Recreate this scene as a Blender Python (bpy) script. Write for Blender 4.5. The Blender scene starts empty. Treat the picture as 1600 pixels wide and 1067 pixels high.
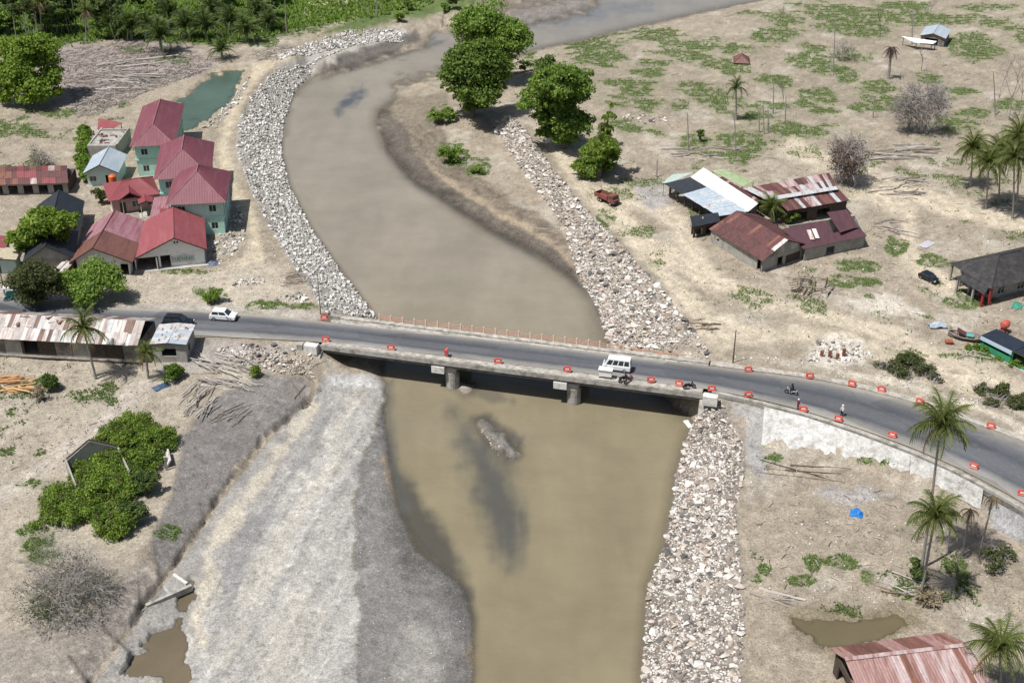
import bpy, bmesh, math, random
import numpy as np
from mathutils import Vector, Matrix, Euler
from mathutils.bvhtree import BVHTree
from mathutils.geometry import delaunay_2d_cdt
R = math.radians
random.seed(7); NR = np.random.default_rng(11)
S = bpy.context.scene
C = S.collection
# ---------------------------------------------------------------- camera, sky, sun, exposure
CAM_H, PITCH, FPX = 90.0, R(30.0), 2000.0        # drone height above the road, tilt, focal length in photo pixels (1600 wide)
cam = bpy.data.cameras.new('camera'); cam.lens = 36.0*FPX/1600.0; cam.sensor_width = 36.0
cam.clip_start = 1.0; cam.clip_end = 9000.0
co = bpy.data.objects.new('camera', cam); C.objects.link(co)
co.location = (0, 0, CAM_H); co.rotation_euler = (R(90)-PITCH, 0, 0); S.camera = co
SUN_DIR = Vector((0.41, 0.25, -1.0)).normalized()   # the way the light travels
sun_el = math.asin(-SUN_DIR.z); sun_az = math.atan2(-SUN_DIR.x, -SUN_DIR.y)
W = bpy.data.worlds.new('World'); S.world = W; W.use_nodes = True
wn = W.node_tree; bg = wn.nodes['Background']
sky = wn.nodes.new('ShaderNodeTexSky'); sky.sky_type = 'NISHITA'; sky.sun_disc = False
sky.sun_elevation = sun_el; sky.sun_rotation = sun_az; sky.air_density = 1.3; sky.dust_density = 2.5
wn.links.new(sky.outputs[0], bg.inputs[0]); bg.inputs[1].default_value = 0.066
sl = bpy.data.lights.new('sun', 'SUN'); sl.energy = 4.7; sl.angle = R(0.6); sl.color = (1.0, 0.972, 0.922)
so = bpy.data.objects.new('sun', sl); C.objects.link(so); so.location = (-60, 60, 150)
so.rotation_euler = SUN_DIR.to_track_quat('-Z', 'Y').to_euler()
S.view_settings.view_transform = 'Standard'; S.view_settings.look = 'None'
S.view_settings.exposure = 0.2; S.view_settings.gamma = 1.0; S.view_settings.use_curve_mapping = False

# ---------------------------------------------------------------- helpers
FW = Vector((0, math.cos(PITCH), -math.sin(PITCH))); UP = Vector((0, math.sin(PITCH), math.cos(PITCH)))
CP = Vector((0, 0, CAM_H))
def ray(u, v): return Vector(((u-800)/FPX, 0, 0)) + FW - UP*((v-533.5)/FPX)
def at(u, v, z=0.0):
    d = ray(u, v); return CP + d*((z-CAM_H)/d.z)
def proj(P):
    q = P-CP; d = q.dot(FW); return 800+FPX*q.x/d, 533.5-FPX*q.dot(UP)/d
def npproj(x, y, z):
    d = y*FW.y+(z-CAM_H)*FW.z
    return 800+FPX*x/d, 533.5-FPX*(y*UP.y+(z-CAM_H)*UP.z)/d
def pxm(v): return FPX/CAM_H*(math.sin(PITCH)+math.cos(PITCH)*(v-533.5)/FPX)   # photo pixels per metre at ground row v

def tag(o, label=None, cat=None, group=None, kind=None):
    if label: o['label'] = label
    if cat: o['category'] = cat
    if group: o['group'] = group
    if kind: o['kind'] = kind
    return o
def empty(name, loc, rz=0.0, label=None, cat=None, group=None, kind=None):
    o = bpy.data.objects.new(name, None); C.objects.link(o); o.location = loc; o.rotation_euler = (0, 0, rz)
    o.empty_display_size = 0.3
    return tag(o, label, cat, group, kind)
def link(name, me, parent=None, mat=None):
    o = bpy.data.objects.new(name, me); C.objects.link(o)
    if parent is not None: o.parent = parent
    if mat is not None and not me.materials: me.materials.append(mat)
    return o
class MB:
    """collects faces; build() links them as one mesh object"""
    def __init__(s): s.v = []; s.f = []; s.m = []
    def add(s, vs, fs, mi=0):
        b = len(s.v); s.v += [tuple(p) for p in vs]
        s.f += [tuple(i+b for i in f) for f in fs]; s.m += [mi]*len(fs); return s
    def quad(s, a, b, c, d, mi=0): return s.add([a, b, c, d], [(0, 1, 2, 3)], mi)
    def poly(s, pts, mi=0): return s.add(pts, [tuple(range(len(pts)))], mi)
    def box(s, x0, x1, y0, y1, z0, z1, mi=0, M=None):
        vs = [Vector((x, y, z)) for z in (z0, z1) for (x, y) in ((x0, y0), (x1, y0), (x1, y1), (x0, y1))]
        if M is not None: vs = [M @ p for p in vs]
        return s.add(vs, [(3, 2, 1, 0), (4, 5, 6, 7), (0, 1, 5, 4), (1, 2, 6, 5), (2, 3, 7, 6), (3, 0, 4, 7)], mi)
    def prism(s, pts, axis, d0, d1, mi=0):
        """2-D outline pts extruded along axis ('x','y','z') from d0 to d1"""
        def mk(a, b, d): return {'x': (d, a, b), 'y': (a, d, b), 'z': (a, b, d)}[axis]
        n = len(pts); vs = [mk(a, b, d0) for a, b in pts]+[mk(a, b, d1) for a, b in pts]
        fs = [tuple(range(n))[::-1], tuple(range(n, 2*n))]+[(i, (i+1) % n, n+(i+1) % n, n+i) for i in range(n)]
        return s.add(vs, fs, mi)
    def tube(s, path, rad, n=6, mi=0, cap=True):
        path = [Vector(p) for p in path]
        if not hasattr(rad, '__len__'): rad = [rad]*len(path)
        vs = []
        for i, p in enumerate(path):
            t = (path[min(i+1, len(path)-1)]-path[max(i-1, 0)])
            t = t.normalized() if t.length > 1e-6 else Vector((0, 0, 1))
            a = t.cross(Vector((0, 0, 1)) if abs(t.z) < 0.9 else Vector((1, 0, 0))).normalized(); b = t.cross(a)
            vs += [p+(a*math.cos(2*math.pi*k/n)+b*math.sin(2*math.pi*k/n))*rad[i] for k in range(n)]
        fs = [(i*n+k, i*n+(k+1) % n, (i+1)*n+(k+1) % n, (i+1)*n+k) for i in range(len(path)-1) for k in range(n)]
        if cap: fs += [tuple(range(n))[::-1], tuple(range((len(path)-1)*n, len(path)*n))]
        return s.add(vs, fs, mi)
    def mesh(s, name, mats, smooth=False):
        me = bpy.data.meshes.new(name); me.from_pydata(s.v, [], s.f)
        for m in (mats if isinstance(mats, (list, tuple)) else [mats]): me.materials.append(m)
        if any(s.m): me.polygons.foreach_set('material_index', s.m)
        if smooth: me.polygons.foreach_set('use_smooth', [True]*len(s.f))
        me.update(); return me
    def build(s, name, mats, parent=None, smooth=False):
        bm = None
        return link(name, s.mesh(name, mats, smooth), parent)
def npmesh(name, V, F, mats, smooth=False, cols=None):
    """fast mesh from arrays; F is (n,3) or (n,4)"""
    me = bpy.data.meshes.new(name); V = np.asarray(V, np.float32); F = np.asarray(F, np.int32); k = F.shape[1]
    me.vertices.add(len(V)); me.vertices.foreach_set('co', V.ravel())
    me.loops.add(F.size); me.loops.foreach_set('vertex_index', F.ravel())
    me.polygons.add(len(F)); me.polygons.foreach_set('loop_start', np.arange(0, F.size, k, dtype=np.int32))
    if smooth: me.polygons.foreach_set('use_smooth', np.ones(len(F), bool))
    for m in (mats if isinstance(mats, (list, tuple)) else [mats]): me.materials.append(m)
    if cols is not None:
        a = me.color_attributes.new('Col', 'FLOAT_COLOR', 'POINT')
        c4 = np.ones((len(V), 4), np.float32); c4[:, :cols.shape[1]] = cols; a.data.foreach_set('color', c4.ravel())
    me.update(calc_edges=True); return me
def copy_tree(o, parent=None):
    c = o.copy(); C.objects.link(c)
    if parent is not None: c.parent = parent
    for ch in o.children: copy_tree(ch, c)
    return c

# ---------------------------------------------------------------- numpy noise
def _h(ix, iy, s):
    n = (ix.astype(np.int64)*374761393+iy.astype(np.int64)*668265263+s*974634777) & 0x7fffffff
    n = ((n ^ (n >> 13))*1274126177) & 0x7fffffff
    return ((n ^ (n >> 16)) & 0xffff)/65535.0
def vn(x, y, s=0):
    ix = np.floor(x); iy = np.floor(y); fx = x-ix; fy = y-iy
    fx = fx*fx*(3-2*fx); fy = fy*fy*(3-2*fy)
    a = _h(ix, iy, s); b = _h(ix+1, iy, s); c = _h(ix, iy+1, s); d = _h(ix+1, iy+1, s)
    return (a+(b-a)*fx)*(1-fy)+(c+(d-c)*fx)*fy
def fbm(x, y, sc, o=4, s=0):
    t = np.zeros_like(x); a = 0.5; w = 0
    for i in range(o):
        t += a*vn(x/sc, y/sc, s+i*17); w += a; a *= 0.55; sc *= 0.5
    return t/w
def sstep(a, b, x):
    t = np.clip((x-a)/(b-a), 0, 1); return t*t*(3-2*t)

# ---------------------------------------------------------------- materials
MATS = {}
def nodes(name):
    m = bpy.data.materials.new(name); m.use_nodes = True; nt = m.node_tree
    return m, nt, nt.nodes, nt.links, nt.nodes['Principled BSDF']
def noise(N, L, sc, det=4, rough=0.55, vec=None, dim='3D'):
    n = N.new('ShaderNodeTexNoise'); n.inputs['Scale'].default_value = sc; n.inputs['Detail'].default_value = det
    n.inputs['Roughness'].default_value = rough
    if vec is not None: L.new(vec, n.inputs['Vector'])
    return n
def ramp(N, L, fac, stops):
    r = N.new('ShaderNodeValToRGB'); e = r.color_ramp.elements
    while len(e) < len(stops): e.new(0.5)
    for i, (p, c) in enumerate(stops):
        e[i].position = p; e[i].color = (c, c, c, 1) if not hasattr(c, '__len__') else (*c, 1)
    L.new(fac, r.inputs[0]); return r
def mixc(N, L, fac, a, b, mode='MIX'):
    m = N.new('ShaderNodeMix'); m.data_type = 'RGBA'; m.blend_type = mode
    for i, x in ((0, fac), (6, a), (7, b)):
        if hasattr(x, 'is_linked') or hasattr(x, 'links'): L.new(x, m.inputs[i])
        elif i == 0: m.inputs[0].default_value = x
        else: m.inputs[i].default_value = (*x, 1)
    return m.outputs[2]
def bump(N, L, h, p, strength=0.5, dist=0.05):
    b = N.new('ShaderNodeBump'); b.inputs['Strength'].default_value = strength; b.inputs['Distance'].default_value = dist
    L.new(h, b.inputs['Height']); L.new(b.outputs[0], p.inputs['Normal']); return b
def mat(name, col, rough=0.8, var=0.25, sc=3.0, dirt=None, damt=0.5, dsc=0.8, bmp=0.0, spec=0.3, metal=0.0, streak=False):
    """base colour with mottling, optional dirt/rust blotches of their own shape"""
    if name in MATS: return MATS[name]
    m, nt, N, L, p = nodes(name); tc = N.new('ShaderNodeTexCoord').outputs['Object']
    oi = N.new('ShaderNodeObjectInfo')
    add = N.new('ShaderNodeVectorMath'); add.operation = 'MULTIPLY_ADD'
    L.new(oi.outputs['Random'], add.inputs[0]); add.inputs[1].default_value = (37, 53, 11); L.new(tc, add.inputs[2]); v = add.outputs[0]
    n1 = noise(N, L, sc, 5, 0.6, v)
    lo = tuple(c*(1-var) for c in col); hi = tuple(min(1, c*(1+var)) for c in col)
    c = ramp(N, L, n1.outputs[0], [(0.3, lo), (0.7, hi)]).outputs[0]
    if dirt:
        if streak:
            mp = N.new('ShaderNodeMapping'); mp.inputs['Scale'].default_value = (2.2, 0.25, 0.5); L.new(v, mp.inputs[0]); dv = mp.outputs[0]
        else: dv = v
        n2 = noise(N, L, dsc, 6, 0.65, dv)
        f = ramp(N, L, n2.outputs[0], [(max(0.0, 0.62-damt*0.35), 0.0), (min(1, 0.74-damt*0.25), 1.0)]).outputs[0]
        c = mixc(N, L, f, c, dirt)
    L.new(c, p.inputs['Base Color'])
    p.inputs['Roughness'].default_value = rough; p.inputs['Specular IOR Level'].default_value = spec; p.inputs['Metallic'].default_value = metal
    if bmp: bump(N, L, noise(N, L, sc*3, 5, 0.6, v).outputs[0], p, bmp, 0.05)
    MATS[name] = m; return m
def leafmat(name, a, b, c=None, trans=0.46):
    if name in MATS: return MATS[name]
    m, nt, N, L, p = nodes(name); g = N.new('ShaderNodeNewGeometry'); oi = N.new('ShaderNodeObjectInfo')
    st = [(0.0, a), (0.6, b)]+([(1.0, c)] if c else [])
    col = ramp(N, L, g.outputs['Random Per Island'], st).outputs[0]
    hv = N.new('ShaderNodeHueSaturation'); L.new(col, hv.inputs['Color'])
    mr = N.new('ShaderNodeMapRange'); mr.inputs[3].default_value = 0.8; mr.inputs[4].default_value = 1.2
    L.new(oi.outputs['Random'], mr.inputs[0]); L.new(mr.outputs[0], hv.inputs['Value']); col = hv.outputs[0]
    L.new(col, p.inputs['Base Color']); p.inputs['Roughness'].default_value = 0.6; p.inputs['Specular IOR Level'].default_value = 0.25
    t = N.new('ShaderNodeBsdfTranslucent'); br = mixc(N, L, 1.0, col, (1.0, 1.15, 0.5), 'MULTIPLY'); L.new(br, t.inputs[0])
    mx = N.new('ShaderNodeMixShader'); mx.inputs[0].default_value = trans
    L.new(p.outputs[0], mx.inputs[1]); L.new(t.outputs[0], mx.inputs[2]); L.new(mx.outputs[0], N['Material Output'].inputs[0])
    MATS[name] = m; return m
# ================================================================ THE LAND
ZW = -4.6                                  # river level; the road is z = 0
LN = [                                     # break lines of the land: photo column, photo row, height
 # river edges and bed
 [(1500,-95,ZW),(1400,-60,ZW),(1190,2,ZW),(1000,42,ZW),(900,66,ZW),(835,80,ZW),(760,105,ZW),(690,128,ZW),(650,140,ZW),(625,152,ZW),(592,172,ZW),(590,195,ZW),(603,232,ZW),(640,278,ZW),(700,318,ZW),(780,367,ZW),(850,402,ZW),(900,440,ZW),(935,468,ZW),(940,500,ZW),(955,545,ZW),(1010,600,ZW),(1088,655,ZW),(1072,690,ZW),(1058,740,ZW),(1050,800,ZW),(1040,850,ZW),(1012,920,ZW),(1008,1000,ZW),(1003,1067,ZW),(1000,1250,ZW)],
 [(1300,-95,ZW),(1100,-60,ZW),(950,-25,ZW),(860,-8,ZW),(780,10,ZW),(690,40,ZW),(635,57,ZW),(560,78,ZW),(500,103,ZW),(462,140,ZW),(443,190,ZW),(440,240,ZW),(452,290,ZW),(482,350,ZW),(522,410,ZW),(560,460,ZW),(588,497,ZW),(602,540,ZW),(597,590,ZW),(600,640,ZW),(606,720,ZW),(617,790,ZW),(650,860,ZW),(718,912,ZW),(737,960,ZW),(738,1067,ZW),(738,1250,ZW)],
 [(1150,-20,-6),(1000,20,-5.6),(760,78,-6),(640,105,-6),(560,135,-6.2),(510,190,-6.4),(520,260,-6.5),(570,340,-6.5),(680,420,-6.5),(760,490,-6.5),(830,560,-6.3),(840,620,-6.3),(860,720,-6.4),(880,850,-6.5),(880,1000,-6.5),(880,1250,-6.5)],
 [(1005,700,-5.8),(985,800,-5.8),(960,900,-5.8),(945,1067,-5.8),(945,1250,-5.8)],
 # upstream left: crest of the stone bank, then the town
 [(1000,-60,-1.5),(900,-45,-1.2),(800,-20,-1.0),(700,25,-2.6),(625,44,-2.4),(560,60,-2.2),(500,82,-1.5),(455,90,-0.5),(420,107,-0.5),(390,148,-0.5),(374,190,-0.5),(370,235,-0.5),(388,290,-0.5),(418,350,-0.4),(452,405,-0.3),(480,445,-0.2),(508,488,-0.1)],
 [(-300,-80,-0.6),(100,-80,-0.6),(500,-60,-0.8),(-300,40,-0.6),(150,40,-0.6),(400,50,-0.6)],
 [(-300,250,-0.5),(-60,250,-0.5),(60,220,-0.5),(200,110,-0.6),(300,90,-0.6),(340,250,-0.45),(200,320,-0.4),(380,400,-0.35),(250,440,-0.3)],
 # road corridor
 [(-400,470,-0.12),(0,462,-0.12),(100,474,-0.12),(200,480,-0.12),(300,480,-0.12),(400,487,-0.12),(500,498,-0.12)],
 [(-400,505,-0.12),(0,512,-0.12),(150,520,-0.12),(300,530,-0.12),(400,536,-0.12),(490,542,-0.14)],
 [(1112,564,-0.12),(1180,574,-0.12),(1260,584,-0.12),(1340,598,-0.12),(1420,618,-0.12),(1500,645,-0.12),(1600,680,-0.12),(1800,775,-0.12)],
 [(1112,610,-0.12),(1180,625,-0.12),(1260,646,-0.12),(1340,672,-0.12),(1420,702,-0.12),(1500,738,-0.12),(1560,772,-0.12),(1620,810,-0.12),(1800,930,-0.12)],
 # upstream right: foot and crest of the stone bank, the plain behind
 [(768,200,-3.3),(800,245,-3.5),(840,300,-3.6),(880,350,-3.7),(893,400,-4.0),(908,440,-4.4)],
 [(792,182,-0.6),(822,212,-0.4),(852,258,-0.3),(902,322,-0.3),(962,382,-0.3),(1012,437,-0.3),(1062,497,-0.2),(1104,546,-0.15)],
 [(812,185,-1.1),(842,210,-1.1),(874,256,-1.1),(924,320,-1.1),(984,380,-1.1),(1034,435,-1.0),(1084,497,-.7)],
 [(660,190,-3.2),(700,250,-3.5),(740,205,-2.6),(760,320,-3.95),(830,372,-4.2),(720,160,-2.6),(650,165,-3.9)],
 [(760,170,-1.4),(850,170,-1.1),(870,120,-1.2),(950,80,-1.4),(1100,40,-1.4),(1250,-10,-1.4),(1500,-60,-1.3),(1900,-80,-1.3)],
 [(900,230,-1.0),(1000,250,-1.0),(1200,200,-1.1),(1400,150,-1.2),(1600,150,-1.2),(1900,200,-1.2),(1000,360,-0.9),(1200,440,-0.9),(1400,350,-1.0),(1600,350,-1.0),(1900,400,-1.0),(1200,540,-0.5),(1350,560,-0.6),(1500,600,-0.6),(1600,620,-0.7),(1850,660,-0.7)],
 # downstream right: low land below the road, crest of the stone bank
 [(1168,650,-1.6),(1166,690,-2.4),(1165,730,-2.6),(1152,790,-2.6),(1150,850,-2.6),(1160,900,-2.6),(1162,1000,-2.6),(1156,1067,-2.6),(1150,1250,-2.6)],
 [(1195,700,-2.7),(1300,718,-2.7),(1420,752,-2.7),(1530,795,-2.7),(1600,838,-2.7),(1800,960,-2.7)],
 [(1250,800,-2.7),(1400,850,-2.7),(1250,930,-2.65),(1450,960,-2.7),(1580,900,-2.7),(1250,1067,-2.6),(1500,1100,-2.7),(1750,1100,-2.7),(1300,1250,-2.7),(1900,1250,-2.7)],
 # downstream left: field, lip, mud face, crack, gully, bar
 [(-300,600,-1.2),(0,590,-1.2),(130,590,-1.2),(240,590,-1.1),(320,570,-1.0),(-300,760,-1.3),(0,760,-1.3),(150,700,-1.3),(-300,1000,-1.5),(0,950,-1.4),(-300,1250,-1.7),(0,1250,-1.7)],
 [(486,552,-0.9),(430,556,-0.9),(370,580,-1.0),(335,625,-1.1),(300,655,-1.2),(285,720,-1.3),(258,800,-1.35),(215,890,-1.4),(150,965,-1.5),(50,1067,-1.6)],
 [(500,598,-2.2),(432,660,-2.4),(372,725,-2.5),(312,812,-2.5),(246,905,-2.5),(180,1000,-2.6),(132,1067,-2.7),(20,1250,-2.8)],
 [(507,606,-2.9),(440,668,-3.1),(380,735,-3.2),(321,820,-3.25),(256,912,-3.3),(192,1005,-3.4),(145,1067,-3.5),(40,1250,-3.5)],
 [(512,622,-3.4),(450,730,-3.75),(385,835,-3.9),(325,930,-4.0),(280,1000,-4.1),(250,1067,-4.15),(200,1250,-4.15)],
 [(560,600,-3.6),(520,740,-3.4),(470,880,-3.4),(440,980,-3.4),(430,1067,-3.4),(400,1250,-3.4)],
 [(590,600,-3.85),(556,720,-3.75),(547,800,-3.78),(550,900,-3.8),(553,980,-3.8),(556,1067,-3.8),(556,1250,-3.8)],
 [(597,610,-4.1),(570,722,-3.95),(566,802,-3.97),(570,902,-4.0),(573,982,-4.0),(576,1067,-4.0),(576,1250,-4.0)],
 [(640,960,-4.2),(660,1067,-4.2),(600,850,-4.25)],
 # under the bridge, left apron
 [(522,560,-3.2),(560,585,-3.7),(530,520,-3.0),(575,540,-4.0)],
 [(622,600,-5.7),(632,720,-5.5),(662,825,-5.5),(725,880,-5.6),(770,950,-5.6),(775,1067,-5.6),(775,1250,-5.6)],
 [(470,170,-5.8),(462,240,-5.9),(476,290,-5.9),(506,350,-6),(546,410,-6),(590,465,-6),(625,520,-6)],
]
pts = []
for ln in LN:
    ps = [at(*p) for p in ln]
    for a, b in zip(ps[:-1], ps[1:]):
        n = max(1, int((b-a).length/4.0)) if len(ln) > 8 or (b-a).length < 25 else 1
        pts += [a.lerp(b, i/n) for i in range(n)]
    pts.append(ps[-1])
pts += [Vector(p) for p in ((-4000,9000,-1),(4000,9000,-1),(-4000,-400,-1.5),(4000,-400,-1.5),(-900,300,-.8),(900,300,-1),(-700,700,-.8),(700,900,-1),(0,900,-1),(-500,30,-1.5),(500,30,-2.5),(-120,20,-1.6),(150,20,-2.6))]
r = delaunay_2d_cdt([p.xy for p in pts], [], [], 0, 1e-4)
zz = [min(pts[i].z for i in src) if src else 0.0 for src in r[3]]
TIN = BVHTree.FromPolygons([Vector((p.x, p.y, z)) for p, z in zip(r[0], zz)], r[2])
def tin(x, y):
    h = TIN.ray_cast(Vector((x, y, 60)), Vector((0, 0, -1)))
    return h[0].z if h[0] else -1.2
# grid: rows of constant distance, columns fanning out with it
STEP = 2.5
vs_ = np.concatenate([[-560,-500,-420,-340,-280,-230,-190,-160,-135], np.arange(-115, 1105, STEP), np.arange(1105, 1300, 9), [1400,1600,2000,2800]])
us_ = np.concatenate([[-6000,-3500,-2200,-1400,-900,-600,-420,-330,-260], np.arange(-210, 1811, STEP), [1860,1930,2020,2200,2500,3000,3800,5100,7600]])
ys = np.array([at(800, v, -1.2).y for v in vs_]); dep = np.maximum(np.array([(at(800, v, -1.2)-CP).dot(FW) for v in vs_]), 40)
GX = (us_[None, :]-800)/FPX*dep[:, None]; GY = np.repeat(ys[:, None], len(us_), 1)
GZ = np.array([[tin(x, y) for x in row] for row, y in zip(GX, ys)]) if False else None
H0 = np.empty(GX.shape)
sk = 2                                             # height sampled on every second column and row of the dense part, then interpolated
ci = np.unique(np.concatenate([np.arange(0, len(us_), sk), [len(us_)-1]])); ri = np.unique(np.concatenate([np.arange(0, len(vs_), sk), [len(vs_)-1]]))
sub = np.array([[tin(GX[i, j], GY[i, j]) for j in ci] for i in ri])
tmp = np.array([np.interp(np.arange(len(us_)), ci, row) for row in sub])
H0 = np.array([np.interp(np.arange(len(vs_)), ri, tmp[:, j]) for j in range(tmp.shape[1])]).T
def seg_d(U, V, a, b):
    du, dv = b[0]-a[0], b[1]-a[1]; t = np.clip(((U-a[0])*du+(V-a[1])*dv)/(du*du+dv*dv+1e-9), 0, 1)
    return np.hypot(U-a[0]-t*du, V-a[1]-t*dv)
def sdist(U, V, poly, closed=True, pad=40):
    """signed distance in photo pixels to an outline (positive inside), or minus the distance to a line"""
    P = np.array(poly, float)[:, :2]; out = np.full(U.shape, -1e3)
    k = (U > P[:, 0].min()-pad) & (U < P[:, 0].max()+pad) & (V > P[:, 1].min()-pad) & (V < P[:, 1].max()+pad)
    u, v = U[k], V[k]
    if not len(u): return out
    d = np.full(u.shape, 1e3); ins = np.zeros(u.shape, bool); n = len(P)
    for i in range(n if closed else n-1):
        a, b = P[i], P[(i+1) % n]; d = np.minimum(d, seg_d(u, v, a, b))
        if closed and a[1] != b[1]: ins ^= ((a[1] > v) != (b[1] > v)) & (u < (b[0]-a[0])*(v-a[1])/(b[1]-a[1])+a[0])
    out[k] = np.where(ins, d, -d); return out
PU, PV = npproj(GX, GY, H0)
N8 = fbm(GX, GY, 8, 4, 1)-0.5; N3 = fbm(GX, GY, 3, 4, 5)-0.5; N1 = fbm(GX, GY, 1.1, 3, 9)-0.5; N20 = fbm(GX, GY, 22, 3, 13)-0.5
NW = fbm(GX, GY, 2.4, 4, 33)-0.5
def zone(poly, feather=4, warp=10, closed=True, width=0):
    sc = 1.0
    return sstep(-feather, feather, sdist(PU, PV, poly, closed)+width+warp*2*NW*sc+warp*N8)
RUF = np.ones(GX.shape)                            # how rough the ground is
roadz = zone([(-400,463),(0,458),(300,478),(500,496),(800,527),(1100,562),(1260,582),(1420,616),(1600,676),(1800,770),(1800,935),(1600,800),(1500,740),(1340,674),(1112,612),(800,575),(490,545),(300,532),(0,516),(-400,510)], 2, 0)
bar = zone([(505,590),(600,590),(608,640),(588,720),(578,800),(584,900),(588,1067),(588,1300),(230,1300),(262,1067),(300,960),(400,800),(470,690)], 6, 4)
mudface = zone([(300,652),(340,618),(400,585),(492,590),(506,604),(440,668),(380,735),(321,820),(256,912),(145,1067),(30,1067),(150,965),(215,890),(258,800),(285,720)], 5, 5)
HZ = H0 + (N8*0.35+N3*0.28+N1*0.16)*(1-roadz)*(1-0.5*mudface)*(1-0.6*bar)*np.where(H0 < ZW+0.05, 0.25, 1.0)
for (u0, v0, u1, v1, hw, top) in ((512,107,655,66,7,-4.38),(800,34,915,8,9,-4.42),(632,148,694,130,6,-4.36),(756,678,784,711,3,-4.46),(784,700,802,722,3,-4.5),(712,611,732,622,2,-4.47)):
    q = seg_d(PU, PV, (u0, v0), (u1, v1))-hw+22*NW; HZ = np.maximum(HZ, np.where(q < 30, top-0.03*q+0.15*N1, -99))
fa, fc = GX*0.26+GY*0.966, GX*0.966-GY*0.26       # along and across the flow lines of the bar
rill = fbm(fc+N8*2.5, fa*0.07, 1.1, 4, 61)-0.5; ril2 = fbm(fc+N8*3.0, fa*0.06, 3.2, 3, 67)-0.5
HZ += bar*(rill*0.16+ril2*0.30+N1*0.05)
HZ += mudface*(np.abs(N3)*-0.6)
bz = zone([(470,80),(520,50),(640,20),(690,25),(670,62),(560,92),(490,118)], 8, 0)   # worn smooth river bend
hb_ = HZ.copy()
for ax, n_ in ((1, 14), (0, 3), (1, 14), (0, 3)):
    acc = np.zeros_like(hb_)
    for k in range(-n_, n_+1): acc += np.roll(hb_, k, ax)
    hb_ = acc/(2*n_+1)
HZ = HZ*(1-bz)+hb_*bz
PONDS = {
 'pond': (-1.0, [(262,168),(300,138),(322,120),(350,107),(379,107),(382,125),(366,150),(332,184),(276,208),(250,200)]),
 'puddle_field': (-2.95, [(1228,957),(1290,964),(1400,958),(1432,975),(1372,1000),(1312,1014),(1278,1010),(1250,985)]),
 'puddle_gully': (-4.12, [(272,930),(298,905),(306,935),(288,960),(292,1000),(300,1035),(305,1090),(255,1090),(250,1050),(225,1062),(185,1050),(195,1015),(245,985),(268,965)]),
}
for k, (zl, pl) in PONDS.items():
    d = sdist(PU, PV, pl)+26*NW+8*N8 if k != 'puddle_gully' else sdist(PU, PV, pl)+52*NW
    HZ = np.where(d > 0, np.minimum(HZ, zl-0.02-0.05*np.minimum(d, 12)), np.where(d > -10, np.maximum(HZ, zl+0.03), HZ))
HZ = np.where(roadz > 0.5, np.minimum(HZ, -0.10), HZ)
# cut edge of the mud face: a torn little cliff
crk = sdist(PU, PV, [(507,603),(470,634),(436,664),(410,680),(376,731),(345,765),(317,817),(300,840),(251,909),(225,940),(188,1003),(160,1030),(138,1067)], False)+18*NW+8*N1
HZ -= 0.55*sstep(-5, 1, crk)

# ---------------- what the ground is made of, zone by zone
def col(c): return np.array(c)[None, None, :]
G = np.ones(GX.shape+(3,))*col((0.292, 0.250, 0.196))
NF = fbm(GX, GY, 0.55, 2, 57)-0.5
G *= (1+0.26*N20+0.22*N8+0.24*N3+0.40*N1+0.30*NF)[..., None]
def paint(c, w, a=1.0): 
    global G
    c3 = col(c)*(1+a*(0.16*N8+0.22*N3+0.42*N1+0.34*NF))[..., None]; G = G*(1-w[..., None])+c3*w[..., None]
brown = sstep(0.08, 0.2, N8+0.5*N3); paint((0.225, 0.19, 0.148), brown*0.7)
pale = sstep(0.1, 0.22, fbm(GX, GY, 6, 4, 71)-0.5); paint((0.375, 0.338, 0.283), pale*0.75)
LFT = zone([(-400,520),(330,545),(300,660),(250,820),(150,970),(40,1100),(-400,1300)], 6, 6); paint((0.33, 0.292, 0.235), LFT*0.8)
paint((0.265, 0.225, 0.205), zone([(60,70),(250,58),(345,85),(335,118),(262,128),(205,148),(110,168),(60,150)], 8, 14))
paint((0.08, 0.10, 0.045), zone([(-400,-300),(640,-300),(700,-10),(640,18),(560,25),(480,45),(430,58),(340,72),(200,60),(80,72),(-400,80)], 5, 8))
paint((0.40, 0.345, 0.27), zone([(470,22),(540,8),(565,-8),(600,-25),(520,-30),(470,-5)], 6, 8))
paint((0.10, 0.135, 0.05), zone([(505,52),(560,26),(640,2),(760,-30),(800,-15),(700,22),(630,30),(560,48)], 4, 6))
paint((0.43, 0.37, 0.28), zone([(450,88),(398,112),(368,160),(348,230),(362,290),(394,340),(402,400),(350,436),(290,452)], 7, 5, False, 9))
paint((0.37, 0.325, 0.262), zone([(195,430),(330,425),(420,410),(480,470),(400,480),(310,470),(205,478)], 6, 8))
for t in ([(1060,470),(1150,520),(1250,520),(1400,560),(1520,605)], [(960,330),(1010,400),(1080,470),(1130,540)], [(1340,300),(1420,330),(1420,400),(1480,450)], [(955,345),(1040,395),(1110,440),(1180,468),(1330,502),(1450,548),(1620,618)], [(1235,232),(1330,268),(1480,322),(1640,360)], [(1100,420),(1060,350),(1010,315),(940,300)], [(860,215),(900,280),(950,340)]):
    paint((0.46, 0.398, 0.31), zone(t, 9, 9, False, 13)); paint((0.33, 0.285, 0.215), zone(t, 2.5, 3, False, 0.5)*0.7)
paint((0.30, 0.28, 0.265), zone([(985,285),(1040,290),(1050,315),(1020,330),(1000,310)], 6, 8))
paint((0.31, 0.29, 0.28), zone([(1330,790),(1390,770),(1350,760),(1280,770)], 8, 12)); paint((0.30, 0.295, 0.30), zone([(1540,775),(1600,785),(1640,830),(1590,850),(1555,820)], 6, 8))
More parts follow.
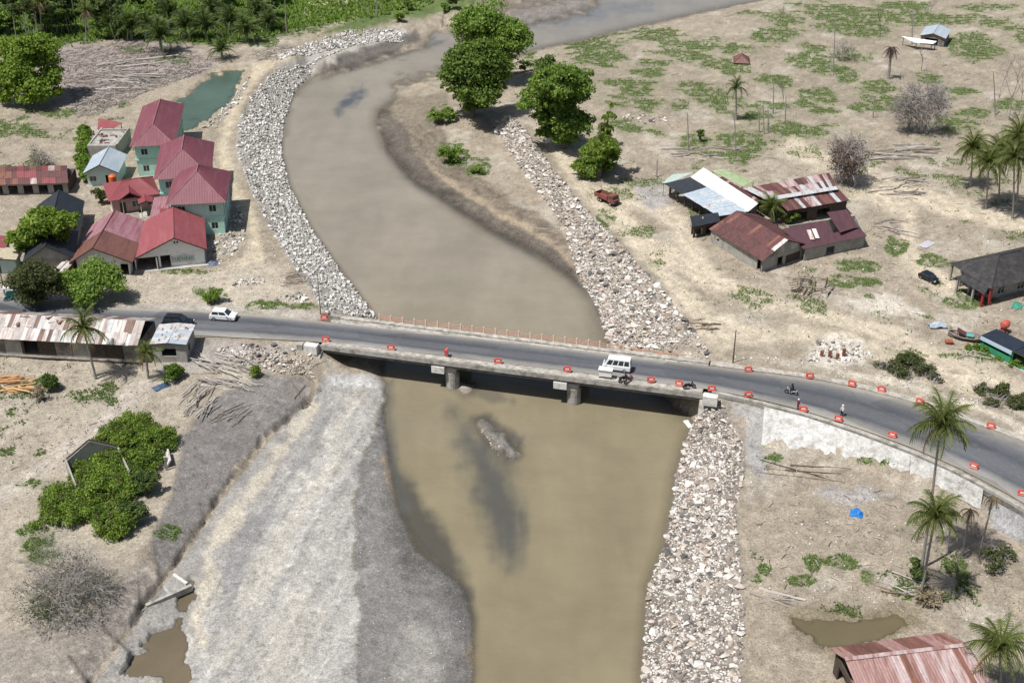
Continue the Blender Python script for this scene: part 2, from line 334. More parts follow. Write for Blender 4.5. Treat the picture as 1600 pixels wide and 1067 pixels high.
paint((0.50, 0.46, 0.40), zone([(1260,560),(1300,530),(1345,540),(1360,570),(1290,575)], 8, 14)); paint((0.50, 0.45, 0.37), zone([(1340,590),(1440,612),(1550,650),(1620,690),(1620,668),(1500,620),(1400,590),(1300,575)], 4, 5))
paint((0.46, 0.42, 0.36), zone([(1300,460),(1400,460),(1440,490),(1340,490)], 8, 14))
# upstream beach
paint((0.185, 0.155, 0.12), zone([(592,168),(640,156),(690,185),(700,240),(765,290),(835,332),(900,383),(920,425),(940,470),(935,490),(890,440),(780,380),(690,330),(600,245)], 5, 8)); lay = sstep(0.0, 0.12, np.sin((HZ-ZW)*26+N8*9)*0.5*1.0-0.1); paint((0.115, 0.098, 0.08), zone([(592,168),(640,156),(690,185),(700,240),(765,290),(835,332),(900,383),(920,425),(940,470),(935,490),(890,440),(780,380),(690,330),(600,245)], 5, 8)*lay*0.6); paint((0.31, 0.255, 0.19), zone([(665,255),(730,300),(800,345),(870,390),(860,398),(780,352),(700,305)], 4, 6))

bw = zone([(590,176),(608,160),(640,180),(640,235),(690,285),(760,330),(850,378),(905,420),(940,470),(940,500),(900,450),(850,410),(780,375),(700,326),(640,286),(600,240)], 5, 5)
paint((0.29, 0.235, 0.17), zone([(660,255),(720,290),(800,335),(890,400),(905,430),(850,395),(760,345),(690,300)], 8, 8)); paint((0.115, 0.10, 0.086), zone([(590,176),(600,166),(632,185),(645,235),(690,282),(775,336),(862,385),(908,430),(940,470),(940,500),(900,450),(850,410),(780,375),(700,326),(640,286),(600,240)], 3, 5)*0.9)
paint((0.20, 0.17, 0.13), zone([(600,168),(650,150),(700,142),(705,165),(660,190),(625,190)], 6, 8))
paint((0.125, 0.112, 0.10), zone([(495,108),(540,84),(650,52),(660,66),(560,112),(505,116)], 3, 3)); paint((0.20, 0.18, 0.165), zone([(770,55),(800,20),(900,-5),(930,15),(850,45)], 3, 4))
# downstream left: mud, gully, bar
paint((0.185, 0.172, 0.163), zone([(300,652),(350,612),(420,585),(488,592),(470,636),(400,690),(330,790),(250,905),(232,850),(262,790),(283,715)], 6, 9), .4)
paint((0.265, 0.235, 0.205), zone([(225,860),(250,905),(150,1067),(-400,1300),(-400,1000),(60,985),(150,955)], 10, 12))
paint((0.275, 0.262, 0.245), zone([(504,606),(515,622),(455,735),(390,838),(330,935),(255,1067),(145,1067),(256,912),(321,820),(380,735),(440,668)], 4, 6))
strk = sstep(-0.06, 0.12, fbm(GX*0.9+GY*0.2, GY*0.13-GX*0.05, 0.9, 3, 41)-0.5)
rag = bar*sstep(-3, 3, sdist(PU, PV, [(600,590),(596,640),(566,720),(552,800),(555,900),(558,1067),(558,1300),(200,1300),(300,560)], pad=80)+26*NW+9*N1)
paint((0.33, 0.318, 0.30), rag, .3); paint((0.255, 0.248, 0.238), rag*sstep(0.0, 0.16, rill+0.6*ril2)*0.7, .3); paint((0.405, 0.388, 0.36), rag*sstep(0.02, 0.16, -rill-0.6*ril2)*0.4, .3)
paint((0.42, 0.39, 0.335), rag*sstep(0.05, 0.2, fbm(fc, fa*0.3, 4, 4, 91)-0.5)*0.5, .4)
paint((0.215, 0.21, 0.208), zone([(520,640),(470,720),(415,800),(372,870),(352,950)], 6, 22, False, 10)*0.8, .4); paint((0.465, 0.42, 0.345), zone([(487,640),(430,720),(370,800),(322,865),(330,900),(305,960),(315,1000)], 8, 15, False, 9)*0.85, .6)
paint((0.188, 0.18, 0.172), zone([(598,596),(604,640),(608,720),(620,790),(652,858),(722,910),(742,960),(744,1300),(558,1300),(556,1067),(552,900),(548,800),(562,720),(594,640)], 3, 3)*(1-rag), .5)
paint((0.245, 0.205, 0.16), zone([(604,720),(618,790),(650,858),(718,910),(738,960),(738,1300)], 4, 7, False, 7)*sstep(-0.1, 0.1, N8)); paint((0.27, 0.255, 0.235), zone([(640,960),(690,1000),(700,1300),(620,1300),(610,1000)], 10, 12)*0.7)
paint((0.43, 0.425, 0.42), zone([(512,590),(590,588),(590,606),(512,604)], 5, 5)*0.8)
paint((0.13, 0.12, 0.105), zone([(770,690),(800,700),(812,735),(790,732)], 3, 5)); paint((0.20, 0.187, 0.168), zone([(745,668),(765,668),(800,715),(810,735),(785,730)], 3, 4)); paint((0.33, 0.30, 0.26), zone([(705,605),(735,612),(745,632),(715,622)], 3, 3))
# soil under the stone banks
paint((0.36, 0.335, 0.30), zone([(440,100),(372,190),(368,240),(420,355),(508,490),(585,497),(520,410),(452,290),(440,240),(462,140),(520,98),(640,58),(625,36),(500,72)], 4, 3))
paint((0.27, 0.235, 0.195), zone([(770,195),(795,183),(852,258),(962,382),(1062,497),(1104,548),(955,548),(938,490),(905,440),(880,350),(830,280)], 4, 4))
paint((0.235, 0.205, 0.175), zone([(1110,615),(1165,640),(1168,730),(1152,790),(1162,900),(1160,1300),(1000,1300),(1008,1000),(1040,850),(1058,740),(1086,655)], 4, 3))
paint((0.29, 0.28, 0.27), zone([(1130,625),(1195,640),(1190,700),(1200,740),(1180,745),(1165,720),(1170,660)], 4, 5))
paint((0.20, 0.17, 0.12), zone([(1215,945),(1290,945),(1420,945),(1450,970),(1380,1010),(1300,1030),(1270,1015),(1235,985)], 9, 12)); paint((0.30, 0.255, 0.19), zone([(250,175),(300,130),(350,98),(392,100),(392,130),(370,160),(335,192),(270,215)], 5, 6))
paint((0.15, 0.13, 0.11), np.where(crk > -100, 0.85*sstep(-4, 1, crk), 0))
# road verges: dust and broken asphalt
paint((0.34, 0.31, 0.275), zone([(-400,455),(0,455),(200,478),(400,484),(500,494)], 4, 4, False, 5)); paint((0.30, 0.275, 0.25), zone([(240,540),(330,534),(480,540),(480,552),(380,556),(300,580),(250,600)], 6, 6))
paint((0.38, 0.34, 0.29), zone([(230,600),(180,640),(120,690),(40,750),(-100,830)], 8, 6, False, 12))
# greenery
GR = np.zeros(GX.shape)
def grass(w): 
    global GR
    GR = np.maximum(GR, w)
g1 = fbm(GX*0.8, GY*0.75, 6, 4, 201)-0.5
FG = [(260,135,70,25),(310,180,40,15),(450,110,60,18),(500,165,80,14),(470,195,70,12),(590,140,110,28),(690,150,60,22),(560,185,60,16),(640,205,60,20),(690,220,60,14),(820,110,80,25),(860,60,90,25),(740,40,45,8),(400,290,70,40),(340,310,50,22),(350,260,60,14),(430,230,50,14),(430,320,45,20),(540,265,40,14),(600,285,50,16),(620,310,50,22),(660,330,70,25),(535,330,35,14),(1000,40,130,30),(1080,70,120,30),(1140,100,70,25),(940,150,60,25),(960,190,80,30),(1000,215,70,20),(1050,180,60,18),(1050,245,30,14),(830,250,60,18),(860,270,40,14),(940,290,60,20),(980,310,40,14),(920,325,50,12),(970,345,40,10),(1140,280,60,25),(1180,310,60,16),(1090,335,30,10),(1150,340,40,10),(1350,310,40,8),(1300,245,40,14),(1400,285,40,8),(870,410,100,25),(800,330,80,10),(1420,130,90,25),(1490,170,70,18),(1380,60,100,18),(1520,70,80,20),(1560,90,60,12),(1240,60,80,30),(1450,25,100,10),(700,440,60,25),(600,450,60,20),(380,410,60,14),(330,390,40,12),(760,360,60,12),(1380,385,50,20),(1450,350,50,15),(640,480,50,14),(1550,330,60,12),(1230,20,80,10),(1700,120,120,30),(1680,60,120,20)]
for (x, y, rx, ry) in FG:
    q = np.hypot((PU-800-x/2)/(rx/2), (PV-y/2)/(ry/2)); grass(sstep(1.75, 0.9, q+2.4*g1+1.6*NW+0.8*N1)*0.38); grass(sstep(1.3, 0.75, q+2.2*g1+1.3*NW+0.7*N1)*0.9)
g2 = fbm(GX, GY, 4.5, 4, 301)-0.5
F2 = zone([(900,330),(1000,250),(1250,230),(1900,150),(1900,620),(1500,600),(1300,520),(1100,470)], 25, 10)
grass(F2*sstep(0.13, 0.22, g2)*0.55)
F3 = zone([(-400,560),(220,570),(250,640),(60,740),(-400,900)], 15, 10); grass(F3*sstep(0.15, 0.22, g2)*0.7)
F4 = zone([(1170,720),(1560,800),(1620,1000),(1440,990),(1180,960)], 15, 10); grass(F4*sstep(0.13, 0.22, g2)*0.6)
F5 = zone([(-400,150),(240,150),(200,330),(-400,340)], 15, 10); grass(F5*sstep(0.12, 0.2, g2)*0.6)
for e in ((710,238,26,20),(745,263,20,12),(690,180,26,14),(925,90,50,18),(870,110,60,16),(945,345,16,14),(30,200,48,12),(95,178,28,9),(330,462,32,13),(440,478,60,8),(270,95,34,9),(205,78,18,7),(1555,545,50,26),(1520,470,40,14),(1320,440,40,10),(1340,415,30,10),(1250,905,26,8),(1195,890,14,14),(1320,880,26,14),(1355,905,14,14),(1180,905,16,10),(1270,880,12,10),(260,830,22,12),(110,760,70,12),(60,850,30,30),(1400,385,20,14),(1460,410,40,12),(820,85,20,6),(300,425,45,4),(1165,230,40,20),(450,30,60,26),(400,62,34,10),(1120,360,20,10),(1205,715,18,6),(1385,720,40,6)):
    q = np.hypot((PU-e[0])/e[2], (PV-e[1])/e[3]); grass(sstep(1.1, 0.75, q+1.6*NW+0.8*N8)*0.95)
GR *= np.clip(1-1.6*np.maximum(0, -N1*3), 0.25, 1)
GR = np.where(HZ < ZW+0.1, 0, GR)
paint((0.105, 0.148, 0.056), GR*0.95)
pebl = (bar+mudface)*sstep(0.2, 0.28, np.abs(NF)+0.3*N1); G *= (1+0.22*pebl*np.sign(NF))[..., None]
G = np.clip(G, 0.02, 0.8)
wet = np.clip(1-(HZ-ZW)/0.35, 0, 1)*(HZ > ZW-0.2); G *= (1-0.45*wet*(HZ < ZW+0.35))[..., None]
nr, nc = GX.shape
idx = np.arange(nr*nc).reshape(nr, nc)
GF = np.stack([idx[1:, :-1].ravel(), idx[1:, 1:].ravel(), idx[:-1, 1:].ravel(), idx[:-1, :-1].ravel()], 1)
GV = np.stack([GX.ravel(), GY.ravel(), HZ.ravel()], 1)
m, nt, N, L, p = nodes('earth'); a = N.new('ShaderNodeVertexColor'); a.layer_name = 'Col'; tc = N.new('ShaderNodeTexCoord').outputs['Object']
c = a.outputs[0]
for sc, lo, hi in ((0.4, 0.88, 1.12), (2.2, 0.82, 1.18), (5.5, 0.68, 1.32)):
    c = mixc(N, L, 1.0, c, ramp(N, L, noise(N, L, sc, 6, 0.72, tc).outputs[0], [(0.36, lo), (0.64, hi)]).outputs[0], 'MULTIPLY')
spk = ramp(N, L, noise(N, L, 3.4, 2, 0.7, tc).outputs[0], [(0.66, 0.0), (0.72, 1.0)]).outputs[0]; c = mixc(N, L, mixc(N, L, 1.0, spk, (0.45,)*3, 'MULTIPLY'), c, (0.16, 0.135, 0.105))
spk2 = ramp(N, L, noise(N, L, 4.3, 2, 0.7, tc).outputs[0], [(0.30, 1.0), (0.36, 0.0)]).outputs[0]; c = mixc(N, L, mixc(N, L, 1.0, spk2, (0.4,)*3, 'MULTIPLY'), c, (0.55, 0.51, 0.45))
L.new(c, p.inputs['Base Color']); p.inputs['Roughness'].default_value = 0.95; p.inputs['Specular IOR Level'].default_value = 0.1
bump(N, L, noise(N, L, 3.0, 8, 0.75, tc).outputs[0], p, 0.8, 0.16)
EARTH = m
ground = link('ground', npmesh('ground', GV, GF, EARTH, True, G.reshape(-1, 3))); tag(ground, 'bare sandy flood plain with mud, gravel bars and thin grass', kind='structure')
BV = BVHTree.FromPolygons([tuple(v) for v in GV[::1].tolist()], GF.tolist()) if False else None
def gz(x, y):
    """height of the finished ground (grid lookup)"""
    i = np.interp(y, ys[::-1], np.arange(nr)[::-1]); i0 = int(min(max(i, 0), nr-2)); f = i-i0
    d = dep[i0]*(1-f)+dep[i0+1]*f; j = np.interp(x/d*FPX+800, us_, np.arange(nc)); j0 = int(min(max(j, 0), nc-2)); g = j-j0
    return float((HZ[i0, j0]*(1-g)+HZ[i0, j0+1]*g)*(1-f)+(HZ[i0+1, j0]*(1-g)+HZ[i0+1, j0+1]*g)*f)
def on(u, v, dz=0.0):
    """the point of the ground seen at a photo pixel"""
    z = -1.0
    for _ in range(8):
        P = at(u, v, z); z = 0.5*z+0.5*gz(P.x, P.y)
    P = at(u, v, z); P.z = gz(P.x, P.y)+dz; return P

# ---------------- water
m, nt, N, L, p = nodes('river_water'); a = N.new('ShaderNodeVertexColor'); a.layer_name = 'Col'; tc = N.new('ShaderNodeTexCoord').outputs['Object']
c = mixc(N, L, 1.0, a.outputs[0], ramp(N, L, noise(N, L, 0.12, 4, 0.6, tc).outputs[0], [(0.3, 0.9), (0.7, 1.1)]).outputs[0], 'MULTIPLY')
L.new(c, p.inputs['Base Color']); p.inputs['Roughness'].default_value = 0.17; p.inputs['Specular IOR Level'].default_value = 0.5; p.inputs['IOR'].default_value = 1.33
mp = N.new('ShaderNodeMapping'); mp.inputs['Scale'].default_value = (0.55, 1.5, 1); mp.inputs['Rotation'].default_value = (0, 0, R(8)); L.new(tc, mp.inputs[0])
bump(N, L, noise(N, L, 1.3, 3, 0.55, mp.outputs[0]).outputs[0], p, 0.55, 0.09)
tr = N.new('ShaderNodeBsdfTransparent'); mx = N.new('ShaderNodeMixShader'); L.new(a.outputs[1], mx.inputs[0]); L.new(tr.outputs[0], mx.inputs[1]); L.new(p.outputs[0], mx.inputs[2]); L.new(mx.outputs[0], N['Material Output'].inputs[0])
WATER = m
def water_sheet(name, z, mask, colr, k, label, alpha0=0.15):
    """sheet at level z over the grid cells of mask; thinner over shallows"""
    X = GX; Y = GY
    cell = mask[1:, :-1] | mask[1:, 1:] | mask[:-1, 1:] | mask[:-1, :-1]
    f = GF[cell.ravel()]; used = np.unique(f); mp_ = np.full(nr*nc, -1); mp_[used] = np.arange(len(used))
    V = np.stack([X.ravel()[used], Y.ravel()[used], np.full(len(used), z)], 1)
    al = np.clip(alpha0+1-np.exp(-np.maximum(0, z-HZ.ravel()[used])*k), 0, 1)
    cc = np.concatenate([colr.reshape(-1, 3)[used], al[:, None]], 1)
    o = link(name, npmesh(name, V, mp_[f], WATER, True, cc)); return tag(o, label, kind='structure')
WC = np.ones(GX.shape+(3,))*col((0.205, 0.175, 0.112))
t = sstep(760, 380, PV)[..., None]; WC = WC*(1-t)+col((0.232, 0.205, 0.163))*t
t = sstep(140, 20, PV)[..., None]; WC = WC*(1-t)+col((0.22, 0.203, 0.18))*t
def wp(c, w):
    global WC
    WC = WC*(1-w[..., None])+col(c)*w[..., None]
FLW = fbm(GX+N20*6, GY*0.12+GX*0.05, 1.6, 4, 401)-0.5
WC *= (1+0.10*FLW+0.16*(fbm(GX+N20*8, GY*0.2, 7, 3, 411)-0.5))[..., None]
wz = lambda pl, f, w: sstep(-f, f, sdist(PU, PV, pl, pad=80)+w*2*NW+w*N8+min(40, w*2.6)*FLW)
wp((0.055, 0.065, 0.08), wz([(518,184),(530,190),(572,152),(565,145),(545,155)], 7, 6)*0.85)
wp((0.06, 0.062, 0.06), wz([(705,650),(745,690),(800,760),(822,830),(812,880),(795,905),(768,850),(740,780),(722,720)], 26, 14)*0.85)
wp((0.062, 0.058, 0.05), wz([(603,690),(625,735),(668,800),(704,850),(728,905),(742,960),(738,1010),(712,918),(650,866),(612,795)], 14, 9)*0.9)
wp((0.07, 0.068, 0.065), wz([(735,665),(760,660),(818,700),(815,735),(790,735),(755,700)], 8, 8)*0.7)
wp((0.085, 0.08, 0.07), wz([(700,608),(735,600),(800,640),(775,645),(735,630)], 8, 8)*0.6); wp((0.085, 0.09, 0.085), wz([(600,600),(612,600),(620,740),(640,800),(618,800),(606,720)], 8, 6)*0.6)
wp((0.10, 0.10, 0.105), wz([(500,106),(560,112),(650,80),(680,62),(650,72),(560,104)], 6, 5)*0.8); wp((0.09, 0.09, 0.095), wz([(655,82),(690,74),(700,66),(680,70)], 4, 3)*0.7)
wp((0.14, 0.145, 0.155), wz([(840,40),(900,20),(960,8),(1020,15),(960,30),(880,45)], 8, 8)*0.7); wp((0.10, 0.095, 0.085), wz([(600,235),(640,285),(780,372),(900,445),(935,470),(900,435),(780,360),(640,270)], 7, 4)*0.6)
rv = (HZ < ZW+0.15) & (GY > 60) & (GY < 700) & (np.abs(GX) < 350) & (GZ is None)
inriv = sdist(PU, PV, [(1600,-110),(1200,10),(1010,52),(840,92),(700,140),(630,165),(600,185),(612,235),(705,312),(855,395),(945,462),(965,540),(1095,620),(1100,655),(1085,690),(1065,800),(1055,850),(1025,920),(1020,1310),(725,1310),(725,960),(700,915),(630,860),(600,790),(585,590),(590,540),(575,497),(510,410),(440,290),(425,240),(430,190),(450,135),(490,92),(560,65),(700,25),(860,-22),(1100,-75),(1300,-108)], pad=60) > -14
water_sheet('river', ZW, rv & inriv, WC, 4.5, 'silty brown river flowing under the bridge')
def pond(name, key, c, label, k=5):
    zl, pl = PONDS[key]; d = sdist(PU, PV, pl)
    water_sheet(name, zl, (d > -12) & (HZ < zl+0.1), np.ones(GX.shape+(3,))*col(c)*(1+0.4*N8)[..., None], k, label)
pond('pond', 'pond', (0.07, 0.108, 0.082), 'still teal pond behind the red-roofed houses', 4)
pond('puddle', 'puddle_field', (0.12, 0.10, 0.058), 'shallow brown pool beside the rusty pink roof', 5)
pond('puddle', 'puddle_gully', (0.13, 0.105, 0.07), 'muddy puddles at the foot of the torn bank', 9)
# ================================================================ ROAD, BRIDGE, BANKS
M_ASPH = None
m, nt, N, L, p = nodes('asphalt'); tc = N.new('ShaderNodeTexCoord'); uv = tc.outputs['UV']; ob = tc.outputs['Object']
sx = N.new('ShaderNodeSeparateXYZ'); L.new(uv, sx.inputs[0])
nz = noise(N, L, 0.35, 5, 0.6, ob); n2 = noise(N, L, 5.0, 4, 0.6, ob)
ad = N.new('ShaderNodeMath'); ad.operation = 'MULTIPLY_ADD'; L.new(nz.outputs[0], ad.inputs[0]); ad.inputs[1].default_value = 0.10; L.new(sx.outputs[1], ad.inputs[2])
base = ramp(N, L, ad.outputs[0], [(0.06, (0.25, 0.235, 0.21)), (0.20, (0.19, 0.185, 0.178)), (0.30, (0.075, 0.08, 0.091)), (0.42, (0.105, 0.109, 0.119)), (0.56, (0.10, 0.104, 0.114)), (0.68, (0.066, 0.072, 0.084)), (0.82, (0.105, 0.108, 0.116)), (0.93, (0.16, 0.155, 0.15)), (1.0, (0.25, 0.232, 0.205))]).outputs[0]
mp = N.new('ShaderNodeMapping'); mp.inputs['Scale'].default_value = (0.5, 40, 1); L.new(uv, mp.inputs[0])
st = noise(N, L, 1.6, 5, 0.6, mp.outputs[0])
base = mixc(N, L, 1.0, base, ramp(N, L, st.outputs[0], [(0.3, 0.86), (0.7, 1.14)]).outputs[0], 'MULTIPLY'); base = mixc(N, L, 1.0, base, ramp(N, L, n2.outputs[0], [(0.3, 0.9), (0.7, 1.1)]).outputs[0], 'MULTIPLY')
mpp = N.new('ShaderNodeMapping'); mpp.inputs['Scale'].default_value = (0.035, 1.2, 1); L.new(uv, mpp.inputs[0]); pt = N.new('ShaderNodeTexVoronoi'); pt.inputs['Scale'].default_value = 3.0; L.new(mpp.outputs[0], pt.inputs['Vector']); sp = N.new('ShaderNodeSeparateXYZ'); L.new(pt.outputs['Color'], sp.inputs[0])
base = mixc(N, L, 1.0, base, ramp(N, L, sp.outputs[0], [(0.0, 0.80), (0.5, 1.0), (1.0, 1.22)]).outputs[0], 'MULTIPLY')
dv = noise(N, L, 0.9, 7, 0.7, ob); base = mixc(N, L, ramp(N, L, dv.outputs[0], [(0.58, 0.0), (0.74, 0.32)]).outputs[0], base, (0.24, 0.225, 0.20))
L.new(base, p.inputs['Base Color']); p.inputs['Roughness'].default_value = 0.85; p.inputs['Specular IOR Level'].default_value = 0.25; bump(N, L, n2.outputs[0], p, 0.2, 0.02)
M_ASPH = m
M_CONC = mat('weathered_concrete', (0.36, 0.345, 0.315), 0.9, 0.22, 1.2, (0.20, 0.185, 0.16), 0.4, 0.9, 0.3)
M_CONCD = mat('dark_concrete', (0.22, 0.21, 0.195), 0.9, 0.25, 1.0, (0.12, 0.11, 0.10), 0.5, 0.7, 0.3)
M_WHITE = mat('whitewashed_concrete', (0.62, 0.61, 0.58), 0.85, 0.1, 2.0, (0.40, 0.375, 0.33), 0.35, 1.5)
M_DUST = mat('dusty_concrete', (0.42, 0.39, 0.345), 0.95, 0.25, 2.2, (0.27, 0.245, 0.215), 0.55, 1.2, 0.4)
M_ORNG = mat('orange_rail_paint', (0.50, 0.20, 0.13), 0.7, 0.25, 3.0, (0.42, 0.33, 0.27), 0.4, 2.0)
M_PALEP = mat('pale_post_paint', (0.62, 0.50, 0.43), 0.75, 0.15, 3.0)
FAR = [(-420,452),(-200,458),(0,463),(100,476),(200,482),(300,484),(400,491),(500,502),(590,512),(700,523.5),(800,535.5),(900,547),(1000,559),(1100,571),(1180,581),(1260,591),(1340,606),(1420,627),(1500,654),(1600,690),(1700,735),(1850,820)]
NEAR = [(-420,500),(-200,505),(0,509),(100,515),(200,520),(300,524),(400,529),(500,534),(590,543.5),(700,557),(800,569),(900,581),(1000,594),(1100,606),(1180,622),(1260,642),(1340,668),(1420,697),(1500,731),(1600,785),(1700,850),(1850,960)]
def resample(pl, z, n):
    P = [at(u, v, z) for u, v in pl]; d = [0.0]
    for a, b in zip(P[:-1], P[1:]): d.append(d[-1]+(b-a).length)
    t = np.linspace(0, d[-1], n); A = np.array(P)
    return np.stack([np.interp(t, d, A[:, k]) for k in range(3)], 1)
def smooth_line(A, it=6):
    for _ in range(it): A[1:-1] = 0.25*A[:-2]+0.5*A[1:-1]+0.25*A[2:]
    return A
NRD = 160
rf = smooth_line(resample(FAR, 0.02, NRD)); rn = smooth_line(resample(NEAR, 0.02, NRD))
KW = 13; V = np.array([rn[i]*(1-k/(KW-1))+rf[i]*k/(KW-1)+np.array([0, 0, 0.06*(1-(2*k/(KW-1)-1)**2)]) for i in range(NRD) for k in range(KW)])
F = np.array([[i*KW+k, (i+1)*KW+k, (i+1)*KW+k+1, i*KW+k+1] for i in range(NRD-1) for k in range(KW-1)])
me = npmesh('road', V, F, M_ASPH, True); ul = me.uv_layers.new(name='UVMap')
li = F.ravel(); ul.data.foreach_set('uv', np.stack([(li//KW)*1.6, (li % KW)/(KW-1)], 1).astype(np.float32).ravel())
road = link('road', me); tag(road, 'dusty two-lane asphalt road crossing the bridge', kind='structure')
# concrete edge strip of the right approach, near side and far side (dusty verge slabs)
def strip(name, pl, z, w0, w1, th, m_, label):
    A = smooth_line(resample(pl, z, 60)); mb = MB()
    for i in range(59):
        a, b = Vector(A[i]), Vector(A[i+1]); t = (b-a).normalized(); n = Vector((t.y, -t.x, 0))
        q = [a+n*w0, b+n*w0, b+n*w1, a+n*w1]; lo = [x-Vector((0, 0, th)) for x in q]
        mb.add(q+lo, [(0, 3, 2, 1), (3, 7, 6, 2), (0, 1, 5, 4)])
    o = mb.build(name, m_); return tag(o, label, kind='structure')
strip('road_kerb', [(1114,609),(1180,624),(1260,644.5),(1340,670.5),(1420,700),(1500,735),(1600,790),(1700,855)], 0.10, 0.0, 0.55, 0.6, M_CONC, 'grey concrete kerb along the near edge of the right approach')
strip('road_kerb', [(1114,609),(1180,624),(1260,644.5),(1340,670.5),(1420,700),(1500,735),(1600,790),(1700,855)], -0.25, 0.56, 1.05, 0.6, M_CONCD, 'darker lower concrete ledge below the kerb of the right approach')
strip('road_kerb', [(1110,570),(1180,579),(1260,589),(1340,604),(1420,625),(1500,652),(1600,688),(1700,733)], 0.07, -1.0, 0.0, 0.4, M_DUST, 'pale dusty kerb along the far edge of the right approach')

# ---------------- bridge
A1, A2 = at(501, 539.5, 0.1), at(1097, 615.5, 0.1)
ex = (A2-A1); LB = ex.length; ang = math.atan2(ex.y, ex.x)
bq = at(800, 525, 0.1)-A1; WB = bq.dot(Vector((-math.sin(ang), math.cos(ang), 0)))
BR = empty('road_bridge', (A1.x, A1.y, 0), ang, 'concrete road bridge on two piers across the brown river', 'bridge')
BI = Matrix.Translation(BR.location) @ Matrix.Rotation(ang, 4, 'Z')
MB().box(0, LB, 0.06, WB-0.06, -0.36, -0.03).build('deck_slab', M_CONC, BR)
MB().box(-0.3, LB+0.3, 0, 0.16, -0.62, 0.10).build('edge_beam', M_CONC, BR); MB().box(-0.3, LB+0.3, WB-0.16, WB, -0.62, 0.10).build('edge_beam', M_CONC, BR)
random.seed(3)
def rough_walk(y0, y1, z, n, name):
    mb = MB(); xs = [LB*i/n for i in range(n+1)]; ysb = [y0, (y0*2+y1)/3, (y0+2*y1)/3, y1]
    g = [[(x, y+random.uniform(-.05, .05)*(0 < j < 3), z+random.uniform(-.03, .05)) for j, y in enumerate(ysb)] for x in xs]
    for i in range(n):
        for j in range(3): mb.quad(g[i][j], g[i+1][j], g[i+1][j+1], g[i][j+1])
    mb.box(0, LB, y0+.02, y1-.02, -0.028, z-0.06)
    return mb.build(name, M_DUST, BR)
rough_walk(0.17, 1.05, 0.13, 130, 'footpath'); rough_walk(WB-1.05, WB-0.17, 0.14, 130, 'footpath')
for k in range(5):
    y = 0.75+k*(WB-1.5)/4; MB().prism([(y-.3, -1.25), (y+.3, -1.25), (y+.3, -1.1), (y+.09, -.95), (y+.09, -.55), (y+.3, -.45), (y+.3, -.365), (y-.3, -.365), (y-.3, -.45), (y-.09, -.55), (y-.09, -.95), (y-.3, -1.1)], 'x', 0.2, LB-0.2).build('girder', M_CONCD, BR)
def wx(u, v, z): return (BI.inverted() @ at(u, v, z)).x
for (u, v) in ((709, 560), (899, 585)):
    x = wx(u, v, -0.6); P = empty('pier', (x, 0, 0)); P.parent = BR
    MB().box(-.75, .75, 0.55, WB-0.45, -2.05, -1.26).build('cap_beam', M_CONC, P)
    for y in (1.3, WB-1.3): MB().tube([(0, y, -7), (0, y, -2.06)], 0.95, 20).build('column', M_CONC, P)
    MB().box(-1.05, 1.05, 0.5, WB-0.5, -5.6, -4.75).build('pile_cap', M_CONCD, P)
    b = MB().box(-2.6, -0.78, -0.1, 0.9, -1.95, -0.95); b.build('bearing_block', M_WHITE, P)
# abutments
for nm, x0, s in (('l', 0, -1), ('r', LB, 1)):
    Ab = empty('abutment', (x0, 0, 0)); Ab.parent = BR
    q = sorted((s*0.0, s*1.6)); MB().box(q[0], q[1], 0.3, WB-0.3, -7, -0.64).build('breast_wall', M_CONC, Ab)
    q = sorted((s*0.15, s*2.0)); MB().box(q[0], q[1], -0.55, 0.27, -7, -0.05 if s < 0 else -0.3).build('wing_wall', M_CONC, Ab)
    MB().box(q[0], q[1], WB-0.27, WB+.4, -7, -0.1).build('wing_wall', M_CONC, Ab)
    xx = s*1.15; MB().box(xx-.95, xx+.95, -1.15, -0.05, -0.9, 0.42).build('end_post', M_WHITE, Ab)
    if s < 0: MB().box(xx-2.1, xx-1.3, -0.9, 0.05, -0.9, 0.25).build('end_post', M_CONC, Ab)
    MB().prism([(.25, -.66), (-.9, -.95), (-2.7, -2.9), (-2.7, -7), (.25, -7)] if s < 0 else [(-.6, -1.2), (.25, -.7), (.25, -7), (-1.3, -7), (-1.3, -2.4)], 'x', *sorted((s*-0.25, s*0.5))).build('wing_toe', M_CONC, Ab)
# far railing: pale posts and two orange pipes, the right end torn down
px_ = [590+18.2*i for i in range(27)]
xs_ = [wx(u, 497+(u-569)*0.121+5, 0.1) for u in px_]
yr = WB-0.10; cut = 21
RL = empty('railing', (0, 0, 0)); RL.parent = BR
for i, x in enumerate(xs_):
    if i <= cut:
        tl = random.uniform(-.03, .03); MB().prism([(x-.1, 0.1), (x+.1, 0.1), (x+.1+tl, 1.05), (x+tl, 1.12), (x-.1+tl, 1.05)], 'y', yr-.09, yr+.09).build('post', M_PALEP, RL)
for zz_ in (0.42, 0.78):
    for i in range(cut):
        if random.random() < 0.06: continue
        s0, s1 = random.uniform(-.05, .05), random.uniform(-.05, .05)
        MB().tube([(xs_[i]-.1, yr, zz_+s0*.6), ((xs_[i]+xs_[i+1])/2, yr, zz_+(s0+s1)*.5-.03), (xs_[i+1]+.1, yr, zz_+s1*.6)], 0.055, 6).build('rail', M_ORNG, RL)
for i in range(cut, 26):                       # bent rails fallen along the edge
    x = xs_[i]; 
    MB().tube([(x-.4, yr+.1, .45-(i-cut)*.06), (x+.8, yr+.35+random.uniform(-.2, .3), .18), (x+2.2, yr+.6+random.uniform(-.2, .5), .1)], 0.055, 6).build('bent_rail', M_ORNG, RL)
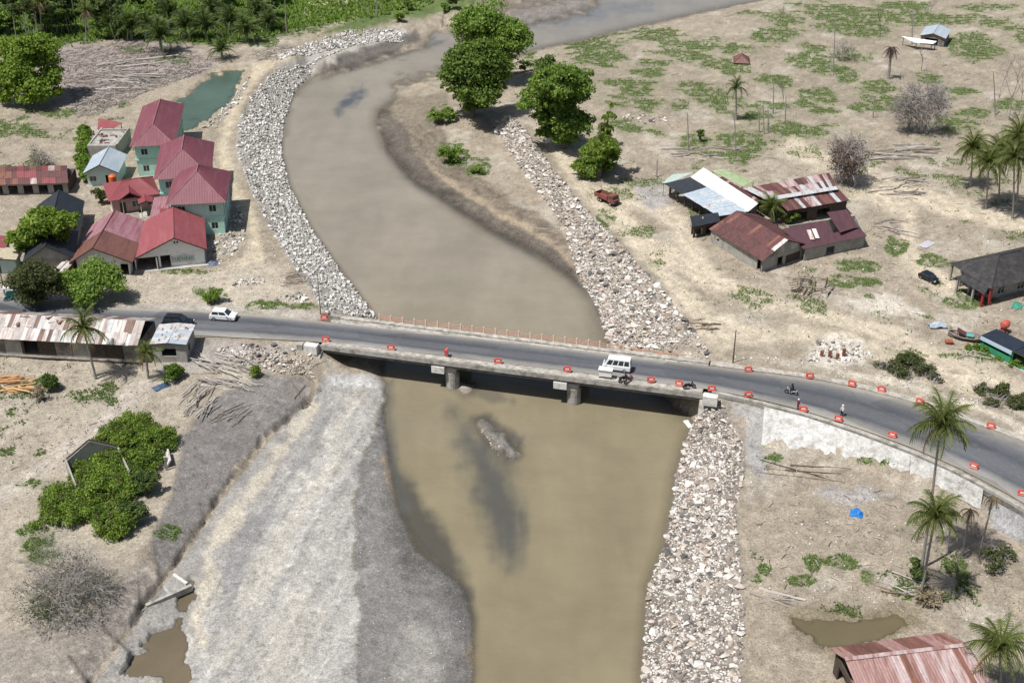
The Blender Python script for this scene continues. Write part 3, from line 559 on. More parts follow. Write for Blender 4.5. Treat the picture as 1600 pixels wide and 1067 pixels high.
# torn near edge: lumps of broken concrete and bars left on the footpath
ST = []
def stone_mesh(name, seed, flat=0.65, n=13):
    rr = np.random.default_rng(seed); bm = bmesh.new()
    for _ in range(n):
        d = rr.normal(size=3); d /= np.linalg.norm(d); d *= rr.uniform(0.85, 1.1)
        bm.verts.new((d[0]*1.0, d[1]*rr.uniform(.7, .95), d[2]*flat))
    res = bmesh.ops.convex_hull(bm, input=bm.verts)
    for v in [v for v in bm.verts if not v.link_faces]: bm.verts.remove(v)
    me = bpy.data.meshes.new(name); bm.to_mesh(me); bm.free(); return me
def stonemat(name, stops, isl):
    m, nt, N, L, p = nodes(name); tc = N.new('ShaderNodeTexCoord').outputs['Object']
    src = N.new('ShaderNodeNewGeometry').outputs['Random Per Island'] if isl else N.new('ShaderNodeObjectInfo').outputs['Random']
    c = ramp(N, L, src, stops).outputs[0]
    c = mixc(N, L, 1.0, c, ramp(N, L, noise(N, L, 2.0, 5, 0.65, tc).outputs[0], [(0.3, 0.72), (0.7, 1.2)]).outputs[0], 'MULTIPLY')
    L.new(c, p.inputs['Base Color']); p.inputs['Roughness'].default_value = 0.9; p.inputs['Specular IOR Level'].default_value = 0.15
    bump(N, L, noise(N, L, 4, 4, 0.6, tc).outputs[0], p, 0.4, 0.05); return m
SA = [(0, (0.10, 0.098, 0.10)), (0.12, (0.20, 0.185, 0.175)), (0.28, (0.33, 0.27, 0.225)), (0.42, (0.45, 0.39, 0.33)), (0.55, (0.52, 0.485, 0.44)), (0.85, (0.64, 0.62, 0.585)), (1, (0.46, 0.38, 0.34))]
SB = [(0, (0.17, 0.165, 0.16)), (0.18, (0.31, 0.295, 0.27)), (0.42, (0.46, 0.44, 0.405)), (0.7, (0.61, 0.59, 0.555)), (1, (0.74, 0.725, 0.70))]
SM = {('a', 0): stonemat('bank_stone', SA, False), ('a', 1): stonemat('bank_stones', SA, True), ('b', 0): stonemat('limestone', SB, False), ('b', 1): stonemat('limestones', SB, True)}
STONES = {k: [stone_mesh('stone', 100+i+(50 if k == 'b' else 0), 0.5 if k == 'a' else 0.7) for i in range(12)] for k in 'ab'}
for k in 'ab':
    for me in STONES[k]: me.materials.append(SM[(k, 0)])
SARR = {k: [(np.array([v.co for v in me.vertices]), [tuple(p.vertices) for p in me.polygons]) for me in STONES[k]] for k in 'ab'}
def rocks(root, kind, spots, nbig, name='stone', sname='stones'):
    """spots: (point, size, seed); the largest in view become stones of their own, the rest one heap of stones"""
    def seen(s): q = proj(s[0]); return (s[1]*pxm(q[1])) if -20 < q[0] < 1620 and -20 < q[1] < 1090 else 0
    spots = sorted(spots, key=seen, reverse=True); O = root.location
    for P, sz, sd in spots[:nbig]:
        rd = random.Random(sd); o = bpy.data.objects.new(name, STONES[kind][rd.randrange(12)]); C.objects.link(o); o.parent = root
        o.location = P-O; o.rotation_euler = (rd.uniform(-.35, .35), rd.uniform(-.35, .35), rd.uniform(0, 6.28)); o.scale = (sz*rd.uniform(.85, 1.25), sz, sz*rd.uniform(.8, 1.1))
    V = []; F = []; nb = 0
    for P, sz, sd in spots[nbig:]:
        rd = random.Random(sd); v, f = SARR[kind][rd.randrange(12)]
        Mx = Matrix.LocRotScale(P-O, Euler((rd.uniform(-.35, .35), rd.uniform(-.35, .35), rd.uniform(0, 6.28))), Vector((sz*rd.uniform(.85, 1.25), sz, sz)))
        Mn = np.array(Mx); V.append(v @ Mn[:3, :3].T+Mn[:3, 3]); F += [tuple(i+nb for i in t) for t in f]; nb += len(v)
    if V:
        o = link(sname, npmesh(sname, np.concatenate(V), np.array([t for t in F if len(t) == 3]), SM[(kind, 1)]), root); o['kind'] = 'stuff'
def band(toe, crest, n, smin, smax, seed, lift=0.15, t0=0.0, t1=1.0, skip=0.0):
    """stone spots between two photo lines (u, v, z)"""
    rd = random.Random(seed); A = [at(*p) for p in toe]; B = [at(*p) for p in crest]
    def arc(P):
        d = [0.0]
        for a, b in zip(P[:-1], P[1:]): d.append(d[-1]+(b-a).length)
        return np.array(d)/d[-1], np.array(P)
    def lut(P, d, s):
        i = min(max(int(np.searchsorted(d, s))-1, 0), len(d)-2); f = (s-d[i])/(d[i+1]-d[i]); return P[i, :2]*(1-f)+P[i+1, :2]*f
    da, PA = arc(A); db, PB = arc(B); out = []; cell = {}
    tries = 0
    while len(out) < n and tries < n*14:
        tries += 1; s = rd.random(); t = t0+(t1-t0)*rd.random()
        a = lut(PA, da, s); b = lut(PB, db, s)
        wob = 0.16*math.sin(s*37+seed)+0.10*math.sin(s*91+seed*2.3)
        if t > 0.86+wob and rd.random() < .8: continue
        hole = math.sin(s*53+seed)*math.sin(t*5.3+s*31+seed*1.7)+.5*math.sin(s*127+t*9)
        if hole > .8 and rd.random() < .75: continue
        q = a*(1-t)+b*t; sz = smin+(smax-smin)*rd.random()**2.3
        ok = True; ck = (int(q[0]//1.5), int(q[1]//1.5))
        for i in (-1, 0, 1):
            for j in (-1, 0, 1):
                for (x, y, r_) in cell.get((ck[0]+i, ck[1]+j), ()):
                    if (x-q[0])**2+(y-q[1])**2 < ((r_+sz)*0.52)**2: ok = False; break
        if not ok: continue
        cell.setdefault(ck, []).append((q[0], q[1], sz)); z = gz(q[0], q[1])
        out.append((Vector((q[0], q[1], max(z, ZW-.15)+sz*lift)), sz, rd.randrange(1 << 30)))
    return out
TR = [(1086,655,ZW),(1072,690,ZW),(1058,740,ZW),(1050,800,ZW),(1040,850,ZW),(1012,920,ZW),(1008,1000,ZW),(1003,1067,ZW),(1001,1110,ZW)]
CR = [(1128,628,-1.0),(1162,690,-2.4),(1163,740,-2.6),(1150,790,-2.6),(1150,850,-2.6),(1160,900,-2.6),(1162,1000,-2.6),(1156,1067,-2.6),(1154,1110,-2.6)]
o = empty('stone_bank', on(1100, 850), 0, 'stone bank of pale and dark boulders right of the river below the bridge', 'stone bank', 'stone river banks'); rocks(o, 'a', band(TR, CR, 3800, 0.16, 0.66, 5), 300)
TU = [(770,200,-3.3),(800,245,-3.5),(840,300,-3.6),(880,350,-3.7),(893,400,-4.0),(908,440,-4.4),(935,480,ZW),(950,545,ZW)]
CU = [(798,182,-.7),(828,211,-.5),(858,257,-.4),(908,321,-.4),(968,381,-.4),(1018,436,-.4),(1068,497,-.3),(1106,546,-.2)]
o = empty('stone_bank', on(960, 450), 0, 'stone bank right of the river between the beach and the dirt track', 'stone bank', 'stone river banks'); rocks(o, 'a', band(TU, CU, 5200, 0.18, 0.78, 6, .25), 300)
TL = [(640,57,ZW),(560,78,ZW),(500,103,ZW),(462,140,ZW),(443,190,ZW),(440,240,ZW),(452,290,ZW),(482,350,ZW),(522,410,ZW),(560,460,ZW),(588,497,ZW)]
CL = [(625,44,-2.4),(560,60,-2.2),(500,84,-1.5),(430,105,-.5),(392,148,-.5),(374,190,-.5),(370,235,-.5),(388,290,-.5),(418,350,-.4),(452,405,-.3),(505,488,-.1)]
o = empty('stone_bank', on(430, 280), 0, 'long whitish stone bank curving along the left side of the river', 'stone bank', 'stone river banks'); rocks(o, 'b', band(TL, CL, 6500, 0.13, 0.50, 8, .2), 300)
T2 = [(430,98,-.6),(480,78,-.6),(530,62,-.7),(590,48,-.8),(630,46,-.8)]; C2 = [(438,84,-.6),(480,64,-.6),(540,40,-.7),(590,34,-.8),(625,35,-.8)]
o = empty('stone_heap', on(520, 60), 0, 'narrow upper ridge of white stones behind the river bend', 'stone heap'); rocks(o, 'b', band(T2, C2, 900, 0.2, 0.55, 9, .3), 120)
for c_, lab, tl_, cl_, n_, kd in (
  ((440, 560), 'rubble of pale stones beside the left bridge abutment', [(372,575,-1),(430,585,-1.6),(490,592,-2)], [(330,540,-.4),(420,540,-.3),(488,545,-.3)], 260, 'a'),
  ((455, 470), 'heap of white boulders and sacks left of the slim pole', [(422,476,-.2),(480,476,-.2)], [(440,460,-.2),(478,452,-.2)], 34, 'b'),
  ((392, 441), 'flat heap of grey rubble in the sandy yard', [(364,448,-.3),(418,446,-.3)], [(378,434,-.3),(414,436,-.3)], 40, 'b'),
  ((350, 395), 'rubble heap against the right side of the white house', [(328,418,-.35),(358,410,-.35),(382,370,-.35)], [(333,380,-.35),(350,350,-.4),(376,318,-.4)], 170, 'b'),
  ((1300, 540), 'crumbled ruin with white and grey rubble above the curve', [(1262,566,-.5),(1320,570,-.5),(1362,556,-.5)], [(1275,535,-.5),(1310,528,-.5),(1345,540,-.5)], 120, 'b'),
  ((1000, 190), 'grey rubble of a fallen hut on the far grass', [(972,192,-1),(1000,194,-1),(1040,190,-1)], [(975,180,-1),(1000,176,-1),(1040,181,-1)], 60, 'a'),
  ((360, 180), 'stones along the edge of the teal pond', [(376,140,-.5),(356,165,-.5),(318,200,-.5)], [(392,118,-.5),(376,158,-.5),(336,202,-.5)], 150, 'b'),
  ((1075, 545), 'broken stones beside the fallen end of the railing', [(990,548,-.3),(1060,556,-.2),(1110,562,-.2)], [(1010,536,-.4),(1060,540,-.3),(1105,548,-.2)], 90, 'a')):
    o = empty('rubble_heap', on(*c_), 0, lab, 'rubble'); rocks(o, kd, band(tl_, cl_, n_, 0.15, 0.55, n_, .35), 60)
# concrete face under the right approach
TOPE = [(1193,636),(1260,653),(1340,680),(1420,710),(1490,741),(1534,764)]; TOEE = [(1188,694),(1260,704),(1340,722),(1420,746),(1490,776),(1530,796)]
ta = smooth_line(resample(TOPE, -0.35, 46), 2); tb = smooth_line(resample(TOEE, -2.72, 46), 2)
m, nt, N, L, p = nodes('lime_washed_slope'); tc = N.new('ShaderNodeTexCoord').outputs['Object']
c = ramp(N, L, noise(N, L, 0.9, 7, 0.7, tc).outputs[0], [(0.36, (0.33, 0.315, 0.29)), (0.46, (0.46, 0.45, 0.43)), (0.64, (0.61, 0.605, 0.595))]).outputs[0]
c = mixc(N, L, 1.0, c, ramp(N, L, noise(N, L, 4, 5, 0.7, tc).outputs[0], [(0.3, 0.72), (0.62, 1.1)]).outputs[0], 'MULTIPLY'); L.new(c, p.inputs['Base Color']); p.inputs['Roughness'].default_value = 0.95
bump(N, L, noise(N, L, 3, 6, 0.7, tc).outputs[0], p, 0.9, 0.12); M_LIME = m
SL = empty('slope_wall', Vector(tb[20]), 0, 'rough white concrete slope wall below the curving road', 'slope wall'); O = SL.location
rd = random.Random(4)
for k in range(9):
    i0, i1 = k*5, k*5+5; mb = MB(); rows = 7; g = []
    for i in range(i0, i1+1):
        a, b = Vector(ta[i]), Vector(tb[i]); n = Vector((0.1, -0.75, 0.65)); bb = b+Vector((0, rd.uniform(-.25, .1), rd.uniform(-.05, .02)))
        g.append([a.lerp(bb, j/rows)+n*(rd.uniform(-.04, .07)+(0.0 if i not in (i0, i1) else -0.05))-O+n*0.42 for j in range(rows+1)])
    for i in range(5):
        for j in range(rows): mb.quad(g[i][j+1], g[i+1][j+1], g[i+1][j], g[i][j])
    mb.build('panel', M_LIME, SL, True)
# ================================================================ BUILDINGS
def rust(name, base, rustc, amt, rough=0.55, sc=0.7, var=0.15): return mat(name, base, rough, var, 2.0, rustc, amt, sc, 0.0, 0.4, 0.0, True)
M_RED = rust('faded_maroon_roof', (0.165, 0.05, 0.066), (0.195, 0.072, 0.088), 0.35)
M_REDB = rust('bright_red_roof', (0.245, 0.066, 0.074), (0.27, 0.095, 0.10), 0.35)
M_REDP = rust('red_porch_roof', (0.225, 0.048, 0.058), (0.16, 0.05, 0.05), 0.4)
M_PINK = rust('bleached_pink_roof', (0.30, 0.155, 0.18), (0.22, 0.085, 0.10), 0.45)
M_BRN = rust('brown_rust_roof', (0.165, 0.075, 0.06), (0.11, 0.05, 0.043), 0.5)
M_RUST = rust('rust_red_roof', (0.115, 0.046, 0.045), (0.075, 0.036, 0.034), 0.5, 0.7)
M_RUSTD = rust('dark_maroon_roof', (0.088, 0.04, 0.05), (0.07, 0.03, 0.032), 0.4, 0.6)
M_RUSTO = rust('orange_rust_sheet', (0.20, 0.09, 0.065), (0.13, 0.06, 0.045), 0.5, 0.8)
M_ZINC = rust('worn_zinc_sheet', (0.46, 0.47, 0.48), (0.30, 0.20, 0.16), 0.35, 0.45)
M_ZINCP = rust('pinkish_zinc_sheet', (0.43, 0.34, 0.335), (0.24, 0.13, 0.11), 0.5, 0.55)
M_ZINCW = rust('pale_zinc_sheet', (0.56, 0.54, 0.52), (0.36, 0.27, 0.23), 0.45, 0.5)
M_ZINCB = rust('blue_grey_zinc', (0.33, 0.39, 0.45), (0.42, 0.44, 0.46), 0.4, 0.4)
M_DZNC = rust('dusty_grey_zinc', (0.40, 0.36, 0.34), (0.26, 0.19, 0.16), 0.45, 0.6)
M_DPNK = rust('dusty_pink_sheet', (0.315, 0.19, 0.175), (0.20, 0.10, 0.082), 0.4, 0.6)
M_DBRN = rust('dull_brown_sheet', (0.19, 0.125, 0.10), (0.11, 0.07, 0.06), 0.4, 0.7)
M_ALU = mat('bright_metal_roof', (0.78, 0.77, 0.74), 0.45, 0.05, 1.0)
M_BLK = mat('black_metal_roof', (0.022, 0.026, 0.034), 0.5, 0.25, 1.0, None, 0, 1, 0, 0.4)
M_TILE = mat('charcoal_tile_roof', (0.032, 0.031, 0.033), 0.7, 0.3, 1.5, (0.06, 0.055, 0.053), 0.4, 1.0)
M_NAVY = mat('navy_roof', (0.02, 0.026, 0.042), 0.6, 0.25, 1.0)
M_GRNR = mat('green_tarp_roof', (0.26, 0.34, 0.18), 0.7, 0.2, 1.0, (0.36, 0.38, 0.28), 0.4)
M_WALLW = mat('white_plaster', (0.80, 0.79, 0.77), 0.9, 0.05, 1.5, (0.58, 0.54, 0.47), 0.25, 0.8)
M_WALLG = mat('mint_green_plaster', (0.40, 0.64, 0.55), 0.85, 0.1, 1.5, (0.42, 0.52, 0.45), 0.3)
M_WALLT = mat('pale_teal_plaster', (0.45, 0.58, 0.55), 0.85, 0.1, 1.5)
M_WALLC = mat('bare_block_wall', (0.34, 0.325, 0.30), 0.95, 0.2, 2.0, (0.24, 0.22, 0.19), 0.4, 1.0, 0.3)
M_WALLP = mat('pink_plaster', (0.42, 0.27, 0.25), 0.9, 0.15, 1.5)
M_WOOD = mat('grey_weathered_wood', (0.24, 0.215, 0.19), 0.95, 0.3, 3.0, (0.13, 0.11, 0.09), 0.4)
M_WOODD = mat('dark_wood', (0.075, 0.058, 0.048), 0.9, 0.3, 3.0)
M_DARK = mat('unlit_interior', (0.03, 0.028, 0.027), 0.95, 0.2)
M_GLASS = mat('window_glass', (0.03, 0.04, 0.05), 0.12, 0.1, 1.0, None, 0, 1, 0, 0.6)
M_FRAME = mat('window_frame', (0.55, 0.54, 0.50), 0.7, 0.1)
M_RPIL = mat('red_pillar_paint', (0.30, 0.035, 0.04), 0.7, 0.15)
M_TEAL = mat('teal_paint', (0.10, 0.33, 0.31), 0.6, 0.15); M_GRNP = mat('green_paint', (0.04, 0.24, 0.12), 0.6, 0.2); M_LBLU = mat('light_blue_board', (0.40, 0.52, 0.62), 0.6, 0.1)
M_FLOOR = mat('cement_floor', (0.40, 0.385, 0.36), 0.9, 0.15, 1.0)
def corr(mb, a, b, c, d, pitch=0.26, amp=0.018, mi=0, th=0.03):
    """ribbed sheet: a-b along the eave, d-c along the ridge"""
    w = max((b-a).length, (c-d).length); n = max(2, int(w/pitch)*2); nrm = (b-a).cross(d-a).normalized()
    if nrm.z < 0: nrm = -nrm
    vs = []
    for i in range(n+1):
        t = i/n; h = nrm*(amp if i % 2 else 0.0); vs += [a.lerp(b, t)+h, d.lerp(c, t)+h]
    mb.add(vs, [(2*i, 2*i+2, 2*i+3, 2*i+1) for i in range(n)], mi)
    e = nrm*-th; mb.add([a+e, b+e, c+e, d+e], [(3, 2, 1, 0)], mi)
    for p_, q_ in ((a, b), (b, c), (c, d), (d, a)): mb.add([p_+e, q_+e, q_+nrm*amp*.5, p_+nrm*amp*.5], [(0, 1, 2, 3)], mi)
    return nrm
def panel(root, P, m_, name='roof_panel', pitch=0.26, amp=0.018):
    O = root.matrix_basis.inverted(); mb = MB(); corr(mb, *[O @ Vector(p) for p in P], pitch, amp); return mb.build(name, m_, root)
def sheets(root, P, w, rows, mats, seed=1, name='roof_sheet', lift=0.05, miss=0.0):
    """roof slope of separate sheets, each an object of its own"""
    rd = random.Random(seed); O = root.matrix_basis.inverted(); a, b, c, d = [O @ Vector(p) for p in P]
    n = max(1, int(round((b-a).length/w))); up = (b-a).cross(d-a).normalized()
    if up.z < 0: up = -up
    for j in range(rows):
        for i in range(n):
            if rd.random() < miss: continue
            s0, s1 = i/n-.03/max(n, 1), (i+1)/n+.10/n; t0, t1 = max(0, j/rows-.03), (j+1)/rows
            q = [a.lerp(b, s).lerp(d.lerp(c, s), t) for s, t in ((s0, t0), (s1, t0), (s1, t1), (s0, t1))]
            l0 = up*(0.02*j+rd.uniform(0, lift)+(0.02 if i % 2 else 0)); q = [x+l0+up*rd.uniform(-.01, .02) for x in q]
            mb = MB(); corr(mb, *q, 0.3, 0.03); mb.build(name, rd.choices([k for k, _ in mats], [v for _, v in mats])[0], root)
def wall(root, a, b, z0, za, zb, m_, ops=(), th=0.16, name='wall', inside=None):
    """upright wall from a to b (local xy), top za..zb, with real openings (s0, s1, h0, h1, kind) in metres along / above z0"""
    a = Vector((a[0], a[1], 0)); b = Vector((b[0], b[1], 0)); t = (b-a).normalized(); n = Vector((-t.y, t.x, 0)); Lw = (b-a).length
    mb = MB()
    def top(s): return za+(zb-za)*s/Lw
    def slab(s0, s1, h0, h1=None):
        if s1-s0 < 1e-3: return
        q = [a+t*s+Vector((0, 0, z)) for s, z in ((s0, z0+h0), (s1, z0+h0), (s1, top(s1) if h1 is None else z0+h1), (s0, top(s0) if h1 is None else z0+h1))]
        mb.add(q+[p_+n*th for p_ in q], [(0, 1, 2, 3), (7, 6, 5, 4), (0, 4, 5, 1), (1, 5, 6, 2), (2, 6, 7, 3), (3, 7, 4, 0)])
    s = 0.0
    for (s0, s1, h0, h1, kind) in sorted(ops):
        s0 = max(0.02, s0); s1 = min(Lw-.02, s1); slab(s, s0, 0); slab(s0, s1, 0, h0) if h0 > 0.01 else None; slab(s0, s1, h1); s = s1
    slab(s, Lw, 0)
    w = mb.build(name, m_, root)
    for (s0, s1, h0, h1, kind) in ops:
        s0 = max(0.02, s0); s1 = min(Lw-.02, s1)
        Mx = Matrix.Translation(a+Vector((0, 0, z0))) @ Matrix(((t.x, n.x, 0, 0), (t.y, n.y, 0, 0), (0, 0, 1, 0), (0, 0, 0, 1)))
        if kind == 'window':
            MB().box(s0+.05, s1-.05, .07, .10, h0+.05, h1-.05, 0, Mx).build('window_pane', M_GLASS, w)
            f = MB()
            for q in ((s0, s0+.06, h0, h1), (s1-.06, s1, h0, h1), (s0+.06, s1-.06, h0, h0+.06), (s0+.06, s1-.06, h1-.06, h1), ((s0+s1)/2-.03, (s0+s1)/2+.03, h0+.06, h1-.06)): f.box(q[0], q[1], .02, .07, q[2], q[3], 0, Mx)
            f.build('window_frame', M_FRAME, w)
        elif kind == 'door': MB().box(s0+.03, s1-.03, .06, .11, h0, h1-.03, 0, Mx).build('door', M_WOODD, w)
        elif kind == 'shutter':
            n_ = max(2, int((s1-s0)/.5))
            for i in range(n_): MB().box(s0+(s1-s0)*i/n_+.01, s0+(s1-s0)*(i+1)/n_-.01, .05, .10, h0, h1, 0, Mx).build('shutter_panel', M_WOODD, w)
    return w
def rect(FL, FR, RR, ze):
    """local frame from three photo corners of the eaves"""
    a, b, c = at(*FL, ze), at(*FR, ze), at(*RR, ze); t = (b-a); Wd = t.length; an = math.atan2(t.y, t.x); n = Vector((-math.sin(an), math.cos(an), 0)); Ln = (c-b).dot(n)
    return a, an, Wd, Ln
def house(name, label, FL, FR, RR, ze, g, rise, l1=0.0, l2=0.0, mr=M_RED, mw=M_WALLW, ov=0.5, og=0.5, rx=0.5, er=None, cat='house', front=(), back=(), left=(), right=(), roof2=None, split=0.0, sheetspec=None, group=None, mfront=None, depth=None, cap=None):
    a, an, Wd, Ln = rect(FL, FR, RR, ze); Ln = depth or Ln
    root = empty(name, (a.x, a.y, g), an, label, cat, group); bpy.context.view_layer.update()
    e0 = ze-g; e1 = (er-g) if er is not None else e0; zr = max(e0, e1)+rise; X = Wd*rx
    A, B, Cc, D = Vector((0, 0, e0)), Vector((Wd, 0, e1)), Vector((Wd, Ln, e1)), Vector((0, Ln, e0)); r1, r2 = Vector((X, l1, zr)), Vector((X, Ln-l2, zr))
    def slope(p, m_, nm='roof_slope'):
        mb = MB(); corr(mb, *p); return mb.build(nm, m_, root)
    def tri(p, q, r_, m_): 
        mb = MB(); n = max(4, int((q-p).length/.26)*2); up = (q-p).cross(r_-p).normalized(); up = up if up.z > 0 else -up; k = (r_-p).dot((q-p).normalized())/(q-p).length; vs = []
        for i in range(n+1):
            t = i/n; h = up*(.018 if i % 2 else 0); vs += [p.lerp(q, t)+h, (p.lerp(r_, t/k) if t < k else q.lerp(r_, (1-t)/(1-k)))+h]
        mb.add(vs, [(2*i, 2*i+2, 2*i+3, 2*i+1) for i in range(n)]); mb.build('roof_hip', m_, root)
    if sheetspec:
        Mw = Matrix.Translation(root.location) @ Matrix.Rotation(an, 4, 'Z')
        sheets(root, [Mw @ p for p in (A, D, r2, r1)], *sheetspec, seed=3); sheets(root, [Mw @ p for p in (B, Cc, r2, r1)], *sheetspec, seed=4)
    elif split:
        k = split; s = slope((A, A.lerp(D, k), r1.lerp(r2, k), r1), mr); s = slope((A.lerp(D, k), D, r2, r1.lerp(r2, k)), roof2)
        slope((B.lerp(Cc, k), B, r1, r1.lerp(r2, k)), mr); slope((Cc, B.lerp(Cc, k), r1.lerp(r2, k), r2), roof2)
    else:
        slope((A, D, r2, r1), mr); slope((Cc, B, r1, r2), mr)
    if l1: tri(A, B, r1, mr)
    if l2: tri(Cc, D, r2, mr)
    rm = cap or mr
    MB().tube([r1+Vector((0, 0, .03)), r2+Vector((0, 0, .03))], 0.10, 6).build('ridge_cap', rm, root)
    if l1:
        for q in (A, B): MB().tube([q+Vector((0, 0, .03)), r1+Vector((0, 0, .03))], 0.08, 5).build('hip_cap', rm, root)
    else:
        for q, w in ((A, -1), (B, 1)): MB().add([q, r1, r1+Vector((0, 0, -.22)), q+Vector((0, 0, -.22)), q+Vector((0, .05, 0)), r1+Vector((0, .05, 0)), r1+Vector((0, .05, -.22)), q+Vector((0, .05, -.22))], [(0, 1, 2, 3), (7, 6, 5, 4), (2, 6, 7, 3), (0, 3, 7, 4)]).build('barge_board', M_WOODD, root)
    x0, x1, y0, y1 = ov, Wd-ov, og, Ln-og
    def hz(x): return (e0+(zr-e0)*x/X if x < X else e1+(zr-e1)*(Wd-x)/(Wd-X))-.06
    h0, h1 = hz(x0) if not l1 else min(e0, e1)-.02, hz(x1) if not l1 else min(e0, e1)-.02
    hs = min(e0, e1)-.02
    if front is not None:
        wall(root, (x0, y0), (x1, y0), 0, hs, hs, mfront or mw, front)
        if not l1: MB().prism([(x0, hs+.001), (x1, hs+.001), (x1, h1), (X, zr-.08), (x0, h0)], 'y', y0+.003, y0+.157).build('gable', mfront or mw, root)
    if back is not None:
        wall(root, (x1, y1), (x0, y1), 0, hs, hs, mw, back)
        if not l2: MB().prism([(x0, hs+.001), (x1, hs+.001), (x1, h1), (X, zr-.08), (x0, h0)], 'y', y1-.157, y1-.003).build('gable', mw, root)
    if left is not None: wall(root, (x0, y1-.18), (x0, y0+.18), 0, hs, hs, mw, left)
    if right is not None: wall(root, (x1, y0+.18), (x1, y1-.18), 0, hs, hs, mw, right)
    MB().box(x0-.25, x1+.25, y0-.25, y1+.25, -1.0, 0.03).build('floor_slab', M_FLOOR, root)
    root['W'] = Wd; root['Ln'] = Ln; return root
def wins(n, L_, w=1.1, h0=0.9, h1=2.1, kind='window', s0=1.0): return [(s0+(L_-2*s0-w)*i/max(1, n-1), s0+(L_-2*s0-w)*i/max(1, n-1)+w, h0, h1, kind) for i in range(n)]
def two(n, L_): return [x for x in wins(n, L_)]  # upper storey openings are cut in their own wall band
# --- three two-storey green houses with maroon hip roofs
def school(label, FL, FR, RR, ze, rise, l1, l2):
    r_ = house('town_house', label, FL, FR, RR, ze, -0.45, rise, l1, l2, M_RED, M_WALLG, 0.75, 0.75, front=None, back=None, left=None, right=None, cap=M_PINK)
    Wd, Ln = r_['W'], r_['Ln']; e = ze+.45-.02; x0, x1, y0, y1 = .75, Wd-.75, .75, Ln-.75; mid = e*.5
    for (a, b, L_) in (((x0, y0), (x1, y0), x1-x0), ((x1, y0+.18), (x1, y1-.18), y1-y0-.36), ((x1, y1), (x0, y1), x1-x0), ((x0, y1-.18), (x0, y0+.18), y1-y0-.36)):
        n = max(2, int(L_/3.2)); wall(r_, a, b, 0, mid, mid, M_WALLG, wins(n, L_)); wall(r_, a, b, mid+.3, e, e, M_WALLG, wins(n, L_, 1.2, .8, 2.0))
    MB().box(x0-.12, x1+.12, y0-.12, y1+.12, mid+.002, mid+.298).build('floor_band', M_WALLT, r_); return r_
school('rearmost maroon-roofed green house beside the teal pond', (202, 230), (273, 226.5), (277, 164), 5.6, 2.4, 4.4, 3.2)
school('middle maroon-roofed green house of the staggered row of three', (239.7, 281.6), (330, 276), (339, 222.5), 5.6, 3.2, 5.0, 4.0)
school('nearest maroon-roofed green house of the staggered row of three', (258.4, 321), (353, 316.6), (360.6, 268.4), 5.4, 3.4, 5.2, 4.6)
# --- white houses facing the road
h4 = house('white_house', 'white house with bleached pink roof, rusty brown at the front', (107.5, 411), (207, 410), (222, 350), 2.3, -0.35, 2.5, 0, 0, M_BRN, M_WALLW, 0.9, 0.8, 0.41, split=0.46, roof2=M_PINK, front=[(6.6, 8.0, 0, 2.0, 'void')], left=[(3, 4, .9, 2, 'window')], right=[(2, 3, 0, 2, 'door')])
h5 = house('white_house', 'white house with bright red roof and teal lettering on its gable', (204, 407), (324, 395), (333.4, 344), 1.9, -0.35, 2.5, 0, 0, M_REDB, M_WALLW, 0.5, 0.8, 0.594, er=2.5, front=[(0.05, 3.6, 0, 2.1, 'void'), (3.9, 5.4, 0, 2.15, 'void')], right=[(2, 3.2, .9, 2, 'window'), (6, 7.2, .9, 2, 'window')])
MB().box(3.75, 3.93, 0.2, 0.38, 0.03, 2.2).build('porch_post', M_FRAME, h5); MB().box(0.3, 11.6, -0.1, 0.75, -.5, .12).build('porch_step', M_FLOOR, h5)
mb = MB(); MB().box(5.9, 9.6, .74, .775, 0.75, 1.85).build('sign_board', M_WHITE, h5)
for i in range(9): MB().box(6.2+i*.36, 6.2+i*.36+(.22 if i % 3 else .12), .71, .738, 1.22+.06*math.sin(i*1.7), 1.60+.08*math.cos(i*2.1)).build('sign_letter', M_TEAL, h5)
MB().box(6.1, 9.35, .71, .738, 1.0, 1.08).build('sign_stripe', mat('grey_sign_paint', (0.33, 0.38, 0.40), .8, .1), h5)
for i in (0, 1): MB().box(6.75+i*.42, 7.0+i*.42, .76, .80, 4.0, 4.35).build('gable_vent', M_DARK, h5)
for x in (5.2, 8.0): MB().box(x-.12, x+.12, .78, .80, 0, 0.01).build('sill', M_FRAME, h4) if False else None
# porch house, walkway canopy
pz = house('porch_house', 'low red-roofed house with gabled porch behind the white houses', (250, 303), (239, 276), (190, 277), 2.4, -0.4, 1.7, 2.6, 3.0, M_REDP, M_WALLP, 0.6, 0.6, front=(), left=[(1, 2, 0, 2, 'door'), (3, 4.4, .8, 2, 'window'), (5.6, 7, .8, 2, 'window')], depth=8.6)
pp = house('porch', 'small gabled red porch in front of the low red house', (185, 313.5), (223, 309), (216, 299), 2.35, -0.4, 1.25, 0, 0, M_REDP, M_WOODD, 0.5, 0.3, cat='porch', front=None, back=None, left=None, right=None)
for x in (.5, pp['W']-.6): MB().box(x, x+.14, .35, .49, .03, 2.6).build('post', M_FRAME, pp)
p2 = house('porch', 'small lean red porch right of the gabled porch', (216, 319), (240, 316), (243, 305), 2.2, -0.4, 0.35, 0, 0, M_REDP, M_WOODD, 0.2, 0.2, cat='porch', front=None, back=None, left=None, right=None)
for x in (.3, p2['W']-.45): MB().box(x, x+.14, .3, .44, .03, 2.2).build('post', M_FRAME, p2)
cn = empty('walkway_canopy', on(247, 345), 0, 'faded red sheet canopy between the green house and the red porch', 'canopy')
bpy.context.view_layer.update()
sheets(cn, [at(232, 349, 2.2), at(262, 345, 2.2), at(264, 306, 2.6), at(241, 309, 2.6)], 0.8, 2, [(M_PINK, 3), (M_REDP, 1)], 5)
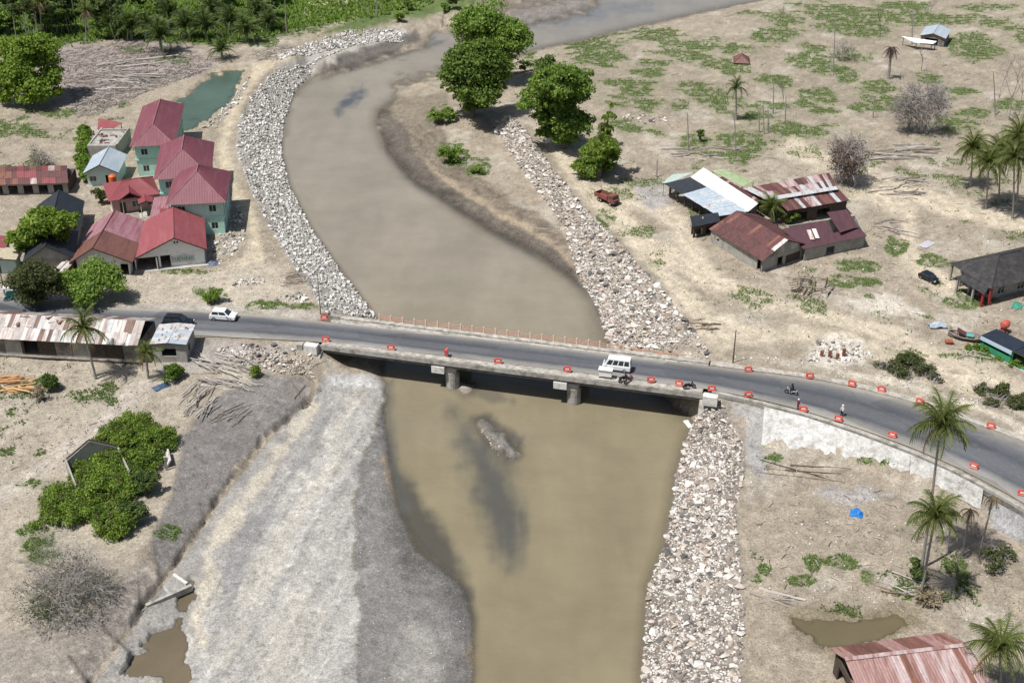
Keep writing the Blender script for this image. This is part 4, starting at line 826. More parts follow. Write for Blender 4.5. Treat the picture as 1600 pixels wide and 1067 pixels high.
for q in ((234, 347, 2.1), (260, 344, 2.1), (262, 310, 2.5), (243, 312, 2.5)):
    P = at(*q)-cn.location; MB().box(P.x-.06, P.x+.06, P.y-.06, P.y+.06, -.3, P.z).build('post', M_WOODD, cn)
# black-roofed house, blue-grey house, ruin, rusty shed
house('black_roof_house', 'house with black metal roof behind the bright spreading tree', (35, 410), (115, 403), (149, 313), 2.4, -0.4, 2.4, 0, 0, M_BLK, M_WALLC, 0.5, 0.5, front=[(2, 3, 0, 2, 'door')], right=[(3, 4, .9, 2, 'window'), (8, 9, .9, 2, 'window')])
house('blue_roof_house', 'small house with blue-grey metal roof and pale teal front', (129, 271.5), (185, 270), (192, 242), 2.3, -0.45, 1.6, 0, 0, M_ZINCB, M_WALLT, 0.45, 0.8, front=[(.4, 1.6, .9, 1.9, 'window'), (3.2, 5.1, 0, 2.0, 'void')])
rn_ = empty('ruined_house', on(165, 246), 0, 'roofless grey concrete house with littered slab behind the blue roof', 'ruin'); O = rn_.location
def ruin(x0, x1, y0, y1, h, m_, nm='wall'): MB().box(x0, x1, y0, y1, -.2, h).build(nm, m_, rn_)
ruin(-2.8, 2.5, -1.0, 0, 2.7, M_WALLC); ruin(-2.8, 2.5, 0.02, 7.5, 2.4, M_CONC, 'roof_slab'); ruin(-2.9, -2.6, .02, 9, 2.6, M_WALLC); ruin(2.4, 2.6, .02, 9, 2.6, M_WALLC); ruin(-2.58, 2.38, 7.52, 7.8, 2.7, M_WALLC)
for i in range(14):
    x, y = random.uniform(-2.2, 2), random.uniform(.5, 7); Mx = Matrix.Translation((x, y, 2.45)) @ Matrix.Rotation(random.uniform(0, 3), 4, 'Z'); MB().box(-.5, .5, -.15, .15, 0, .12, 0, Mx).build('loose_plank', random.choice([M_WOOD, M_PINK, M_WOODD]), rn_)
P0 = empty('lean_to', on(172, 200), 0, 'small red lean-to roof at the back of the grey ruin', 'lean-to'); bpy.context.view_layer.update()
panel(P0, [at(152, 202, 2.0), at(178, 200, 2.0), at(192, 192, 2.5), at(154, 185, 2.9)], M_REDB)
for q in ((154, 200, 1.9), (177, 199, 1.9), (189, 193, 2.4), (156, 187, 2.8)):
    P = at(*q)-P0.location; MB().box(P.x-.06, P.x+.06, P.y-.06, P.y+.06, -.3, P.z).build('post', M_WOODD, P0)
sh = empty('rusty_shed', on(52, 297), 0, 'long low shed with rust-red patchwork roof at the left edge', 'shed'); bpy.context.view_layer.update()
RS = [(M_RUST, 5), (M_REDP, 2), (M_ZINCP, 1.2), (M_RUSTO, 1)]
sheets(sh, [at(-60, 291, 1.7), at(106, 286.5, 1.7), at(104, 267, 3.0), at(-60, 270, 3.0)], 1.1, 2, RS, 11)
sheets(sh, [at(-60, 262, 2.0), at(104, 259, 2.0), at(104, 267, 3.0), at(-60, 270, 3.0)], 1.1, 1, RS, 12)
O = sh.location; a_, b_ = at(-56, 290, 1.7)-O, at(103, 286, 1.7)-O; c_ = at(103, 262, 1.7)-O; t_ = (b_-a_).normalized(); a_ += Vector((-t_.y, t_.x, 0))*.6; b_ += Vector((-t_.y, t_.x, 0))*.6
wall(sh, a_, b_, -.3, 2.0, 2.0, M_WALLC, [(2+i*2.6, 3.6+i*2.6, .3, 1.9, 'void') for i in range(6)]); wall(sh, b_+Vector((0, .2, 0)), b_+Vector((-t_.y, t_.x, 0))*6.4, -.3, 2.0, 2.0, M_RUST)
wall(sh, b_+Vector((-t_.y, t_.x, 0))*6.5, a_+Vector((-t_.y, t_.x, 0))*6.5, -.3, 2.0, 2.0, M_WALLC)
# --- stilt row house beside the road
sv = empty('stilt_house', on(110, 566), 0, 'long stilt house with patchy white and rust roof beside the road', 'house'); O = sv.location; bpy.context.view_layer.update()
ea, eb = at(-130, 523.5, 2.3), at(214, 541, 2.3); t_ = (eb-ea).normalized(); n_ = Vector((-t_.y, t_.x, 0)); up_ = Vector((0, 0, 1))
ra, rb = ea+n_*3.9+up_*1.75, eb+n_*3.9+up_*1.75; ba, bb = ra+n_*3.9-up_*1.75, rb+n_*3.9-up_*1.75
sheets(sv, [ea, eb, rb, ra], 0.62, 2, [(M_ZINCW, 5), (M_DZNC, 4), (M_DBRN, 2.0), (M_ZINC, 1.5)], 21, lift=.09); sheets(sv, [ba, bb, rb, ra], 0.9, 1, [(M_DZNC, 3), (M_DBRN, 2)], 22)
LW = (eb-ea).length; f0 = ea+n_*.7-O; f1 = eb+n_*.7-O; zf = -.35-O.z
for i in range(13):
    s0, s1 = f0.lerp(f1, i/13), f0.lerp(f1, (i+1)/13-.002); wall(sv, s0, s1, zf, 2.25-O.z, 2.25-O.z, [M_WOOD, M_WOODD, M_WOODD, M_WALLC][(i*7) % 4], [(.5, 1.7, .9, 1.9, 'shutter')] if i % 3 == 1 else ([(.3, 2.3, .2, 2.2, 'void')] if i % 4 == 2 else []))
wall(sv, f1+n_*.2, f1+n_*6.2, zf, 2.25-O.z, 2.25-O.z, M_WOOD); wall(sv, f1+n_*6.4, f0+n_*6.4, zf, 2.25-O.z, 2.25-O.z, M_WOOD)
fm = MB(); q = [f0-n_*.5, f1-n_*.5, f1+n_*6.5, f0+n_*6.5]; fm.add([Vector((p_.x, p_.y, zf-.16)) for p_ in q]+[Vector((p_.x, p_.y, zf-.02)) for p_ in q], [(3, 2, 1, 0), (4, 5, 6, 7), (0, 1, 5, 4), (1, 2, 6, 5), (2, 3, 7, 6), (3, 0, 4, 7)]); fm.build('floor_deck', M_WOOD, sv)
for i in range(15):
    for k in (0, 3, 6):
        P = f0.lerp(f1, i/14)+n_*(k-.3); MB().box(P.x-.08, P.x+.08, P.y-.08, P.y+.08, -1.2, zf-.17).build('stilt', M_WOODD, sv)
for i in range(11):                            # loose boards and scraps lying on the ridge
    P = ra.lerp(rb, random.uniform(.25, .98))-O-n_*random.uniform(-.2, 1.6); P.z = ra.z-O.z-.05-.45*max(0, (ra-O-P).dot(n_)); Mx = Matrix.Translation(P) @ Matrix.Rotation(random.uniform(0, 3), 4, 'Z') @ Matrix.Rotation(random.uniform(-.2, .5), 4, 'X'); MB().box(-.9, .9, -.22, .22, .08, .13, 0, Mx).build('loose_board', random.choice([M_DPNK, M_DBRN, M_ZINCW]), sv)
kk = house('roadside_kiosk', 'kiosk with pale grey metal roof at the right end of the stilt house', (233, 538), (291, 538.5), (289, 508), 2.25, -1.0, 0.25, 0, 0, M_ZINCB, M_WALLC, 0.25, 0.3, front=[(1.2, 3.2, 1.2, 2.4, 'void')], left=(), right=[(1, 2, 1.2, 2.3, 'shutter')], sheetspec=(0.9, 1, [(M_ZINC, 3), (M_ZINCW, 1), (M_ZINCB, 2)]))
for i in range(16): P = Vector((random.uniform(.4, kk['W']-.4), random.uniform(.4, 4.5), 3.42)); MB().tube([P, P+Vector((0, 0, .14))], [.16, .1], 6).build('roof_weight', M_CONCD, kk)
# --- sheds on the right plain
gR = -0.95
def shed(name, label, org, cat='shed'):
    r_ = empty(name, on(*org), 0, label, cat); bpy.context.view_layer.update(); return r_
def under(root, line, drop=.06, inset=0.0, m_=M_WALLC, ops=(), name='wall'):
    """walls hanging from a chain of eave points (u, v, z) down to the ground"""
    O = root.location; P = [at(*q)-O for q in line]
    for i, (a, b) in enumerate(zip(P[:-1], P[1:])):
        t = (b-a).normalized(); wall(root, a+t*.05, b-t*.05, -0.4, a.z-drop, b.z-drop, m_, ops[i] if i < len(ops) else ())
SA_ = shed('long_shed', 'long open shed with black, grey and bright white roof strips', (1110, 340))
panel(SA_, [at(1037, 287, 1.7), at(1066, 304, 1.7), at(1108, 292, 3.0), at(1079, 277, 3.0)], M_BLK); sheets(SA_, [at(1066, 304, 1.7), at(1122, 338, 1.7), at(1169, 331, 3.0), at(1108, 292, 3.0)], 0.95, 2, [(M_ZINCB, 5), (M_ZINC, 2), (M_RUST, 1)], 31)
panel(SA_, [at(1099, 262, 2.5), at(1185, 318, 2.5), at(1169, 331, 3.05), at(1079, 277, 3.05)], M_ALU, 'roof_panel', 0.5, 0.03); sheets(SA_, [at(1128, 276, 2.3), at(1187, 313, 2.3), at(1180, 319, 2.45), at(1122, 280, 2.45)], 0.9, 1, [(M_RUST, 3), (M_ZINCP, 1)], 32)
under(SA_, [(1046, 286, 1.7), (1122, 332, 1.7)], .1, 0, M_WOODD, [[(.5+i*2.2, 2.3+i*2.2, .2, 2.6, 'void') for i in range(6)]]); under(SA_, [(1124, 336, 1.7), (1183, 318, 2.4)], .1, 0, M_WOOD); under(SA_, [(1184, 317, 2.4), (1100, 263, 2.4)], .1, 0, M_WOOD)
SG = shed('tarp_roof', 'sagging yellow-green tarp roof behind the bright white shed roof', (1150, 290), 'tarp'); panel(SG, [at(1160, 292, 2.0), at(1178, 284, 2.0), at(1132, 264, 2.2), at(1112, 267, 2.2)], M_GRNR, 'tarp', 1.5, .06)
for q in ((1160, 291, 1.95), (1177, 284, 1.95), (1132, 265, 2.1), (1114, 268, 2.1)): P = at(*q)-SG.location; MB().box(P.x-.05, P.x+.05, P.y-.05, P.y+.05, -.3, P.z).build('post', M_WOOD, SG)
SG2 = shed('tarp_roof', 'pale teal tarp roof at the far left tip of the long shed', (1060, 290), 'tarp'); panel(SG2, [at(1035, 286, 1.6), at(1044, 288, 1.6), at(1084, 270, 2.4), at(1050, 273, 2.2)], mat('pale_teal_tarp', (0.36, 0.44, 0.40), .7, .15), 'tarp', 1.5, .06)
for q in ((1037, 286, 1.55), (1052, 274, 2.1)): P = at(*q)-SG2.location; MB().box(P.x-.05, P.x+.05, P.y-.05, P.y+.05, -.3, P.z).build('post', M_WOOD, SG2)
SB_ = shed('long_shed', 'long shed with striped rust and zinc roof and silver ridge', (1280, 330))
ST_ = [(M_RUST, 4), (M_ZINC, 3), (M_ZINCP, 2.5), (M_BRN, 1.5), (M_ZINCW, 1)]
sheets(SB_, [at(1162, 295, 2.5), at(1295, 270.5, 2.5), at(1306, 293, 3.2), at(1196, 312, 3.2)], 0.75, 2, ST_, 41); sheets(SB_, [at(1230, 330, 1.8), at(1326, 313.5, 1.8), at(1306.6, 292.5, 3.2), at(1212, 310, 3.2)], 0.75, 1, ST_, 42)
mb = MB(); corr(mb, *[at(u, v, 3.3)-SB_.location for u, v in ((1210, 312.5), (1310, 296), (1306, 291), (1206, 307))], .6, .02); mb.build('ridge_cap', M_ZINC, SB_)
under(SB_, [(1230, 328, 1.75), (1324, 312, 1.75)], .08, 0, M_WOODD, [[(1, 4, .3, 2.3, 'void'), (6, 8.5, .3, 2.3, 'void')]]); under(SB_, [(1323, 311, 1.75), (1294, 273, 2.4)], .1, 0, M_WOOD); under(SB_, [(1293, 273, 2.4), (1168, 296, 2.4)], .1, 0, M_WOOD)
SC_ = shed('rusty_barn', 'rust-red gabled barn with grey board front facing the track', (1190, 428), 'barn')
sheets(SC_, [at(1107.5, 358, 1.35), at(1190.6, 408.5, 1.35), at(1231, 375.6, 3.5), at(1151, 329.7, 3.5)], 0.8, 2, [(M_RUST, 12), (M_RUSTO, 1), (M_ZINCW, 1.0)], 52); sheets(SC_, [at(1185, 336, 1.5), at(1259, 382, 1.5), at(1231, 375.6, 3.5), at(1151, 329.7, 3.5)], 0.9, 1, [(M_RUST, 6), (M_BRN, 1)], 53)
under(SC_, [(1111, 358, 1.3), (1190, 405, 1.3)], .1, 0, M_WALLC, [[(1, 2.2, 1.1, 1.9, 'void'), (11.8, 15.2, .2, 2.2, 'void')]])
O = SC_.location; a_, b_, c_ = at(1192, 406, 1.3)-O, at(1257, 381, 1.45)-O, at(1230, 377, 3.4)-O; tt = (b_-a_); L_ = tt.xy.length
wall(SC_, a_, b_, -.4, 1.3-O.z, 1.3-O.z, M_WALLC, [(3.4, 4.6, .3, 1.9, 'void'), (5.2, 8.6, .3, 1.75, 'shutter')])
for i in range(12):                            # upright gable boards
    s0, s1 = i/12, (i+1)/12; f = lambda s: 1.3+(2.05*s/.5 if s < .5 else 2.05*(1-s)/.5); p0, p1 = a_.lerp(b_, s0), a_.lerp(b_, s1-.004)
    MB().add([Vector((p0.x, p0.y, 1.32-O.z)), Vector((p1.x, p1.y, 1.32-O.z)), Vector((p1.x, p1.y, max(f(s1), 1.36)-O.z)), Vector((p0.x, p0.y, max(f(s0), 1.36)-O.z))], [(0, 1, 2, 3)]).build('gable_board', random.choice([M_WOOD, M_WALLC, M_ZINC]), SC_)
under(SC_, [(1256, 380, 1.4), (1186, 337, 1.4)], .1, 0, M_WALLC)
SD_ = shed('long_shed', 'dark maroon shed with a gap torn in its roof', (1300, 405))
panel(SD_, [at(1256, 389.5, 1.3), at(1310, 378, 1.3), at(1291, 345, 2.9), at(1222, 358, 2.9)], M_RUSTD); panel(SD_, [at(1310, 378, 1.3), at(1355, 369, 1.3), at(1343, 355, 2.0), at(1302, 364, 2.0)], M_RUSTD); panel(SD_, [at(1313, 363.6, 2.3), at(1342, 354, 2.3), at(1323, 327.5, 3.0), at(1292, 332, 3.0)], M_RUSTD)
for q in ((1265, 370), (1273, 368)): a_ = at(q[0], q[1], 2.1); sheets(SD_, [a_+Vector((0, -.8, -.15)), a_+Vector((.6, -.8, -.15)), a_+Vector((.3, 1.2, .62)), a_+Vector((-.3, 1.2, .62))], 2, 1, [(M_ZINCW, 1)], 3)
under(SD_, [(1258, 388, 1.25), (1352, 368, 1.25)], .05, 0, M_WALLC, [[(4.2, 5.8, .3, 1.9, 'void')]]); under(SD_, [(1353, 367, 1.25), (1338, 338, 1.6)], .05, 0, M_WALLC); under(SD_, [(1336, 336, 1.6), (1232, 352, 1.6)], .05, 0, M_WALLC)
SE_ = shed('hut', 'small black-roofed hut beside the barn with a pale post', (1100, 368), 'hut'); panel(SE_, [at(1082, 355, 1.4), at(1126, 346, 1.4), at(1122, 332, 2.2), at(1078, 338, 2.2)], M_BLK)
under(SE_, [(1084, 353, 1.35), (1124, 345, 1.35)], .05, 0, M_WOODD, [[(.4, 1.8, .6, 1.9, 'void'), (2.4, 3.8, .2, 1.9, 'void')]]); under(SE_, [(1122, 334, 2.1), (1081, 340, 2.1)], .05, 0, M_WOODD)
Pq = at(1096, 366, gR)-SE_.location; MB().box(Pq.x-.1, Pq.x+.1, Pq.y-.1, Pq.y+.1, -.3, 3.0).build('post', M_FRAME, SE_)
# --- charcoal-tiled house at the right edge
bh = house('tiled_house', 'house with charcoal tiled hip roof and pillared porch at the right edge', (1483, 411.5), (1549, 452), (1668, 424), 2.1, -0.95, 2.5, 5.0, 5.5, M_TILE, M_WALLC, 1.6, 1.6, front=[(2.5, 3.7, 0, 2.2, 'door'), (4.6, 6.2, .8, 2.1, 'window')], right=[(1.2, 2.6, .8, 2.1, 'window'), (5, 6.4, .8, 2.1, 'window')])
Wd = bh['W']
for i in range(5): x = .35+i*(Wd-.7)/4; MB().box(x-.16, x+.16, .25, .57, 0, 2.98).build('porch_pillar', M_RPIL if i > 2 else M_WALLC, bh)
MB().box(-.2, Wd+.2, -.5, 1.6, -.3, .1).build('porch_floor', M_FLOOR, bh)
pr = MB(); corr(pr, Vector((3.2, -1.4, 2.5)), Vector((Wd+.1, -1.4, 2.5)), Vector((Wd-1.0, .8, 3.25)), Vector((4.2, .8, 3.25))); pr.build('porch_roof', M_TILE, bh)
for x in (3.6, 7.0, Wd-.3): MB().box(x-.14, x+.14, -1.2, -.92, 0, 2.5).build('porch_pillar', M_RPIL if x > 9 else M_WALLC, bh)
kr = house('roadside_stall', 'stall with flat navy roof and green and blue boards at the right edge', (1533, 524), (1640, 577), (1660, 564), 1.5, -0.65, 0.15, 0, 0, M_NAVY, M_GRNP, 0.25, 0.25, cat='stall', front=[(.3, 4.4, 1.0, 1.55, 'void'), (5, 8, .3, 1.9, 'void'), (8.6, 12, .3, 1.9, 'void')])
MB().box(0.05, 5.2, -.12, -.04, 1.55, 2.1).build('fascia_board', M_LBLU, kr); MB().box(0.1, 5.1, .1, .2, .1, .95).build('counter_board', M_GRNP, kr)
# --- house in the lower right corner
hb = shed('rusty_house', 'house with streaked pink and rust metal roof in the lower right corner', (1300, 1060), 'house')
RP = [(M_DPNK, 5), (M_ZINCP, 3), (M_BRN, 1.2), (M_RUSTO, 1)]
sheets(hb, [at(1294, 1012.5, 0.2), at(1474, 988, 0.2), at(1512, 1006, 1.3), at(1320, 1029, 1.3)], 0.62, 1, [(M_BRN, 3), (M_DPNK, 3), (M_RUSTO, 1)], 61, lift=.03); sheets(hb, [at(1362, 1128, -0.3), at(1568, 1102, -0.3), at(1512, 1006, 1.35), at(1320, 1029, 1.35)], 0.62, 1, RP, 62, lift=.03)
mb = MB(); corr(mb, *[at(u, v, 1.42)-hb.location for u, v in ((1321, 1032), (1513, 1009), (1511, 1003.5), (1319, 1026))], .6, .02); mb.build('ridge_cap', M_ZINCP, hb)
under(hb, [(1306, 1018, .15), (1352, 1108, -.2)], .1, 0, M_WOODD, [[(1, 5.2, .4, 2.2, 'void')]]); under(hb, [(1354, 1112, -.2), (1550, 1090, -.2)], .1, 0, M_WOOD); under(hb, [(1550, 1088, -.2), (1484, 996, .15)], .1, 0, M_WOOD); under(hb, [(1482, 994, .15), (1308, 1016, .15)], .1, 0, M_WOOD)
# --- far shelters
fs = house('field_shelter', 'small field shelter with blue-grey metal roof on the far plain', (1437, 56), (1478, 61), (1497, 48), 1.0, -1.2, 0.9, 0, 0, M_ZINCB, M_WOOD, 0.3, 0.3, cat='shelter', front=[(1, 4, .2, 1.8, 'void')], left=(), right=())
fw = shed('sheet_roof', 'low white sheet roof in front of the far field shelter', (1440, 68), 'shelter'); panel(fw, [at(1430, 67, .4), at(1458, 69, .4), at(1464, 65, .8), at(1408, 57, .8)], M_ALU)
for q in ((1432, 66.5, .3), (1456, 68, .3), (1462, 65.5, .7), (1412, 58, .7)): P = at(*q)-fw.location; MB().box(P.x-.08, P.x+.08, P.y-.08, P.y+.08, -.3, P.z).build('post', M_WOOD, fw)
house('fallen_roof', 'collapsed rust-brown hip roof lying on the far grass', (1146, 99), (1172, 100), (1171, 90), -0.9, -1.3, 1.5, 1.6, 1.6, M_BRN, M_WOODD, .2, .2, cat='roof', front=None, back=None, left=None, right=None)
# --- left edge: awning shop, small white roof
house('awning_shop', 'shop with beige awning roof at the left edge by the road', (-60, 410), (25, 406), (34, 388), 2.3, -.35, .5, 0, 0, mat('beige_sheet_roof', (.42, .37, .27), .7, .2), M_WALLT, .4, .6, cat='shop', front=[(1, 5, .1, 2.2, 'void')], left=(), right=())
house('lean_to', 'small pale metal lean-to between the black roof and the round trees', (80, 427), (99, 428), (105, 410), 2.0, -.35, .25, 0, 0, M_ZINCW, M_WOODD, .2, .2, cat='lean-to', front=None, left=(), right=())
house('red_roof_shop', 'shop with red roof and green fascia at the far left edge', (-70, 392), (8, 388), (16, 370), 2.6, -.4, .8, 0, 0, M_REDB, M_GRNP, .4, .4, cat='shop', left=(), right=())
# ================================================================ PLANTS
L_MID = leafmat('broad_leaves', (0.09, 0.155, 0.03), (0.185, 0.28, 0.055), (0.295, 0.38, 0.09))
L_BRT = leafmat('bright_leaves', (0.115, 0.185, 0.026), (0.205, 0.295, 0.046), (0.32, 0.40, 0.085))
L_DRK = leafmat('dark_leaves', (0.06, 0.105, 0.032), (0.12, 0.18, 0.052), (0.20, 0.25, 0.085))
L_OLV = leafmat('olive_leaves', (0.06, 0.08, 0.03), (0.11, 0.135, 0.05), (0.17, 0.175, 0.08))
L_VIN = leafmat('vine_leaves', (0.06, 0.125, 0.022), (0.14, 0.235, 0.035), (0.30, 0.35, 0.06))
L_PLM = leafmat('palm_leaflets', (0.065, 0.09, 0.024), (0.125, 0.155, 0.04), (0.22, 0.215, 0.07), 0.3)
L_PLD = leafmat('dry_palm_leaflets', (0.10, 0.065, 0.035), (0.19, 0.14, 0.07), (0.27, 0.22, 0.12), 0.15)
L_OIL = leafmat('oil_palm_leaflets', (0.06, 0.09, 0.032), (0.115, 0.16, 0.052), (0.21, 0.225, 0.09), 0.35)
L_DED = leafmat('dead_brown_leaves', (0.085, 0.05, 0.038), (0.15, 0.095, 0.07), (0.21, 0.15, 0.11), 0.15)
L_BLK = leafmat('scorched_fronds', (0.035, 0.025, 0.02), (0.08, 0.055, 0.045), (0.12, 0.09, 0.07), 0.1)
L_GRS = leafmat('grass_blades', (0.09, 0.13, 0.04), (0.15, 0.21, 0.06), (0.23, 0.275, 0.09), 0.35)
L_STR = leafmat('dry_stalks', (0.16, 0.13, 0.08), (0.26, 0.215, 0.14), (0.36, 0.31, 0.21), 0.1)
M_BARK = mat('bark', (0.17, 0.145, 0.12), 0.95, 0.3, 3.0); M_PBARK = mat('palm_bark', (0.26, 0.245, 0.225), 0.95, 0.25, 3.0); M_GBARK = mat('dead_grey_wood', (0.30, 0.275, 0.26), 0.95, 0.25, 3.0)
def leaves(cen, rad, n, size, rng, squash=(1, 1, 0.8), elong=1.5, droop=0.0):
    """leaf quads on the shells of many small clumps"""
    cen = np.asarray(cen, float); rad = np.asarray(rad, float); w = rad**2; k = rng.choice(len(cen), n, p=w/w.sum())
    d = rng.normal(size=(n, 3)); d /= np.linalg.norm(d, axis=1)[:, None]; d[:, 2] = np.where(d[:, 2] < -0.3, -d[:, 2]*0.6, d[:, 2])
    rr = rad[k]*rng.uniform(0.5, 1.22, n)
    P = cen[k]+d*rr[:, None]*np.array(squash)
    nn = d+rng.normal(size=(n, 3))*0.65+np.array([0, 0, 0.35]); nn /= np.linalg.norm(nn, axis=1)[:, None]
    t = np.cross(nn, rng.normal(size=(n, 3))); t /= np.linalg.norm(t, axis=1)[:, None]+1e-9
    if droop: t = t*(1-droop)+np.array([0, 0, -1.0])*droop; t /= np.linalg.norm(t, axis=1)[:, None]+1e-9
    b = np.cross(nn, t); s = size*rng.uniform(0.6, 1.4, n)[:, None]
    q = np.stack([P-t*s*elong*.5, P+b*s*.5, P+t*s*elong*.5, P-b*s*.5], 1)
    return q.reshape(-1, 3), np.arange(n*4).reshape(n, 4)
def clumps(blobs, per, rng, sub=0.42, flat=0.8):
    """break big blobs (x, y, z, r) into small clumps near their surface"""
    C_, R_ = [], []
    for (x, y, z, r_) in blobs:
        m_ = max(4, int(per*(r_**1.3)))
        d = rng.normal(size=(m_, 3)); d /= np.linalg.norm(d, axis=1)[:, None]; f = rng.uniform(0.35, 0.85, m_)[:, None]
        p_ = np.array([x, y, z])+d*f*r_*np.array([1, 1, flat]); C_.append(p_); R_.append(r_*sub*rng.uniform(0.6, 1.25, m_))
    return np.concatenate(C_), np.concatenate(R_)
def vp(u, v, y0):
    d = ray(u, v); return CP+d*(y0/d.y)
def tree(name, label, base, blobs, mtl, nleaf, size, seed, cat='tree', group=None, trunk=None, per=5, limbs=True, bark=None, depth=0.9, elong=1.5, droop=0.0, sub=.42):
    """blobs: photo-pixel circles (u, v, r) standing over the base point"""
    rng = np.random.default_rng(seed); B = on(*base); root = empty(name, B, 0, label, cat, group); s = pxm(base[1])*0.97
    bl = []
    for (u, v, r_) in blobs:
        p_ = vp(u, v, B.y)-B; bl.append((p_.x, float(rng.uniform(-1, 1))*r_/s*depth, max(p_.z, r_/s*.5), r_/s))
    for (x, y, z, r_) in list(bl):                # straggling outliers break the outline
        for _ in range(3):
            d = rng.normal(size=3); d /= np.linalg.norm(d); d[2] = abs(d[2])*.8-.2; k_ = r_*rng.uniform(.85, 1.2); bl.append((x+d[0]*k_, y+d[1]*k_, max(z+d[2]*k_, .5), r_*rng.uniform(.22, .4)))
    cc, rr = clumps(bl, per, rng, sub); V, F = leaves(cc, rr, nleaf, size, rng, elong=elong, droop=droop)
    link('crown', npmesh('crown', V, F, mtl), root)
    hmax = max(b[2] for b in bl); tr_ = trunk or max(.18, hmax*.03)
    mb = MB(); mb.tube([(0, 0, -.4), (tr_*.3, 0, hmax*.3), (0, 0, hmax*.75)], [tr_*1.25, tr_, tr_*.4], 8)
    tk = mb.build('trunk', bark or M_BARK, root)
    if limbs:
        for (x, y, z, r_) in bl[:7]:
            m_ = MB(); m_.tube([(0, 0, hmax*.25), (x*.5, y*.5, hmax*.25+(z-hmax*.25)*.6), (x*.9, y*.9, z)], [tr_*.6, tr_*.35, tr_*.1], 6); m_.build('limb', bark or M_BARK, root)
    return root
tree('broadleaf_tree', 'large rounded tree at the water, rearmost of the river clump', (778, 132), [(765,35,36),(732,45,30),(800,50,32),(745,70,28),(790,75,28),(815,62,20),(770,60,30),(715,40,16)], L_MID, 30000, .38, 1)
tree('broadleaf_tree', 'large rounded tree in front of the rearmost river tree', (738, 182), [(735,95,36),(765,100,33),(715,120,26),(750,130,36),(785,112,20),(725,150,20),(745,78,28),(770,140,22),(700,135,12),(735,165,18),(755,162,16)], L_MID, 32000, .38, 2)
tree('broadleaf_tree', 'big spreading tree right of the upper stone bank', (880, 232), [(870,120,34),(895,125,30),(850,145,30),(905,150,22),(828,155,21),(818,165,12),(870,165,34),(890,190,30),(865,205,24),(905,185,20),(848,182,20),(880,215,20),(850,208,14)], L_MID, 34000, .38, 3)
tree('bamboo_clump', 'bright narrow bamboo clump at the foot of the big spreading tree', (935, 278), [(935,250,27),(918,260,20),(950,260,19),(943,226,21),(949,204,15),(954,182,11),(957,166,6)], L_BRT, 11000, .3, 4, elong=2.4, droop=.3)
tree('broadleaf_tree', 'large bright tree at the upper left edge above the rusty shed', (50, 160), [(20,90,30),(55,92,32),(80,118,22),(30,122,32),(60,135,30),(0,112,26),(45,72,22),(92,140,12),(15,142,18)], L_BRT, 32000, .38, 5)
tree('round_tree', 'olive round tree at the left edge of the road', (58, 476), [(34,440,25),(60,430,29),(84,443,24),(55,452,26),(20,446,14),(96,450,12)], L_OLV, 15000, .24, 6, sub=.42, per=14)
tree('round_tree', 'green round tree beside the white house with the brown roof', (142, 474), [(114,444,25),(145,438,29),(170,441,25),(140,454,26),(186,447,12)], L_MID, 15000, .24, 7, sub=.42, per=14)
tree('mango_tree', 'bright leafy tree with drooping leaves before the black roof', (72, 410), [(65,346,29),(92,356,23),(42,364,24),(70,378,31),(97,384,18),(38,388,15),(78,398,18)], L_BRT, 14000, .3, 8, elong=2.6, droop=.35)
# --- palms
def frond_mesh(name, Lf, rise, drop, mtl, lw, n=15, seed=0, hang=0.5):
    rng = random.Random(seed); mb = MB(); P = []
    for i in range(n+1):
        t = i/n; P.append(Vector((Lf*t*(1-.12*t), 0, rise*math.sin(min(1, t*1.1)*1.6)-drop*t*t)))
    mb.tube(P, [0.05*(1-.8*i/n) for i in range(n+1)], 3, 0, False)
    for i in range(2, n+1):
        t = i/n; ll = lw*math.sin(math.pi*min(1, .14+.86*t)**.8)*rng.uniform(.8, 1.1)+.1; w = Lf/n*.62
        for s in (-1, 1):
            tip = P[i]+Vector((ll*.45, s*ll*.8, -ll*hang*rng.uniform(.6, 1.3))); mb.add([P[i]-Vector((w*.5, 0, 0)), P[i]+Vector((w*.5, 0, 0)), tip], [(0, 1, 2)])
    return mb.mesh(name, [mtl])
FR = {'g': [frond_mesh('frond', 1, .28, .12+.14*i, L_PLM, .30, 18, i, .4+.12*i) for i in range(5)], 'd': [frond_mesh('dry_frond', 1, .12, .5+.1*i, L_PLD, .2, 14, i, .8) for i in range(3)], 'o': [frond_mesh('frond', 1, .38, .18+.16*i, L_OIL, .25, 18, i+9, .4) for i in range(5)], 'k': [frond_mesh('dead_frond', 1, .08, .7, L_BLK, .12, 10, i, .9) for i in range(3)]}
